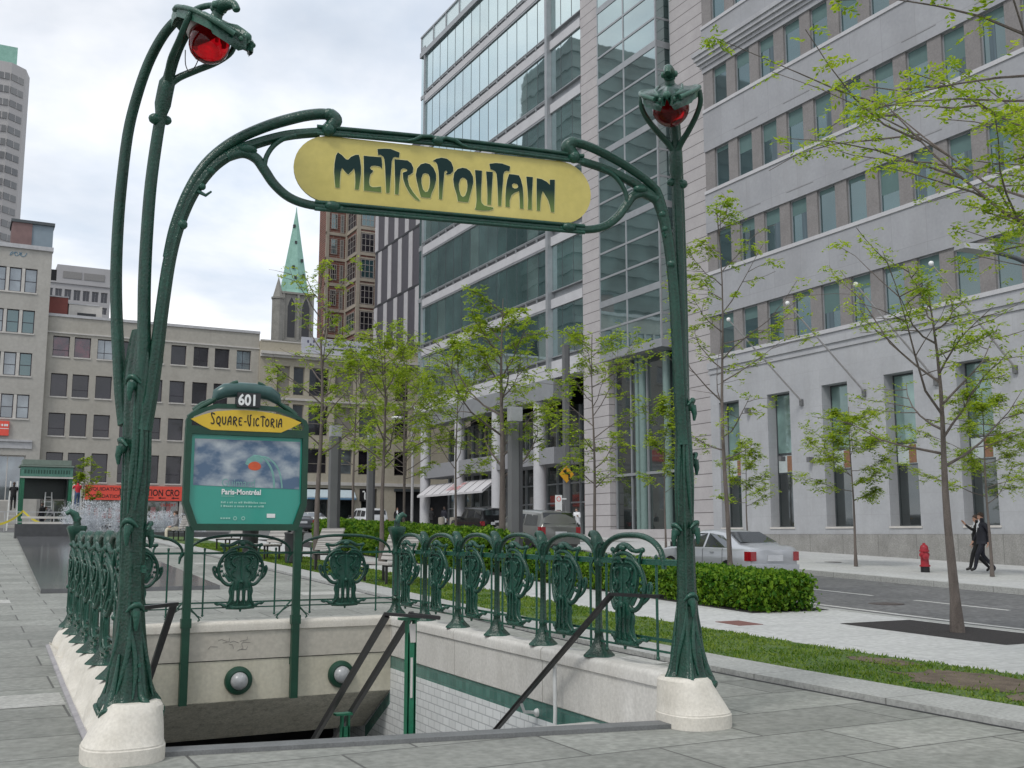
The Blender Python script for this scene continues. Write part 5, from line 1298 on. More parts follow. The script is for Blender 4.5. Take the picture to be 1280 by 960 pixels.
for k in range(9):
    y = 73.6 - .26*k; mb.loft([[(XG - 1.0 + 1.2*t - .012, yy, 4.6 + .9*t + .012) for t in (.25, .62)] for yy in (y, y + rg.uniform(.08, .18))], closed=False, cap=False)
    mb.loft([[(XG - 1.0 + 1.2*t - .012, yy, 4.6 + .9*t + .012) for t in (.68, .86)] for yy in (y - .1, y + .06)], closed=False, cap=False)
mb.build('awning_print', M['pinktext'], aw, world=True)

# ------------------------------------------------------------------ beige building across the far street
Y0 = 95.; F = FY(Y0)
be = thing('beige_building', 'plain five storey beige building with dark square windows and a red liquidation banner', 'building', (15, Y0, g(Y0)))
bc = [6.45, 8.12, 9.95, 12.05, 14.12, 16.02, 17.95, 19.8, 21.75]; cols = [(x, x + 1.3) for x in bc]
rows = [(5.9, 8.3), (9.68, 11.58), (12.97, 14.9), (16.35, 18.08)]
mb = MB(); mb.box(5.96, 23.75, Y0 + .5, Y0 + 18, 0, 19.6); mb.build('core', M['recess'], be, world=True)
mb = MB(); wallgrid(mb, F, 5.95, 23.78, 5.66, 19.75, cols, rows, .5); mb.build('front_wall', M['beige'], be, world=True)
mb = MB(); fbox(mb, F, 5.95, 23.8, -.6, .1, 19.72, 19.95); mb.build('roof_edge', M['flashing'], be, world=True)
for a, b in rows:
    for c, d in cols: mb = MB(); fbox(mb, F, c - .04, d + .04, -.05, .07, a - .12, a - .002); mb.build('sill', M['trim'], be, world=True)
mb = MB(); fbox(mb, F, 5.95, 23.8, .002, .08, 18.3, 18.42); mb.build('string_course', M['trim'], be, world=True)
red = {(3, 0), (3, 1), (3, 4)}
for ri, (a, b) in enumerate(rows):
    for k, (c, d) in enumerate(cols):
        window(be, F, c, d, a, b, .3, mat('dark_window_frame', (.03, .025, .035), .5), M['glassred'] if (ri, k) in red else (M['glasspale'] if (ri, k) in {(3, 2), (3, 8)} else M['glassbeige']), .06, hbars=(.33,) if (ri*3+k) % 2 else (), vbars=(.45,) if (ri, k) in {(3, 2), (3, 6), (3, 8), (2, 7)} else ())
mb = MB(); fbox(mb, F, 5.95, 23.78, -.5, -.02, 4.4, 5.66)
for x in (5.95, 9.3, 13.1, 17.3, 20.5, 23.5): fbox(mb, F, x, x + .28, -.5, .02, .5, 4.4)
mb.build('shop_front', M['trim'], be, world=True)
mb = MB(); fbox(mb, F, 9.6, 20.2, 0, .12, 4.42, 5.64); ban = mb.build('red_banner', M['signred'], be, world=True)
put = lambda x0, z0: (lambda x, y, d: (x0 + x, Y0 - .13, z0 + y))
text_mesh('LIQUIDATION', .40, put(9.85, 5.2), .004, sx=1.05).build('banner_text', M['black'], ban, world=True)
text_mesh('LIQUIDATION', .40, put(9.85, 4.6), .004, sx=1.05).build('banner_text', M['black'], ban, world=True)
text_mesh('LIQUIDATION CRO', .78, put(12.3, 4.83), .012, sx=.72).build('banner_text', M['black'], ban, world=True)
mb = MB()
for x in (14.6, 15.6, 16.7): 
    mb.box(x, x + .5, Y0 - .135, Y0 - .125, 4.62, 4.68); mb.add([(x - .15, Y0 - .134, 4.65), (x + .08, Y0 - .134, 4.55), (x + .08, Y0 - .134, 4.75)], [(0, 1, 2)])
mb.build('banner_arrows', M['black'], ban, world=True)
cells = [(6.3, 9.2), (9.65, 13.0), (13.45, 17.2), (17.65, 20.4), (20.9, 23.4)]
for k, (c, d) in enumerate(cells):
    o = window(be, F, c, d, 2.3, 4.38, .25, M['trim'], M['glassshop'], .08, vbars=(.33, .66), name='shop_window')
    if k in (1, 2, 3):
        mb = MB(); rg = random.Random(k)
        for q in range(5):
            x = c + .2 + (d-c-.5)*q/5; fbox(mb, F, x, x + rg.uniform(.25, .5), -.236, -.228, rg.uniform(2.5, 3.0), rg.uniform(3.4, 4.2))
        mb.build('window_poster', mat('red_white_poster', (.32, .05, .06), .7, col2=(.45, .38, .36), scale=3.5), o, world=True)
text_mesh('VENTE', .34, lambda x, y, d: (13.7 + x, Y0 + .22, 3.95 + y), .004).build('window_text', M['signred'], be, world=True)
text_mesh('OUVERT', .34, lambda x, y, d: (15.75 + x, Y0 + .22, 3.95 + y), .004).build('window_text', M['signred'], be, world=True)
o = thing('rooftop_hut', 'dull red box of a rooftop hut on the beige building', 'rooftop hut', (6.8, 97.5, 19.6)); mb = MB(); mb.box(-.75, .72, -1.2, 1.2, 0, 2.05); mb.build('walls', M['redpanel'], o); mb = MB(); mb.box(-.8, .76, -1.25, 1.25, 2.05, 2.15); mb.build('roof', M['flashing'], o)
o = thing('rooftop_unit', 'pale grey ventilation unit on the beige building roof beside the red hut', 'rooftop unit', (8.9, 97.5, 19.6)); mb = MB(); mb.box(-1.3, 1.4, -1.2, 1.2, 0, 1.55); mb.build('casing', M['trim'], o); mb = MB(); mb.box(-1.35, 1.1, -1.25, 1.25, 1.55, 1.66); mb.build('lid', M['flashing'], o)
mb = MB(); mb.box(-.6, .9, -1.23, -1.2, .35, .85); mb.build('grille', M['louvre'], o)

# ------------------------------------------------------------------ taller grey-beige building, far left
Y1 = 94.4; F = FY(Y1)
lb = thing('corner_building', 'taller grey beige building at the left edge with triple sash windows between white mullions', 'building', (1, Y1, g(Y1)))
wc = []
for gx in (1.62, -2.6, -6.8): wc += [(gx, gx + .93), (gx + 1.17, gx + 2.1), (gx + 2.34, gx + 3.27)]
rows = [(10.92, 12.88), (14.42, 16.33), (17.97, 19.9), (21.4, 23.42)]
mb = MB(); mb.box(-14, 5.9, Y1 + .5, Y1 + 18, 0, 25.); mb.build('core', M['recess'], lb, world=True)
groups = [(gx, gx + 3.27) for gx in (1.62, -2.6, -6.8)]
mb = MB(); wallgrid(mb, F, -14, 5.93, 0, 25.05, groups, rows + [(4.2, 7.9)], .55); mb.build('front_wall', M['beige3'], lb, world=True)
mb = MB(); mb.box(5.4, 5.935, Y1 + .55, Y1 + 16, 0, 25.0); mb.build('side_wall', M['beige3'], lb, world=True)
mb = MB(); fbox(mb, F, -14, 6.0, -.6, .16, 25.05, 25.4); mb.build('roof_edge', M['flashing'], lb, world=True)
mb = MB(); fbox(mb, F, -14, 5.3, .002, .2, 8.99, 9.15); fbox(mb, F, -14, 5.3, .002, .08, 8.45, 9.0); mb.build('string_course', M['flashing'], lb, world=True)
mb = MB()
for a, b in rows:
    for gx in (1.62, -2.6, -6.8):
        for q in (.93, 2.1): fbox(mb, F, gx + q, gx + q + .24, -.3, -.02, a, b)
        fbox(mb, F, gx - .05, gx + 3.32, .0, .07, a - .13, a - .002)
mb.build('white_mullions', M['trim'], lb, world=True)
rg = random.Random(2)
for ri, (a, b) in enumerate(rows):
    for k, (c, d) in enumerate(wc): window(lb, F, c, d, a, b, .2, mat('dark_window_frame', (.03, .025, .035), .5), rg.choice((M['glasspale'], M['glasspale'], M['glassstone'])), .07, hbars=(.47,))
for gx, ge in groups: window(lb, F, gx - 1.0 if gx < 0 else gx, ge, 4.2, 7.9, .25, M['trim'], M['glasspale'], .1, vbars=(.3, .6), name='shop_window')
mb = MB(); fbox(mb, F, -1.2, 3.52, 0, .2, 9.45, 10.62); rs = mb.build('red_sign', M['signred'], lb, world=True)
mb = MB(); fbox(mb, F, -1.1, 3.5, .2, .21, 9.98, 10.03)
for x in (2.5, 2.72, 2.95, 3.15, 3.3): fbox(mb, F, x, x + .13, .2, .212, 10.2, 10.38)
mb.build('sign_lines', M['white'], rs, world=True)
mb = MB(); rg = random.Random(8)
for k in range(3):
    x0 = 3.0 + .35*k; mb.tube([(x0 + .28*math.cos(a), Y1 - .012, 24.55 + .17*math.sin(a*1.7 + k)) for a in [q*.55 for q in range(9)]], .03, 4)
mb.build('graffiti', mat('blue_graffiti', (.12, .22, .30), .7), lb, world=True)
o = thing('rooftop_hut', 'brown and grey blue rooftop hut above the taller corner building', 'rooftop hut', (3.9, 97, 25.0)); mb = MB(); mb.box(-1.1, .45, -1, 2, 0, 2.7); mb.build('brown_side', M['brownpanel'], o); mb = MB(); mb.box(.45, 2.1, -.9, 2, 0, 2.7); mb.build('blue_side', M['bluepanel'], o); mb = MB(); mb.box(-1.2, 2.2, -1.1, 2.1, 2.7, 2.95); mb.build('roof', M['aludark'], o)

# ------------------------------------------------------------------ low tan building with shops
Y2 = 94.7; F = FY(Y2)
tb = thing('tan_building', 'low tan building with large panelled windows, white roof banner and small shops', 'building', (31, Y2, g(Y2)))
cols = [(25.4, 26.6), (26.95, 28.0), (28.45, 30.35), (30.95, 32.8), (33.4, 35.2), (37.0, 38.4)]
rows = [(7.1, 9.4), (10.6, 13.4), (14.25, 16.9)]
mb = MB(); mb.box(23.82, 46, Y2 + .5, Y2 + 16, 0, 18.2); mb.build('core', M['recess'], tb, world=True)
mb = MB(); wallgrid(mb, F, 23.79, 46, 5.8, 19.1, cols, rows, .5); mb.build('front_wall', M['beige2'], tb, world=True)
mb = MB(); fbox(mb, F, 23.8, 46, 0.002, .5, 17.85, 18.12); fbox(mb, F, 23.8, 46, .002, .3, 17.62, 17.85); mb.build('cornice', M['trim'], tb, world=True)
for a_, b_, c_ in ((19.1, 19.22, .05), (13.75, 13.95, .12), (6.05, 6.35, .16)): mb = MB(); fbox(mb, F, 23.8, 46, -.1, c_, a_, b_); mb.build('string_course', M['trim'], tb, world=True)
mb = MB()
for ri, (a, b) in enumerate(rows):
    for k, (c, d) in enumerate(cols):
        shut = (ri == 2 and k in (0, 3, 4)) or (ri == 1 and k in (0, 3))
        window(tb, F, c, d, a, b, .22, mat('tan_frame', (.22, .2, .165), .6), mat('tan_shutter', (.21, .195, .17), .7, var=.08) if shut else (M['glasspale'] if (ri, k) in {(1, 4), (0, 3)} else M['glassbeige']), .08, hbars=() if shut else (.4,))
for x in (23.8, 27.7, 30.55, 33.1, 35.3, 39.95):
    mb = MB(); fbox(mb, F, x, x + .65 if x != 35.3 else x + 1.9, -.5, .0, .5, 5.8); mb.build('shop_pier', M['beige2'], tb, world=True)
for k, (c, d, m_) in enumerate(((24.5, 27.6, 'glassshop'), (28.4, 30.5, 'glassshop'), (31.25, 33.05, 'glassshop'), (33.8, 35.25, 'glassshop'))): window(tb, F, c, d, 2.3, 4.75, .3, M['aludark'], M[m_], .08, name='shop_window')
for c, d in ((28.35, 30.5), (31.2, 33.0)):
    mb = MB(); mb.loft([[(x, Y2 - .75, 4.72), (x, Y2 - .75, 4.95), (x, Y2 - .02, 5.65), (x, Y2 - .02, 4.8)] for x in (c, d)]); aw = mb.build('awning', mat('pale_blue_awning', (.42, .50, .54), .7, var=.08), tb, world=True)
    mb = MB(); fbox(mb, F, c, d, .75, .762, 4.72, 4.86); mb.build('awning_trim', mat('blue_trim', (.10, .22, .36), .6), aw, world=True)
mb = MB(); fbox(mb, F, 33.55, 34.85, .05, .2, 4.6, 5.78); sg11 = mb.build('shop_sign', M['black'], tb, world=True)
mb = MB()
for x in (33.8, 34.25): mb.tube([(x, Y2 - .21, 5.5), (x + .16, Y2 - .21, 5.52), (x + .24, Y2 - .21, 5.38), (x + .24, Y2 - .21, 4.85), (x + .3, Y2 - .21, 4.78)], .075, 6)
mb.build('sign_strokes', M['white'], sg11, world=True)
mb = MB(); fbox(mb, F, 37.2, 39.95, -.45, -.4, .5, 5.6); mb.build('dark_doorway', M['recess'], tb, world=True)
mb = MB(); fbox(mb, F, 37.0, 40.1, -.1, .25, 5.6, 5.85); mb.build('door_canopy', M['aludark'], tb, world=True)
mb = MB(); fbox(mb, F, 27.6, 34.95, -.05, .12, 18.25, 19.75); bn = mb.build('roof_banner', mat('pale_banner', (.47, .48, .53), .6, var=.05), tb, world=True)
mb = MB(); rg = random.Random(12); x = 29.4
while x < 34.6: w_ = rg.uniform(.08, .2); fbox(mb, F, x, x + w_, .12, .128, 19.1, 19.1 + rg.uniform(.16, .26)); x += w_ + rg.choice((.05, .05, .05, .22))
for dx_, dz in ((28.2, 19.35), (28.45, 19.05), (28.75, 19.4), (28.7, 18.95)): mb.poly([[(dx_ + .1*math.cos(a), dz + .16*math.sin(a)) for a in [2*PI*k/8 for k in range(8)]]], lambda u, v, d: (u, Y2 - .128, v))
mb.build('banner_marks', mat('faded_blue_marks', (.10, .10, .16), .7), bn, world=True)
mb = MB(); fbox(mb, F, 30.6, 33.0, .12, .13, 18.72, 18.86); fbox(mb, F, 33.3, 34.7, .12, .13, 18.72, 18.86); mb.build('banner_bar', M['black'], bn, world=True)

# ------------------------------------------------------------------ red brick block, striped block, church, tower, far office
bk = thing('brick_building', 'tall red brick building with pale stone bands behind the low tan building', 'building', (42, 125, g(125)))
mb = MB(); mb.box(40.65, 43.4, 129.4, 132.5, 8, 44.5); mb.box(43.4, 54, 125, 137, 8, 44.5); mb.build('walls', M['brick'], bk, world=True)
mb = MB()
zr = [24.0 + 3.4*k for k in range(6)]
for z in zr:
    mb.box(43.28, 54, 124.9, 125.2, z - .75, z - .35); mb.box(43.25, 43.45, 124.95, 129.5, z - .75, z - .35); mb.box(40.6, 43.4, 129.3, 129.6, z - .75, z - .35)
    mb.box(43.28, 54, 124.9, 125.2, z + 2.2, z + 2.4)
for x in (43.3, 45.75, 48.2): mb.box(x, x + .45, 124.88, 125.2, 8, 44.5)
for x in (40.6,): mb.box(x, x + .4, 129.28, 129.6, 8, 44.5)
mb.box(43.22, 43.5, 129.0, 129.5, 8, 44.5); mb.box(40.6, 43.3, 129.25, 129.5, 44.0, 44.8); mb.box(43.2, 54, 124.8, 125.3, 44., 44.8)
mb.build('stone_bands', mat('buff_stone', (.30, .265, .215), .85, var=.15, scale=1), bk, world=True)
for z in zr:
    for (F_, c, d) in ((FY(125), 43.85, 45.6), (FY(125), 46.3, 48.0), (FX(43.4), 125.6, 128.7), (FY(129.4), 41.25, 42.1), (FY(129.4), 42.5, 43.0)):
        window(bk, F_, c, d, z - .3 if c != 41.25 else z + .1, z + 2.15, -.06, mat('pale_sash', (.26, .24, .22), .6), M['glassbeige'] if rg.random() < .6 else M['glassstone'], .09, vbars=(.33, .66), hbars=(.35, .7))
sp_ = thing('striped_building', 'block clad in dark grey panels with white vertical stripes behind the glass building', 'building', (41.5, 106, g(106)))
mb = MB(); mb.box(41.5, 56, 97.5, 113.2, 8, 43.5); mb.build('dark_cladding', M['stripe_d'], sp_, world=True)
mb = MB(); rowsz = [(14.6, 20.9), (21.2, 27.3), (27.6, 33.7), (34., 40.)]
for ri, (a, b) in enumerate(rowsz):
    for k in range(5):
        y = 98.3 + 3.1*k + (1.55 if ri % 2 else 0.4); mb.box(41.44, 41.6, y, y + 1.05, a, b)
mb.build('white_stripes', M['stripe_w'], sp_, world=True)
mb = MB()
for a, b in rowsz: mb.box(41.46, 41.6, 97.5, 113.2, b + .05, b + .25)
mb.build('joint_lines', M['louvre'], sp_, world=True)

ch = thing('church', 'church tower with a tall pointed green copper spire', 'church', (48.8, 172, g(172)))
mb = MB(); mb.box(46.2, 51.4, 170, 175.2, 8, 41.6); mb.build('tower', M['churchstone'], ch, world=True)
mb = MB(); mb.lathe([(2.75, 41.6), (2.6, 41.9), (2.45, 42.3), (0.12, 56.4), (.05, 57.2)], 8, (48.8, 172.6, 0)); mb.build('spire', M['copper'], ch, world=True)
mb = MB(); mb.box(45.95, 51.65, 169.7, 175.4, 41.3, 41.65); mb.box(46.0, 51.6, 169.8, 175.3, 33.3, 33.6)
for x in (46.1, 48.6, 51.05): mb.box(x, x + .4, 169.75, 170.1, 33.6, 41.3)
mb.build('stringcourse', M['churchstone'], ch, world=True)
for x in (47.15, 49.6):
    mb = MB(); mb.poly([[(x - .1, 34), (x + 1.15, 34), (x + 1.15, 39.2), (x + .85, 40.2), (x + .52, 40.8), (x + .2, 40.2), (x - .1, 39.2)]], lambda u, v, d: (u, 169.96 + d, v), .03); mb.build('louvred_opening', M['louvre'], ch, world=True)
mb = MB(); mb.lathe([(1.0, 8), (1.0, 40.2), (1.15, 40.3), (1.15, 40.6), (.9, 40.7), (.05, 44.0)], 8, (45.5, 170.4, 0)); mb.build('turret', M['churchstone'], ch, world=True)
mb = MB()
for k, (x, z) in enumerate(((48.2, 53.5), (48.4, 50.5), (49.4, 47.3), (47.9, 46.0), (49.6, 44.6), (48.2, 44.2))): mb.box(x, x + .35, 172.6 - 2.45*(56.4 - z)/14.1 - .1, 172.6 - 2.45*(56.4-z)/14.1 + .4, z, z + .5)
mb.build('spire_vents', M['louvre'], ch, world=True)

tw = thing('tower_block', 'tall pale concrete tower with bay windows and a green roof box at the far left', 'building', (0, 252, g(250)))
pts = [(-22, 250), (5.0, 250), (8.0, 252.5), (9.0, 257), (9.0, 280), (-22, 280)]
mb = MB(); mb.loft([[(x, y, z) for x, y in pts] for z in (5, 106)]); mb.build('walls', M['towerwall'], tw, world=True)
mb = MB(); mb.box(-16, 6.0, 252, 270, 106, 110.6); mb.build('roof_box', M['copper'], tw, world=True)
for k in range(16):
    z = 56.2 + 3.05*k
    for nm, a, b in (('window', (2.6, 249.9), (4.7, 249.9)), ('window', (5.05, 249.95), (7.65, 252.12)), ('window', (-1.2, 249.9), (1.3, 249.9)), ('window', (-5., 249.9), (-2.6, 249.9)), ('window', (-8.8, 249.9), (-6.4, 249.9))):
        mb = MB(); d = Vector((b[0]-a[0], b[1]-a[1], 0)).normalized(); nrm = Vector((d.y, -d.x, 0))
        A_ = Vector((a[0], a[1], 0)) + nrm*.06; B_ = Vector((b[0], b[1], 0)) + nrm*.06
        mb.loft([[(A_.x, A_.y, z), (B_.x, B_.y, z), (B_.x, B_.y, z + 1.5), (A_.x, A_.y, z + 1.5)], [(A_.x - nrm.x*.3, A_.y - nrm.y*.3, z), (B_.x - nrm.x*.3, B_.y - nrm.y*.3, z), (B_.x - nrm.x*.3, B_.y - nrm.y*.3, z + 1.5), (A_.x - nrm.x*.3, A_.y - nrm.y*.3, z + 1.5)]])
        o = mb.build('window', M['towerglass'], tw, world=True)
        mb = MB(); c_ = (A_ + B_)/2 + nrm*.02; mb.bar((c_.x, c_.y, z), (c_.x, c_.y, z + 1.5), .16, .06, up=nrm); mb.build('mullion', M['towerwall'], o, world=True)

F = FY(160)
of = thing('office_block', 'pale concrete office block rising behind the beige building roof', 'building', (13, 160, g(160)))
cols = [(9.5 + 1.22*k, 10.4 + 1.22*k) for k in range(7)]
mb = MB(); mb.box(8.2, 18.0, 160.5, 175, 5, 39.); mb.build('core', M['recess'], of, world=True)
mb = MB(); wallgrid(mb, F, 8.2, 18.1, 5, 37.2, cols, [(28.2, 29.6), (31.0, 32.3), (33.0, 34.0), (34.7, 36.2)], .5); mb.build('front_wall', M['offgrey'], of, world=True)
mb = MB(); fbox(mb, F, 10.8, 18.1, -6, .1, 37.2, 39.7); fbox(mb, F, 8.2, 18.15, -.5, .15, 37.0, 37.25); mb.build('roof_storey', M['offgrey'], of, world=True)
for a, b in ((28.2, 29.6), (31.0, 32.3), (33.0, 34.0), (34.7, 36.2)):
    for c, d in cols: window(of, F, c, d, a, b, .25, M['offgrey'], M['glassbeige'], .05, vbars=(.5,))
mb = MB(); fbox(mb, F, 11.6, 14.1, .1, .16, 37.8, 38.8); fbox(mb, F, 14.4, 17.2, .1, .16, 37.8, 38.8); mb.build('louvre_panel', mat('grey_louvre', (.22, .215, .21), .7), of, world=True)
# ================================================================== TREES AND HEDGES
def leaf_spray(mb, c, d, L, lw, ll, rng, n=9):
    """a feathery compound leaf: leaflets in pairs along a drooping rachis"""
    d = d.normalized(); side = d.cross(Vector((0, 0, 1)))
    side = side.normalized() if side.length > .1 else Vector((1, 0, 0))
    for k in range(n):
        t = (k + .6) / n
        p = c + d*(L*t) + Vector((0, 0, -.35*L*t*t))
        for s in (-1, 1):
            if rng.random() < .12: continue
            q = (side*s + d*rng.uniform(.25, .8) + Vector((0, 0, rng.uniform(-.8, .35)))).normalized()
            w = q.cross(Vector((rng.uniform(-.4, .4), rng.uniform(-.4, .4), 1))).normalized() * (lw*.46)
            l = ll * (1.1 - .5*t) * rng.uniform(.8, 1.2)
            mb.add([p, p + q*(l*.5) + w, p + q*l, p + q*(l*.5) - w], [(0, 1, 2, 3)])

def make_tree(name, label, x, y, h, r0, R, seed, lean=(0, 0), base=.36, limbs=13, twigs=5, lw=.05, ll=.12, sprays=3, spl=.3, group='young honey locust trees', up=.55, bend=.25, flat=.5, ld=1.0):
    rng = random.Random(seed); z0 = g(y) + .03
    o = thing(name, label, 'tree', (x, y, z0), 0, group)
    wood = MB(); leaves = MB()
    tp = []
    ph = rng.uniform(0, 6)
    for k in range(11):
        t = k/10
        tp.append(Vector((lean[0]*t*t*h + bend*.28*math.sin(2.3*t*PI + ph)*t, lean[1]*t*t*h + bend*.28*math.cos(1.9*t*PI + ph)*t, h*.93*t)))
    wood.tube(tp, [max(.012, r0*(1.35 if k == 0 else 1)*(1 - .9*(k/10)**.85)) for k in range(11)], 9)
    def at(t):
        f = t*10; i = min(9, int(f)); return tp[i].lerp(tp[i+1], f - i)
    def limb(p, d, L, r, lvl):
        pts = [p]; dd = d.copy()
        m = 5 if lvl == 0 else 4
        for k in range(m):
            dd = (dd + Vector((rng.uniform(-.28, .28), rng.uniform(-.28, .28), (.10 if lvl == 0 else -.02) + rng.uniform(-.14, .14)))).normalized()
            pts.append(pts[-1] + dd*(L/m))
        wood.tube(pts, [max(.0045, r*(1 - .82*k/m)) for k in range(m + 1)], 5)
        return pts
    for i in range(limbs):
        t = base + (.97 - base)*(i + rng.random()*.7)/limbs
        az = i*2.39996 + rng.uniform(-.4, .4)
        prof = math.sin(PI*min(1, max(.12, (t - base + .16)/(1.12 - base))))**.7
        L = R*(.45 + .75*rng.random())*max(.3, prof)
        el = up*(.55 + .7*t) + rng.uniform(-.2, .2)
        d = Vector((math.cos(az)*math.cos(el), math.sin(az)*math.cos(el), math.sin(el)))
        pts = limb(at(t), d, L, r0*.42*(1 - .6*t), 0)
        for j in range(twigs):
            f = .25 + .75*(j + rng.random()*.6)/twigs; fi = min(4.99, f*5); k = int(fi); q = pts[k].lerp(pts[k+1], fi - k)
            b = (pts[min(5, k+1)] - pts[k]).normalized()
            a2 = rng.choice((-1, 1))*rng.uniform(.5, 1.2)
            d2 = (Matrix.Rotation(a2, 3, 'Z') @ b); d2.z = d2.z*.3 + rng.uniform(-.12, .2); d2.normalize()
            tw = limb(q, d2, L*rng.uniform(.28, .5), max(.008, r0*.12), 1)
            for s in range(sprays):
                if rng.random() > ld: continue
                c = tw[min(4, 1 + int(rng.random()*4))] + Vector((rng.uniform(-.06, .06), rng.uniform(-.06, .06), rng.uniform(-.03, .05)))
                for _ in range(3):
                    a = rng.uniform(0, 2*PI)
                    leaf_spray(leaves, c + Vector((rng.gauss(0, .06), rng.gauss(0, .06), rng.gauss(0, .07))), Vector((math.cos(a), math.sin(a), rng.uniform(-.5, .7))), spl*rng.uniform(.45, 1.05), lw, ll*rng.uniform(.7, 1.1), rng, 6)
        for _ in range(2):
            a = rng.uniform(0, 2*PI); leaf_spray(leaves, pts[-1], Vector((math.cos(a), math.sin(a), .25)), spl, lw, ll, rng, 6)
    wood.build('trunk', M['bark'], o, smooth=70, rec=False)
    leaves.build('crown', M['leaf'], o, rec=False)
    return o
Tn = 'locust_tree'
make_tree(Tn, 'young locust tree with a leaning bare trunk in the dark pit on the near pavement', 13.47, 11.26, 5.7, .085, 2.5, 5, lean=(-.03, .012), base=.45, limbs=13, twigs=5, lw=.035, ll=.085, spl=.22, bend=.5, up=.35, sprays=4, ld=.85)
make_tree(Tn, 'slender tall locust tree standing behind the clipped hedge beside the silver sedan', 14.35, 17.6, 9.0, .06, 2.3, 12, base=.32, limbs=17, twigs=4, lw=.045, ll=.11, spl=.24, up=.4, lean=(-.012, .0), ld=.75, bend=.7)
make_tree(Tn, 'pale stemmed locust tree in front of the narrow stone pier of the glass building', 14.0, 22.3, 6.6, .055, 2.2, 23, base=.34, limbs=15, twigs=5, lw=.05, ll=.12, ld=.8)
make_tree(Tn, 'dark stemmed full locust tree beside the thick grey lamp pole in the middle', 13.75, 26.8, 8.4, .12, 3.1, 31, base=.33, limbs=18, twigs=6, lw=.055, ll=.13, spl=.3, sprays=4, ld=.75)
make_tree(Tn, 'thin locust tree in front of the black four by four', 13.7, 29.8, 7.4, .05, 2.6, 44, base=.36, limbs=15, twigs=5, lw=.055, ll=.13, spl=.32)
make_tree(Tn, 'leafy locust tree behind the back corner of the stair railing', 11.6, 30.6, 7.6, .085, 2.9, 53, base=.38, limbs=17, twigs=6, lw=.055, ll=.12, spl=.32, ld=.7)
make_tree(Tn, 'thin locust tree in front of the white four by four', 14.0, 40.2, 8.6, .07, 2.7, 61, base=.36, limbs=15, twigs=5, lw=.07, ll=.15, spl=.36)
make_tree(Tn, 'tall sparse locust tree with few leaves right of the notice board', 10.05, 32.2, 10.2, .10, 2.8, 77, base=.34, limbs=17, twigs=4, lw=.055, ll=.12, spl=.26, ld=.48, up=.7, bend=.6)
make_tree(Tn, 'locust tree far down the path in front of the dark doorway', 13.9, 34.6, 7.8, .06, 2.4, 85, base=.38, limbs=14, twigs=5, lw=.06, ll=.13, spl=.32, ld=.7)
make_tree(Tn, 'locust tree spreading in front of the office columns and awning', 20.3, 50.5, 9.2, .08, 3.0, 93, base=.34, limbs=16, twigs=5, lw=.075, ll=.16, spl=.42)
S_ = 'street trees along the far pavement'
make_tree(Tn, 'small thin street tree on the far pavement in front of the dark lobby glass', 24.9, 34.4, 6.6, .045, 1.7, 101, base=.38, limbs=13, twigs=4, lw=.065, ll=.14, group=S_)
make_tree(Tn, 'little street tree behind the silver sedan before the stone wall', 25.9, 30.7, 4.6, .04, 1.5, 112, base=.42, limbs=12, twigs=4, lw=.055, ll=.13, group=S_, up=.2)
make_tree(Tn, 'layered street tree on the far pavement left of the red hydrant', 25.95, 25.5, 5.6, .05, 2.2, 123, base=.40, limbs=15, twigs=6, lw=.055, ll=.13, group=S_, up=.12, sprays=4)
make_tree(Tn, 'street tree on the far pavement in front of the walking men', 26.2, 20.6, 5.7, .05, 2.1, 134, base=.38, limbs=15, twigs=6, sprays=4, lw=.05, ll=.12, group=S_, up=.2)
make_tree(Tn, 'large locust tree just outside the right edge whose long limbs reach into view', 11.3, 5.75, 7.0, .12, 4.6, 142, base=.46, limbs=22, twigs=8, lw=.034, ll=.085, spl=.26, up=.5, sprays=7, lean=(.0, .02))
make_tree(Tn, 'small thin tree in front of the beige building, left of the column', 8.8, 88.5, 5.6, .06, 1.8, 155, base=.3, limbs=12, twigs=4, lw=.11, ll=.2, spl=.4, ld=.6)
make_tree(Tn, 'sparse tree in front of the low tan building beside the beige wall', 21.5, 80, 13.5, .1, 3.4, 166, base=.3, limbs=15, twigs=5, lw=.09, ll=.18, spl=.4, ld=.5)

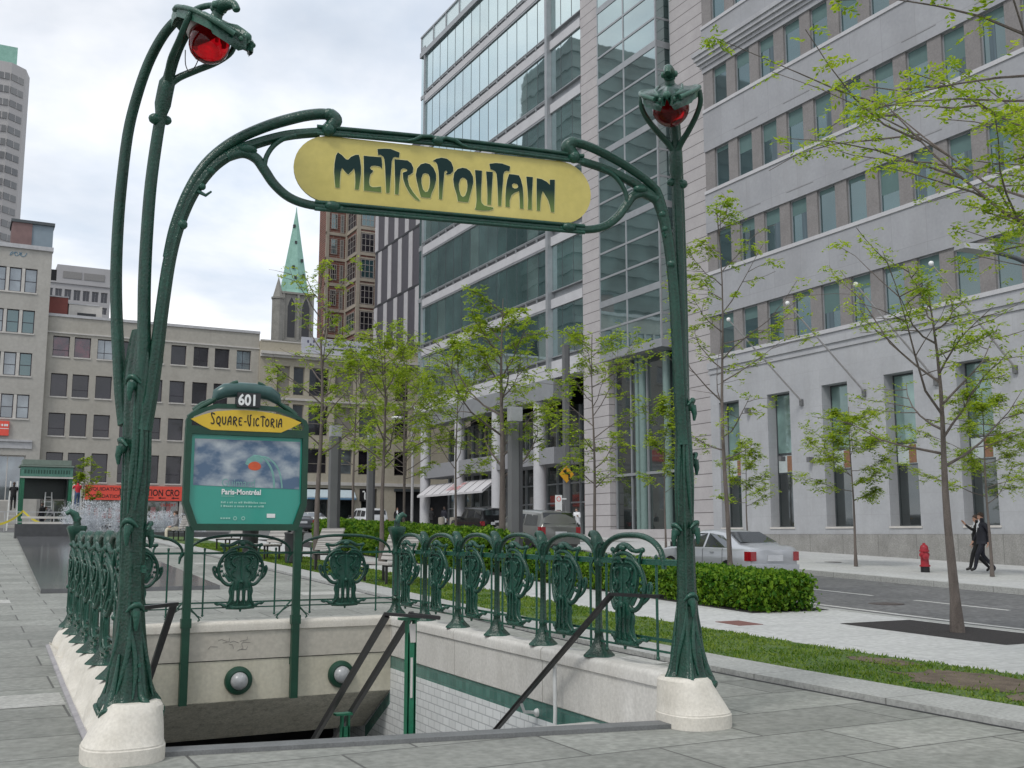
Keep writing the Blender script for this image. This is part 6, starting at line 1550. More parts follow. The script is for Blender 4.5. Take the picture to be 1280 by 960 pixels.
def hedge(label, x0, x1, y0, y1, h, n, ls, seed):
    rng = random.Random(seed)
    o = thing('hedge', label, 'hedge', ((x0+x1)/2, y0, g(y0)), 0, 'clipped hedges along the path')
    mb = MB(); wd = MB()
    for i in range(n):
        # denser towards the clipped skin
        u, v, w = rng.random(), rng.random(), rng.random()
        k = rng.random()
        if k < .34: u = rng.choice((0, 0, 1)) + rng.gauss(0, .06)
        elif k < .62: w = 1 + rng.gauss(0, .035)
        elif k < .72: v = rng.choice((0, 0, 1)) + rng.gauss(0, .012)
        yy = y0 + (y1-y0)*v; xx = x0 + (x1-x0)*u
        b = .045*noise.noise((xx*2.2, yy*2.2, w*3))
        top = h*(1 + .05*noise.noise((xx*1.5, yy*1.5, 7.)))
        if w < .3 and rng.random() < .55 and noise.noise((xx*3, yy*3, 1)) > -.1: continue
        p = Vector((xx + b, yy + b, g(yy) + .05 + max(.02, w)*top))
        a = Vector((rng.uniform(-1, 1), rng.uniform(-1, 1), rng.uniform(-.3, 1))).normalized(); c = a.orthogonal().normalized()
        c = (Matrix.Rotation(rng.uniform(0, 6.3), 3, a) @ c); s = ls*rng.uniform(.5, 1.45)
        mb.add([p, p + (a*.3 + c.cross(a)*.35)*s + c*s*.5, p + c*s, p + (a*.3 - c.cross(a)*.35)*s + c*s*.5], [(0, 1, 2, 3)])
    for i in range(int((y1 - y0)*26)):                       # stray sprigs above the clipped skin
        yy = rng.uniform(y0, y1); xx = rng.choice((x0, rng.uniform(x0, x1))); zz = g(yy) + h*(1.05 if xx != x0 else rng.uniform(.3, 1))
        d = Vector((-.6 if xx == x0 else rng.uniform(-.4, .4), rng.uniform(-.4, .4), 1 if xx != x0 else .4)).normalized()
        for q in range(6):
            b = Vector((xx, yy, zz)) + d*(.022*q); e = Vector((rng.uniform(-1, 1), rng.uniform(-1, 1), rng.uniform(.2, 1))).normalized()*ls*.6; f = e.cross(d).normalized()*ls*.22
            mb.add([b, b + e*.5 + f, b + e, b + e*.5 - f], [(0, 1, 2, 3)])
    for i in range(int((y1 - y0)*16)):
        yy = rng.uniform(y0 + .05, y1 - .05); xx = rng.uniform(x0 + .04, x1 - .04)
        wd.tube([(xx, yy, g(yy)), (xx + rng.uniform(-.08, .08), yy + rng.uniform(-.08, .08), g(yy) + h*.45), (xx + rng.uniform(-.15, .15), yy + rng.uniform(-.15, .15), g(yy) + h*.9)], [.012, .009, .004], 4)
    mb.build('foliage', M['leafdark'], o, world=True, rec=False); wd.build('stems', M['hedgestem'], o, world=True, rec=False)
hedge('clipped green hedge beside the road right of the right lamp column', 12.7, 13.9, 14.85, 24.4, .6, 46000, .08, 1)
hedge('clipped green hedge further down the path behind the benches', 12.7, 13.9, 26.0, 41.0, 1.0, 34000, .11, 2)
# ================================================================== VEHICLES
def make_car(label, x, y, rot, paint, prof, W, wheel_r, wb, kind, group='cars on the street', z=None, tail_h=.25):
    """prof: stations along the length (front = +y): (y, z bottom, z belt, z top, half width body, half width roof)"""
    o = thing('parked_car', label, 'car', (x, y, (g(y) - .12) if z is None else z), rot, group)
    o.rotation_euler.x = math.atan(SL)*.8
    def ring(st):
        yy, zb, zl, zt, w, wr = st
        r = [(0, zb), (w*.86, zb), (w*.97, zb + .1), (w, zb + (zl - zb)*.45), (w*.985, zl - .05), (w*.955, zl), (wr + (w*.955 - wr)*.15, zt - (zt - zl)*.14), (wr*.93, zt - .02*(zt > zl + .1)), (wr*.5, zt + .015), (0, zt + .02)]
        pts = [(a, yy, b) for a, b in r] + [(-a, yy, b) for a, b in reversed(r[1:-1])]
        return pts
    mb = MB(); mb.loft([ring(s) for s in prof]); body = mb.build('body', paint, o, smooth=40)
    def inter(yy):
        for a, b in zip(prof, prof[1:]):
            if a[0] <= yy <= b[0]:
                f = (yy - a[0])/(b[0]-a[0]); return [p + (q-p)*f for p, q in zip(a, b)]
        return prof[0] if yy < prof[0][0] else prof[-1]
    def side_pt(yy, t, s):
        _, zb, zl, zt, w, wr = inter(yy)
        x0, x1 = w*.955, wr + (w*.955 - wr)*.15
        z1 = zt - (zt-zl)*.14
        return (s*(x0 + (x1 - x0)*t + .006), yy, zl + (z1 - zl)*t)
    for seg in kind['side']:
        for s in (-1, 1):
            mb = MB(); pts = [side_pt(yy, t, s) for yy, t in seg]; mb.add(pts, [tuple(range(len(pts)))]); mb.build('side_window', M['carglass'], o, rec=False)
    for nm, (ya, yb), (ta, tb), wf in kind['screens']:
        A_, B_ = inter(ya), inter(yb)
        za, zb_ = A_[3] + .02, B_[3] + .02
        n = Vector((0, yb - ya, zb_ - za)); nn = Vector((0, -n.z, n.y)).normalized()
        if nn.z < 0: nn = -nn
        def pt(t, s):
            wtop = A_[5] + (B_[5]-A_[5])*t
            return Vector((s*wtop*wf, ya + (yb-ya)*t, za + (zb_-za)*t)) + nn*.014
        mb = MB(); mb.add([pt(ta, -1), pt(ta, 1), pt(tb, 1), pt(tb, -1)], [(0, 1, 2, 3)]); mb.build(nm, M['carglass'], o, rec=False)
    yr, yf = kind['axles']
    w0 = W/2
    for yy in (yr, yf):
        for s in (-1, 1):
            wh = MB(); wh.lathe([(wheel_r*.62, -.1), (wheel_r*.96, -.1), (wheel_r, -.05), (wheel_r, .05), (wheel_r*.96, .095), (wheel_r*.64, .1)], 24, (s*(w0 - .1), yy, wheel_r), (s, 0, 0)); t = wh.build('tyre', M['tyre'], o, smooth=40)
            r = MB(); r.lathe([(wheel_r*.64, -.05), (wheel_r*.64, .07), (wheel_r*.5, .085), (wheel_r*.12, .075), (0, .08)], 20, (s*(w0 - .1), yy, wheel_r), (s, 0, 0)); r.build('rim', M['rim'], t, smooth=40)
            a = MB(); n = 14
            ins = [(s*(inter(yy)[4] + .004), yy + (wheel_r*1.17)*math.cos(PI*k/n), wheel_r + (wheel_r*1.17)*math.sin(PI*k/n)) for k in range(n+1)]
            a.add(ins + [(s*(inter(yy)[4] + .004), yy - wheel_r*1.17, inter(yy)[1]), (s*(inter(yy)[4] + .004), yy + wheel_r*1.17, inter(yy)[1])], [tuple(range(n + 3))]); a.build('wheel_arch', M['black'], o, rec=False)
    for yy in kind['gaps']:
        for s in (-1, 1):
            q = inter(yy); L_ = [(s*(q[4]*.97 + .004), q[1] + .12), (s*(q[4] + .004), q[1] + (q[2]-q[1])*.45), (s*(q[4]*.985 + .004), q[2] - .05), (s*(q[4]*.955 + .004), q[2])]
            mb = MB(); mb.loft([[(a, yy - .008, b), (a, yy + .008, b)] for a, b in L_], closed=False, cap=False); mb.build('panel_gap', M['black'], o, rec=False)
    # rear end: lights, plate, bumper, badge strip
    y0 = prof[0][0]; r0 = inter(y0 + .02)
    zl0 = kind['tail']
    for s in (-1, 1):
        mb = MB(); a0, a1 = s*(w0*.74), s*(w0*.95); mb.box(min(a0, a1), max(a0, a1), y0 - .015, y0 + .06, zl0, zl0 + tail_h); mb.box(min(s*w0*.93, s*w0*.985), max(s*w0*.93, s*w0*.985), y0 + .06, y0 + .22, zl0, zl0 + tail_h); mb.build('tail_light', M['tail'], o)
    mb = MB(); mb.box(-.26, .26, y0 - .03, y0 - .012, kind['plate'], kind['plate'] + .16); mb.build('licence_plate', M['plate'], o)
    mb = MB(); mb.loft([[(-w0*.97, y0 + .3, z_), (-w0*.98, y0 + .06, z_), (-w0*.9, y0 - .07, z_), (w0*.9, y0 - .07, z_), (w0*.98, y0 + .06, z_), (w0*.97, y0 + .3, z_)] for z_ in (kind['bump'] - .1, kind['bump'], kind['bump'] + .1)]); mb.build('bumper', kind.get('bm', paint), o, smooth=40)
    for s in (-1, 1):
        mb = MB(); ym = kind['mirror']; q = inter(ym); mb.box(min(s*q[4]*.95, s*(q[4] + .2)), max(s*q[4]*.95, s*(q[4] + .2)), ym - .05, ym + .06, q[2] + .02, q[2] + .16); mb.build('mirror', kind.get('mm', M['plastic']), o)
    for yy in kind['handles']:
        for s in (-1, 1): mb = MB(); mb.box(min(s*(w0 - .01), s*(w0 + .015)), max(s*(w0 - .01), s*(w0 + .015)), yy - .08, yy + .08, kind['hz'], kind['hz'] + .03); mb.build('door_handle', kind.get('hm', paint), o)
    return o
SED = [(-2.17, .42, .9, .95, .76, .64), (-2.1, .3, .97, 1.03, .83, .71), (-1.86, .25, .99, 1.07, .86, .73), (-1.6, .22, .985, 1.09, .865, .70), (-1.2, .2, .975, 1.28, .865, .62), (-.9, .2, .965, 1.40, .865, .575), (-.4, .2, .955, 1.455, .865, .57), (.15, .2, .945, 1.445, .865, .57), (.6, .2, .94, 1.345, .865, .585), (1.15, .2, .925, 1.0, .86, .68), (1.65, .23, .87, .93, .84, .66), (2.0, .28, .76, .81, .78, .58), (2.15, .36, .62, .66, .70, .5)]
KS = dict(gaps=(-1.05, -.2, .95), side=[[(-1.42, .12), (-1.15, .62), (-.85, .9), (-.25, .95), (-.25, .06), (-1.15, .06)], [(-.17, .06), (-.17, .95), (.15, .94), (.55, .8), (1.0, .1)]], screens=[('rear_window', (-1.58, -.92), (.06, .96), .92), ('windscreen', (.62, 1.12), (.02, .95), .92)], axles=(-1.28, 1.27), tail=.68, plate=.67, bump=.48, mirror=.95, handles=(-.62, .42), hz=.84)
make_car('silver saloon car seen from behind beyond the clipped hedge', 19.3, 24.0, 0, M['silver'], SED, 1.73, .31, 2.5, KS, tail_h=.24, z=g(24) - .21)
VAN = [(-2.45, .5, 1.02, 1.06, .82, .72), (-2.40, .32, 1.05, 1.10, .90, .80), (-2.33, .28, 1.06, 1.35, .93, .76), (-2.12, .26, 1.07, 1.68, .95, .72), (-1.5, .24, 1.07, 1.73, .96, .73), (0, .22, 1.06, 1.75, .96, .73), (.6, .22, 1.05, 1.70, .96, .72), (1.25, .22, 1.03, 1.22, .95, .74), (1.6, .24, 1.0, 1.06, .93, .72), (2.2, .28, .84, .88, .85, .6), (2.4, .38, .66, .68, .74, .5)]
KV = dict(gaps=(-.95, .15, 1.1), side=[[(-2.05, .1), (-1.95, .86), (-1.0, .9), (-1.0, .1)], [(-.9, .1), (-.9, .9), (.1, .9), (.1, .1)], [(.2, .1), (.2, .9), (.55, .88), (1.2, .12)]], screens=[('rear_window', (-2.40, -2.12), (.12, .90), .93), ('windscreen', (.6, 1.25), (.04, .95), .92)], axles=(-1.45, 1.5), tail=.78, plate=.74, bump=.5, mirror=1.05, handles=(-.2, .9), hz=.95)
make_car('taupe grey minivan seen from behind, parked before the lobby glass', 21.6, 39.4, 0, M['greyvan'], VAN, 1.92, .34, 2.9, KV, tail_h=.3)
SUV = [(-2.3, .55, 1.08, 1.12, .80, .70), (-2.26, .45, 1.1, 1.2, .88, .74), (-2.2, .42, 1.1, 1.66, .90, .72), (-1.9, .4, 1.1, 1.76, .91, .72), (-.5, .4, 1.09, 1.79, .915, .72), (.35, .4, 1.08, 1.76, .915, .71), (.9, .4, 1.07, 1.14, .91, .76), (1.5, .42, 1.02, 1.07, .89, .74), (2.15, .46, .95, 1.0, .86, .7), (2.28, .55, .8, .82, .78, .6)]
KU = dict(gaps=(-1.1, -.2, .8), side=[[(-2.05, .12), (-1.98, .86), (-1.15, .88), (-1.15, .12)], [(-1.05, .12), (-1.05, .9), (-.25, .9), (-.25, .12)], [(-.15, .12), (-.15, .9), (.32, .88), (.82, .12)]], screens=[('rear_window', (-2.26, -2.2), (.25, .9), .93), ('windscreen', (.35, .9), (.04, .95), .92)], axles=(-1.35, 1.4), tail=.72, plate=.78, bump=.55, mirror=.75, handles=(-1.0, -.05), hz=.98, bm=M['plastic'])
o = make_car('black four by four with dark windows parked near the pale awning', 28.9, 59.6, 0, M['blackcar'], SUV, 1.82, .37, 2.7, KU)
mb = MB(); mb.box(-.1, .4, -2.5, -2.485, .88, 1.03); mb.build('rear_plate', M['plate'], o)
KW = dict(KU); KW['bm'] = M['greycar']
o = make_car('white four by four with dark windows stopped near the shops', 27.2, 75.2, 0, M['whitecar'], SUV, 1.95, .38, 2.7, KW)
make_car('white car further on in front of the white four by four', 24.6, 80.5, .0, M['whitecar'], SED, 1.73, .31, 2.5, KS, tail_h=.2)
o = make_car('blue grey saloon with its brake lights lit near the tan building', 24.9, 82.0, 0, M['greycar'], SED, 1.75, .31, 2.5, KS, tail_h=.2) if False else make_car('blue grey saloon driving away near the tan building', 21.9, 75.5, 0, M['greycar'], SED, 1.75, .31, 2.5, KS, tail_h=.22)

# ================================================================== STREET FURNITURE
def lamp_pole(label, x, y, h, w):
    o = thing('lamp_pole', label, 'lamp pole', (x, y, g(y)), 0, 'thick square lamp poles')
    mb = MB(); mb.box(-w/2, w/2, -w*.4, w*.4, 0, h); mb.build('shaft', M['postgrey'], o)
    mb = MB(); mb.box(w*.3, w/2 + .03, -w*.4 - .03, w*.4 + .03, .0, h - .02); mb.build('dark_flange', mat('dark_flange', (.045, .046, .05), .5), o)
    mb = MB(); mb.box(-w/2 - .01, w/2 + .04, -w*.42, w*.42, h + .005, h + .4); mb.build('lamp_head', mat('frosted_lamp_head', (.30, .31, .32), .4), o)
    return o
lamp_pole('thick grey lamp pole in the middle beside the full dark stemmed tree', 13.62, 25.8, 4.15, .30)
lamp_pole('thick grey lamp pole left of the white four by four, near the sparse tall tree', 12.1, 36.9, 4.2, .34)
lamp_pole('thick grey lamp pole beside the black shop sign on the tan building', 19.6, 53.6, 5.2, .34)
o = thing('traffic_pole', 'tall dark pole with a yellow warning sign and a white parking sign', 'sign pole', (25.2, 42.6, g(42.6)))
mb = MB(); mb.box(-.09, .14, -.12, .12, 0, 9.4); mb.build('pole', M['postgrey'], o); mb = MB(); mb.box(.143, .19, -.13, .13, 0, 9.4); mb.build('dark_edge', mat('dark_flange', (.045, .046, .05), .5), o)
mb = MB(); mb.poly([[(-.05, 2.87), (.35, 3.27), (-.05, 3.67), (-.45, 3.27)]], lambda u, v, d: (u, -.17 + d, v), .02); d = mb.build('warning_sign', M['signorange'], o)
mb = MB(); mb.tube([(.08, -.18, 3.02), (.08, -.18, 3.25), (-.12, -.18, 3.38)], .05, 6); mb.add([(-.26, -.181, 3.42), (-.08, -.181, 3.24), (-.06, -.181, 3.54)], [(0, 1, 2)]); mb.build('arrow', M['black'], d)
mb = MB(); mb.box(-.66, -.3, -.16, -.14, .95, 2.3); mb.box(-.4, -.05, -.14, -.1, 2.1, 2.16); pb = mb.build('parking_sign', M['white'], o)
mb = MB(); mb.poly([[(-.48 + .12*math.cos(a), 2.12 + .12*math.sin(a)) for a in [2*PI*k/16 for k in range(16)]], [(-.48 + .085*math.cos(a), 2.12 + .085*math.sin(a)) for a in [2*PI*k/16 for k in range(16)]]], lambda u, v, d: (u, -.163, v)); mb.build('red_ring', M['signred'], pb)
mb = MB(); mb.box(-.6, -.36, -.164, -.161, 1.5, 1.62); mb.box(-.6, -.36, -.164, -.161, 1.12, 1.2); mb.build('sign_print', M['black'], pb)
o = thing('street_lamp', 'slender curved street lamp with a white head before the tan building', 'street lamp', (23.2, 56.5, g(56.5)))
mb = MB(); mb.tube(spline([(0, 0, 0), (0, 0, 4), (-.02, 0, 5.4), (-.25, -.1, 6.3), (-.75, -.3, 6.72), (-1.1, -.4, 6.7)], 5), [.09 - .0016*i for i in range(26)], 8); mb.build('curved_pole', mat('pale_pole', (.36, .35, .35), .5), o, smooth=60)
mb = MB(); mb.sphere((-1.2, -.45, 6.66), .2, 10, (1.6, 1, .55)); mb.build('lamp_head', M['white'], o, smooth=60)
o = thing('street_lamp', 'street lamp with a flat pale head reaching in from the right edge', 'street lamp', (23.4, 14.6, g(14.6)))
mb = MB(); mb.tube(spline([(0, 0, 0), (0, 0, 4.5), (-.15, .1, 5.9), (-.9, .35, 6.9), (-2.2, .7, 7.55), (-3.1, .95, 7.75)], 5), [.09 - .0018*i for i in range(26)], 8); mb.build('curved_pole', M['aludark'], o, smooth=60)
mb = MB(); mb.loft([[(-3.05 - .75*t, .93 + .2*t + dy, 7.78 + .02*t + dz*(1 - .4*t)) for dy, dz in ((-.16, -.1), (.16, -.1), (.12, .1), (-.12, .1))] for t in (0, .5, 1)]); mb.build('lamp_head', mat('frosted_lamp_head', (.30, .31, .32), .4), o)

o = thing('fire_hydrant', 'red fire hydrant with a black base on the far pavement', 'fire hydrant', (25.94, 22.72, g(22.72) + .02))
mb = MB(); mb.lathe([(.13, 0), (.13, .17), (.12, .18)], 16); mb.build('base', M['black'], o, smooth=40)
mb = MB(); mb.lathe([(.155, .17), (.155, .215), (.12, .225), (.115, .60), (.145, .61), (.145, .65), (.12, .67), (.118, .74), (.1, .79), (.06, .82), (.04, .83), (.04, .87), (.0, .87)], 20); 
for a in (0.3, PI + .3): mb.lathe([(.06, .08), (.06, .15), (.075, .155), (.075, .2), (.03, .205), (.025, .23)], 12, (0, 0, .52), (math.cos(a), math.sin(a), 0))
mb.lathe([(.075, .08), (.075, .15), (.09, .155), (.09, .2), (.03, .205), (.03, .24)], 12, (0, 0, .47), (-.6, -.8, 0)); mb.build('body', M['hydrant'], o, smooth=45)

def make_bench(label, x, y):
    o = thing('park_bench', label, 'bench', (x, y, g(y) + .05), 0, 'plank benches along the lawn')
    mb = MB()
    for k in range(5): mb.box(-.28 + .105*k, -.19 + .105*k, -.95, .95, .42, .46)
    mb.build('seat', M['wood'], o)
    mb = MB()
    for k in range(6):
        z = .5 + .1*k; xx = .26 + .035*k; mb.add([(xx, -.95, z), (xx + .032, -.95, z + .088), (xx + .032, .95, z + .088), (xx, .95, z), (xx + .035, -.95, z - .01), (xx + .067, -.95, z + .078), (xx + .067, .95, z + .078), (xx + .035, .95, z - .01)], [(0, 1, 2, 3), (7, 6, 5, 4), (0, 4, 5, 1), (3, 2, 6, 7), (1, 5, 6, 2), (0, 3, 7, 4)])
    mb.build('backrest', M['wood'], o)
    for yy in (-.7, .7):
        mb = MB(); mb.bar((-.22, yy, 0), (-.22, yy, .42), .05); mb.bar((.24, yy, 0), (.24, yy, .45), .05); mb.bar((.28, yy, .4), (.5, yy, 1.08), .045); mb.bar((-.26, yy, .4), (.28, yy, .4), .045); mb.build('leg_frame', M['blackmetal'], o)
    return o
for k, y in enumerate((22.9, 28.1, 33.3, 38.6, 48.6)):
    make_bench(['plank bench nearest the stair railing, partly behind its back corner post', 'plank bench second from the stair railing, right of the notice board post', 'plank bench between the two dark litter bins', 'plank bench behind the notice board, fourth from the railing', 'distant plank bench with a seated person'][k], 8.75, y)
for k, (x, y) in enumerate(((8.95, 36.1), (8.9, 30.7))):
    o = thing('litter_bin', ['dark litter bin seen under the notice board', 'dark litter bin beside the right post of the notice board'][k], 'litter bin', (x, y, g(y) + .05), 0, 'dark litter bins')
    mb = MB(); mb.lathe([(.2, 0), (.25, .03), (.27, .8), (.28, .82), (.28, .88), (.24, .88), (.23, .6), (0, .55)], 18); mb.build('drum', M['plastic'], o, smooth=40)
    mb = MB(); mb.lathe([(.285, .84), (.3, .86), (.285, .9)], 18); mb.build('rim', M['blackmetal'], o, smooth=40)

# fountain: thin dark wet slab, a low wall and foaming jets
mb = MB(); rings = []
for y in ys(22.8, 53, 1.5):
    t = (y - 22.8)/30.2; x0, x1 = 1.6 + .97*t, 5.05 + .9*t
    rings.append([(x0, y, g(y) - .05), (x1, y, g(y) - .05), (x1, y, g(y) + .085), (x0, y, g(y) + .085)])
mb.loft(rings); tag(mb.build('fountain_basin', M['darkstone']), kind='structure')
mb = MB(); mb.box(2.5, 5.2, 53, 53.6, 1.3, 2.02); mb.box(5.2, 12.2, 53.6, 54, 1.3, 1.66); o = mb.build('fountain_wall', M['darkgranite'], loc=(3.8, 53, 1.4)); tag(o, 'low dark granite wall at the end of the fountain basin', 'wall')
rng = random.Random(17); mb = MB()
for j in range(50):
    bx_, by_ = 4.9 + 6.6*rng.random()**1.5, 55.2 + 2.2*rng.random(); H = rng.uniform(.8, 1.75)*(1 if bx_ < 8.3 else .72)
    for k in range(620):
        t = rng.random(); r = .1 + .3*t*(1 if t < .7 else 1.2); a = rng.uniform(0, 2*PI)
        p = Vector((bx_ + r*rng.random()*math.cos(a) + rng.gauss(0, .05), by_ + r*rng.random()*math.sin(a), g(by_) + .05 + H*(t if rng.random() < .6 else t*t)))
        d1 = Vector((rng.gauss(0, .4), rng.gauss(0, .4), rng.uniform(-.3, 1))).normalized()*rng.uniform(.03, .11); d2 = d1.orthogonal().normalized()*rng.uniform(.008, .024)
        mb.add([p, p + d1*.5 + d2, p + d1, p + d1*.5 - d2], [(0, 1, 2, 3)])
o = mb.build('fountain_jets', M['foam'], rec=False); tag(o, 'white foaming water jets of the fountain behind the left railing', 'fountain jets', kind='stuff')

# canopy being set up at the far end of the plaza
KX, KY = 5.0, 72.; kz = g(72)
o = thing('kiosk', 'green framed entrance canopy being put up between ladders at the far end of the plaza', 'kiosk', (KX, KY, kz))
for x in (-1.35, 1.4):
    for yy in (0, 1.6):
        mb = MB(); mb.box(x - .1, x + .1, yy - .1, yy + .1, 0, 3.9); mb.build('post', M['brightgreen'], o)
mb = MB(); mb.box(-1.5, 1.5, -.13, -.05, 3.35, 3.92); bnd = mb.build('lettered_band', mat('band_green', (.05, .15, .11), .5, col2=(.1, .24, .19), scale=7), o)
mb = MB(); rg = random.Random(6); x = -1.3
while x < 1.3: w_ = rg.uniform(.05, .14); mb.box(x, x + w_, -.14, -.132, 3.52, 3.76); x += w_ + .06
mb.build('band_marks', mat('pale_green_marks', (.02, .07, .05), .6), bnd)
mb = MB(); mb.box(-1.55, 1.55, -.2, 1.9, 3.95, 4.05); mb.box(-1.4, 1.4, .1, 1.7, 4.08, 4.4); mb.build('roof', mat('kiosk_roof', (.16, .2, .17), .6), o)
mb = MB(); mb.box(-1.52, 1.52, -.16, -.02, 3.24, 3.34); mb.build('white_edge', M['trim'], o)
mb = MB(); mb.box(-1.25, 1.3, 1.5, 1.56, 2.0, 3.9); mb.box(1.2, 1.26, .1, 1.5, .2, 3.9); mb.build('dark_panels', mat('dark_green_panel', (.008, .016, .014), .4), o)
def ladder(label, x, y, h, lean):
    z = g(y)
    o = thing('step_ladder', label, 'ladder', (x, y, z), 0, 'aluminium step ladders round the canopy')
    mb = MB()
    for s in (-.22, .22): mb.bar((s*1.25, -lean, 0), (s*.8, 0, h), .07)
    mb.build('side_rails', mat('bare_aluminium', (.55, .55, .52), .4, metal=.3), o)
    mb = MB()
    for k in range(1, int(h/.3)): t = k*.3/h; mb.bar((-.27*(1-.35*t), -lean*(1-t), h*t), (.27*(1-.35*t), -lean*(1-t), h*t), .08, .04)
    mb.build('steps', mat('bare_aluminium', (.55, .55, .52), .4, metal=.3), o)
    mb = MB()
    for s in (-.22, .22): mb.bar((s*1.25, lean, 0), (s*.8, .02, h), .05)
    mb.build('rear_rails', mat('bare_aluminium', (.55, .55, .52), .4, metal=.3), o)
ladder('aluminium step ladder left of the green canopy under a worker in black', 3.15, 71.5, 3.0, .7)
ladder('aluminium step ladder right of the green canopy under a worker in red', 6.75, 71.5, 2.9, .7)
ladder('aluminium step ladder standing inside the green canopy', 5.25, 73.2, 2.4, .6)
o = thing('crowd_barrier', 'pale metal railing running in front of the green canopy', 'railing', (4.5, 70, g(70)))
mb = MB()
for z in (.55, 1.15): mb.bar((-4.5, 0, z), (5, 0, z), .05)
for k in range(8): mb.bar((-4.5 + 1.35*k, 0, 0), (-4.5 + 1.35*k, 0, 1.15), .05)
mb.build('rails', mat('pale_rail', (.42, .43, .44), .5), o)
o = thing('warning_tape', 'yellow warning tape sagging from the left canopy post', 'tape', (3.65, 69.5, g(69.5)))
mb = MB()
for sx_ in (-1, 1):
    pts = spline([(0, 0, 1.2), (sx_*.5, -.2, .75), (sx_*1.1, -.3, .45), (sx_*1.9, -.4, .3)], 5)
    mb.loft([[(p[0], p[1], p[2] - .07), (p[0], p[1] + .02, p[2] - .07), (p[0], p[1] + .02, p[2] + .07), (p[0], p[1], p[2] + .07)] for p in pts])
mb.build('tape_band', M['hiyellow'], o)
o = thing('stacked_boards', 'stack of pale boards lying on trestles in front of the canopy', 'boards', (4.6, 66, g(66)))
mb = MB()
for k in range(3): mb.box(-1.0 - .1*k, 1.5 - .05*k, -.3, .4, .18 + .3*k, .30 + .3*k)
mb.build('boards', M['trim'], o)
mb = MB()
for x in (-.8, 1.2): mb.box(x, x + .1, -.25, .35, 0, .18)
mb.build('trestles', M['blackmetal'], o)
for k, y in enumerate((70.6, 68.6)):
    o = thing('bollard', ['round stone bollard beside the standing men in suits', 'round stone bollard nearer than the men in suits'][k], 'bollard', (31.3, y, g(y)), 0, 'stone bollards on the pavement')
    mb = MB(); mb.lathe([(.24, 0), (.24, .95), (.2, 1.03), (.0, 1.06)], 14); mb.build('shaft', M['bollard'], o, smooth=50)

# office tower across the square: seen only as the dark reflection in the glass storeys
o = thing('office_tower', 'dark office tower across the square, mirrored in the glass storeys', 'building', (-62, 185, g(185)))
mb = MB(); mb.box(-95, -40, 178, 200, 0, 104); mb.box(-70, -34, 200, 300, 0, 88); mb.box(-60, -30, 300, 340, 0, 74); mb.build('walls', mat('dark_tower_wall', (.10, .12, .115), .6, var=.3, scale=.2), o, world=True)
mb = MB()
for k in range(28): mb.box(-95.3, -39.7, 177.7, 200, 4 + 3.6*k, 5.2 + 3.6*k)
mb.build('floor_bands', mat('tower_bands', (.12, .14, .135), .6), o, world=True)

# ================================================================== PEOPLE
BONES = [('pelvis', 'chest'), ('chest', 'neck'), ('neck', 'jaw'), ('jaw', 'crown'), ('jaw', 'nose')]
for s in 'LR': BONES += [('chest', 'sh'+s), ('sh'+s, 'el'+s), ('el'+s, 'wr'+s), ('wr'+s, 'pa'+s), ('pelvis', 'hi'+s), ('hi'+s, 'kn'+s), ('kn'+s, 'an'+s), ('an'+s, 'to'+s)]
BASE = dict(pelvis=(0, 0, .95), chest=(0, .01, 1.27), neck=(0, 0, 1.475), jaw=(0, .025, 1.56), crown=(0, .01, 1.685), nose=(0, .105, 1.60),
            shL=(-.185, 0, 1.42), elL=(-.235, -.03, 1.14), wrL=(-.23, .06, .90), paL=(-.225, .085, .82), shR=(.185, 0, 1.42), elR=(.235, -.03, 1.14), wrR=(.23, .06, .90), paR=(.225, .085, .82),
            hiL=(-.09, 0, .92), knL=(-.095, .02, .50), anL=(-.095, -.02, .09), toL=(-.1, .13, .04), hiR=(.09, 0, .92), knR=(.095, .02, .50), anR=(.095, -.02, .09), toR=(.1, .13, .04))
RAD = dict(pelvis=(.165, .12), chest=(.175, .125), neck=(.058, .058), jaw=(.072, .08), crown=(.082, .09), nose=(.014, .014), sh=(.07, .07), el=(.05, .05), wr=(.034, .034), pa=(.038, .022), hi=(.1, .1), kn=(.066, .066), an=(.048, .048), to=(.042, .035))
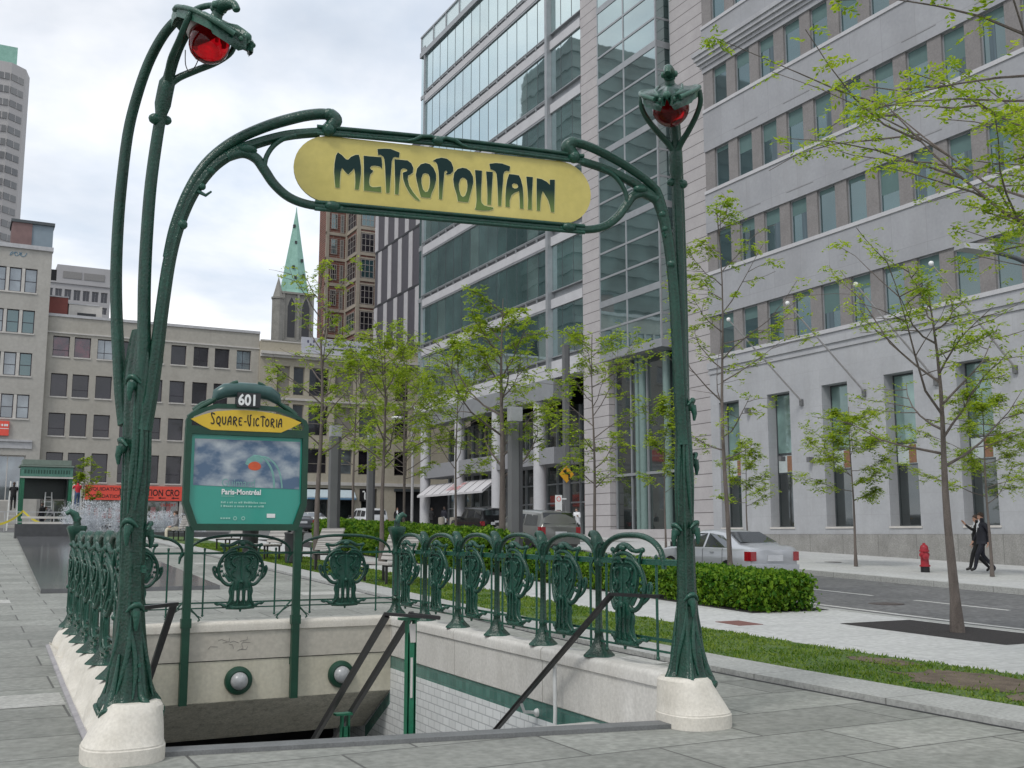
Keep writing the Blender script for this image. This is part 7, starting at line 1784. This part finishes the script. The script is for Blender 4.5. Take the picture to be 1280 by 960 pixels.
def make_person(label, x, y, z, rot, pose, mats, h=1.75, group=None, coat=0, skirt=False, hair='hair'):
    """one continuous skinned body; mats = dict(top, legs, shoe)"""
    o = thing('person', label, 'person', (x, y, z), rot, group)
    J = dict(BASE); J.update(pose); k = h/1.75
    names = list(J); idx = {n: i for i, n in enumerate(names)}
    vs = [tuple(c*k for c in J[n]) for n in names]
    es = [(idx[a], idx[b]) for a, b in BONES]
    rad = [RAD.get(n, RAD.get(n[:2])) for n in names]
    fl = []
    for s in 'LR':                                   # five fingers on each hand
        a = Vector(J['wr'+s]); b = Vector(J['pa'+s]); d = (b - a).normalized(); sd = d.cross(Vector((0, 1, .3))).normalized()
        for f, (off, L) in enumerate(((-.028, .055), (-.010, .075), (.010, .08), (.027, .068), (-.05, .03))):
            p1 = b + sd*off + d*(.012 if f < 4 else -.02); p2 = p1 + d*L*.55 + Vector((0, .008, 0)); p3 = p2 + d*L*.45 + Vector((0, .016, -.004))
            i0 = len(vs); vs += [tuple(p*k) for p in (p1, p2, p3)]; rad += [(.011, .011), (.0095, .0095), (.008, .008)]
            es += [(idx['pa'+s], i0), (i0, i0+1), (i0+1, i0+2)]
    me = bpy.data.meshes.new('skeleton'); me.from_pydata(vs, es, [])
    t = bpy.data.objects.new('skeleton', me); COL.objects.link(t)
    md = t.modifiers.new('Skin', 'SKIN'); md.use_smooth_shade = True
    for i, r in enumerate(rad):
        sv = me.skin_vertices[0].data[i]; bulk = 1 + coat*(.12 if i < len(names) and names[i] in ('pelvis', 'chest', 'shL', 'shR', 'elL', 'elR', 'knL', 'knR', 'hiL', 'hiR') else 0)
        sv.radius = (r[0]*k*bulk, r[1]*k*bulk); sv.use_root = (i == idx['pelvis'])
    t.modifiers.new('Sub', 'SUBSURF').levels = 1; t.modifiers['Sub'].render_levels = 1
    dg = bpy.context.evaluated_depsgraph_get(); dg.update()
    bm_ = bpy.data.meshes.new_from_object(t.evaluated_get(dg)); bpy.data.objects.remove(t)
    body = bpy.data.objects.new('body', bm_); COL.objects.link(body); body.parent = o
    bm_.materials.clear()
    order = [M['skin'], mats['top'], mats['legs'], M['shoe'], M['shirt']]
    for m_ in order: bm_.materials.append(m_)
    P = {n: Vector(J[n])*k for n in names}
    def dist(p, a, b):
        ab = b - a; tt = max(0, min(1, (p - a).dot(ab)/ab.length_squared)); return (p - a - ab*tt).length
    for pl in bm_.polygons:
        c = pl.center; best = min(BONES, key=lambda e: dist(c, P[e[0]], P[e[1]]) - .5*min(RAD.get(e[0], RAD.get(e[0][:2]))))
        a, b = best; mi = 1
        if a in ('jaw',) or b in ('jaw',): mi = 0
        elif a.startswith('wr'): mi = 0
        elif a.startswith('hi') or a.startswith('kn'): mi = 2
        elif b.startswith('hi'): mi = 2
        elif a.startswith('an'): mi = 3
        elif (a, b) == ('pelvis', 'chest') and (c - P['pelvis']).dot(P['chest'] - P['pelvis']) < .004: mi = 2
        elif b == 'neck' and mats.get('collar') and c.y > .04*k and abs(c.x) < .055*k: mi = 4
        pl.material_index = mi; pl.use_smooth = True
    mb = MB(); cr = P['crown']; jw = P['jaw']; up = (cr - jw).normalized(); fw_ = (P['nose'] - jw); fw_ = (fw_ - up*fw_.dot(up)).normalized(); sd = up.cross(fw_)
    cc = jw.lerp(cr, .72); rings = []
    for i in range(7):
        ph = PI*.56*(1 - i/6); ring = []
        for q in range(14):
            a = 2*PI*q/14; back = -math.cos(a)
            ph2 = ph*(1 + .28*max(0, back)) * (1 - .22*max(0, -back))
            ring.append(cc + (sd*math.sin(a)*.088 + fw_*math.cos(a)*.098)*k*math.sin(ph2) + up*(.098*k*math.cos(ph2)))
        rings.append(ring)
    mb.loft(rings); mb.build('hair', M[hair], o, smooth=80)
    mb = MB()
    for s in (-1, 1): mb.sphere(jw + up*.055*k + fw_*.077*k + sd*s*.032*k, .011*k, 6)
    mb.build('eyes', M['black'], o)
    if coat:
        mb = MB(); pel, che = P['pelvis'], P['chest']; n = 20; rings = []
        for t_, rx, ry in ((.75, .20, .145), (.35, .195, .14), (0., .20, .15), (-.35, .21, .165), (-.62*coat, .22, .18)):
            c = pel + (che - pel)*t_
            rings.append([c + Vector((rx*k*math.cos(2*PI*q/n), ry*k*math.sin(2*PI*q/n), 0)) for q in range(n)])
        mb.loft(rings, cap=False); mb.build('jacket', mats['top'], o, smooth=70, rec=False)
        if mats.get('collar'):
            mb = MB(); c = P['chest'] + Vector((0, .135*k, .02)); mb.add([c + Vector((-.05*k, -.03, .14*k)), c + Vector((.05*k, -.03, .14*k)), c + Vector((.012*k, .012, -.12*k)), c + Vector((-.012*k, .012, -.12*k))], [(0, 1, 2, 3)]); mb.build('shirt_front', M['shirt'], o, rec=False)
    return o
WALK = dict(hiL=(-.09, 0, .92), knL=(-.09, .20, .54), anL=(-.09, .30, .13), toL=(-.09, .44, .09), knR=(.09, -.02, .50), anR=(.09, -.36, .14), toR=(.09, -.26, .04), elL=(-.23, -.12, 1.15), wrL=(-.22, -.08, .90), paL=(-.22, -.06, .82), elR=(.235, .03, 1.14), wrR=(.22, .17, .93), paR=(.215, .21, .86))
SU = dict(top=M['suit'], legs=M['suit'], collar=True)
zz_ = g(21.93) + .02
make_person('man in a dark navy suit and white shirt walking left along the stone building', 27.45, 21.85, zz_, math.radians(62), WALK, SU, 1.82, 'two men walking together', coat=.6)
W2 = dict(WALK); W2.update(elL=(-.20, .20, 1.27), wrL=(-.10, .36, 1.42), paL=(-.08, .41, 1.50), elR=(.22, -.05, 1.14), wrR=(.22, .02, .9), paR=(.22, .05, .82))
make_person('man in a black suit half hidden behind the other walking man, raising one hand', 27.85, 22.35, zz_, math.radians(62), W2, dict(top=M['suitblack'], legs=M['suitblack'], collar=True), 1.76, 'two men walking together', coat=.6)
zw = g(72)+.02
hold = dict(elR=(.23, .08, 1.15), wrR=(.12, .26, 1.1), paR=(.06, .3, 1.1))
make_person('man in a dark suit standing on the pavement near the awning, facing right', 31.95, 71.6, zw, math.radians(-60), {}, SU, 1.78, 'people on the pavement by the awning', coat=.7)
make_person('person in dark clothes standing just left of the man in a suit by the awning', 31.3, 72.4, zw, math.radians(-80), hold, dict(top=M['suitblack'], legs=M['suitblack']), 1.72, 'people on the pavement by the awning', coat=.6)
make_person('person with a white shirt front standing before the dark doorway', 30.6, 77.5, g(77.5)+.02, math.radians(160), {}, dict(top=M['suitblack'], legs=M['suitblack'], collar=True), 1.75, 'people on the pavement by the awning', coat=.6)
o = thing('white_bag', 'white carrier bag held by the man in a suit near the awning', 'bag', (31.72, 71.15, zw + .62)); mb = MB(); mb.loft([[(-.19, -.05, z_), (.19, -.05, z_), (.19, .05, z_), (-.19, .05, z_)] for z_ in (0, .32)]); mb.build('sack', M['white'], o); mb = MB(); mb.tube([(-.08, 0, .32), (-.04, 0, .42), (.04, 0, .42), (.08, 0, .32)], .01, 5); mb.build('handle', M['white'], o)
make_person('woman in a long white top and dark trousers walking behind the grey minivan', 31.6, 52.2, g(52.2)+.02, math.radians(120), dict(WALK, elL=(-.23, .05, 1.15), wrL=(-.2, .2, 1.2), paL=(-.19, .25, 1.26)), dict(top=M['shirt'], legs=M['suitblack']), 1.7, None, coat=.9)
o = thing('shoulder_bag', 'black shoulder bag at the side of the woman in white', 'bag', (31.25, 52.1, g(52.2) + .95)); mb = MB(); mb.loft([[(-.07, -.16, z_), (.07, -.16, z_), (.07, .16, z_), (-.07, .16, z_)] for z_ in (0, .28)]); mb.build('pouch', M['bag'], o); mb = MB(); mb.tube([(0, -.1, .28), (0.02, -.03, .5), (0.02, .03, .5), (0, .1, .28)], .012, 5); mb.build('strap', M['bag'], o)
LAD = dict(elL=(-.22, .22, 1.25), wrL=(-.16, .42, 1.36), paL=(-.15, .48, 1.40), elR=(.22, .22, 1.25), wrR=(.16, .42, 1.36), paR=(.15, .48, 1.40), knR=(.1, .12, .58), anR=(.1, .04, .2), toR=(.1, .18, .16))
make_person('worker in black standing high on the ladder left of the canopy', 3.15, 71.0, g(71.5) + 1.2, math.radians(0), dict(LAD), dict(top=M['suitblack'], legs=M['suitblack']), 1.75, 'workers at the canopy')
make_person('worker in a red shirt and blue jeans on the ladder right of the canopy', 6.75, 71.0, g(71.5) + 1.35, math.radians(10), dict(LAD), dict(top=M['redshirt'], legs=M['jeans']), 1.78, 'workers at the canopy')
make_person('worker in dark clothes standing inside the green canopy', 4.9, 72.4, g(72.4), math.radians(40), hold, dict(top=M['suitblack'], legs=M['suit']), 1.75, 'workers at the canopy')
make_person('worker in a grey top bending over inside the green canopy', 5.55, 72.6, g(72.6), math.radians(90), dict(chest=(0, .16, 1.2), neck=(0, .3, 1.34), jaw=(0, .38, 1.37), crown=(0, .47, 1.43), nose=(0, .44, 1.3), shL=(-.18, .25, 1.3), shR=(.18, .25, 1.3), elL=(-.22, .34, 1.03), wrL=(-.2, .42, .8), paL=(-.2, .44, .72), elR=(.22, .34, 1.03), wrR=(.2, .42, .8), paR=(.2, .44, .72)), dict(top=M['greycloth'], legs=M['suitblack']), 1.75, 'workers at the canopy')
SIT = dict(pelvis=(0, 0, .52), chest=(0, .02, .84), neck=(0, .05, 1.04), jaw=(0, .08, 1.12), crown=(0, .07, 1.245), nose=(0, .16, 1.155), shL=(-.185, .04, .99), elL=(-.23, .06, .72), wrL=(-.18, .25, .62), paL=(-.16, .32, .6), shR=(.185, .04, .99), elR=(.23, .06, .72), wrR=(.18, .25, .62), paR=(.16, .32, .6),
           hiL=(-.09, .02, .5), knL=(-.11, .43, .5), anL=(-.11, .42, .09), toL=(-.11, .56, .04), hiR=(.09, .02, .5), knR=(.11, .43, .5), anR=(.11, .42, .09), toR=(.11, .56, .04))
make_person('person in cream clothes sitting on the distant bench left of the notice board', 8.72, 48.3, g(48.3) + .05, math.radians(90), SIT, dict(top=M['greycloth'], legs=M['creamcloth']), 1.75)
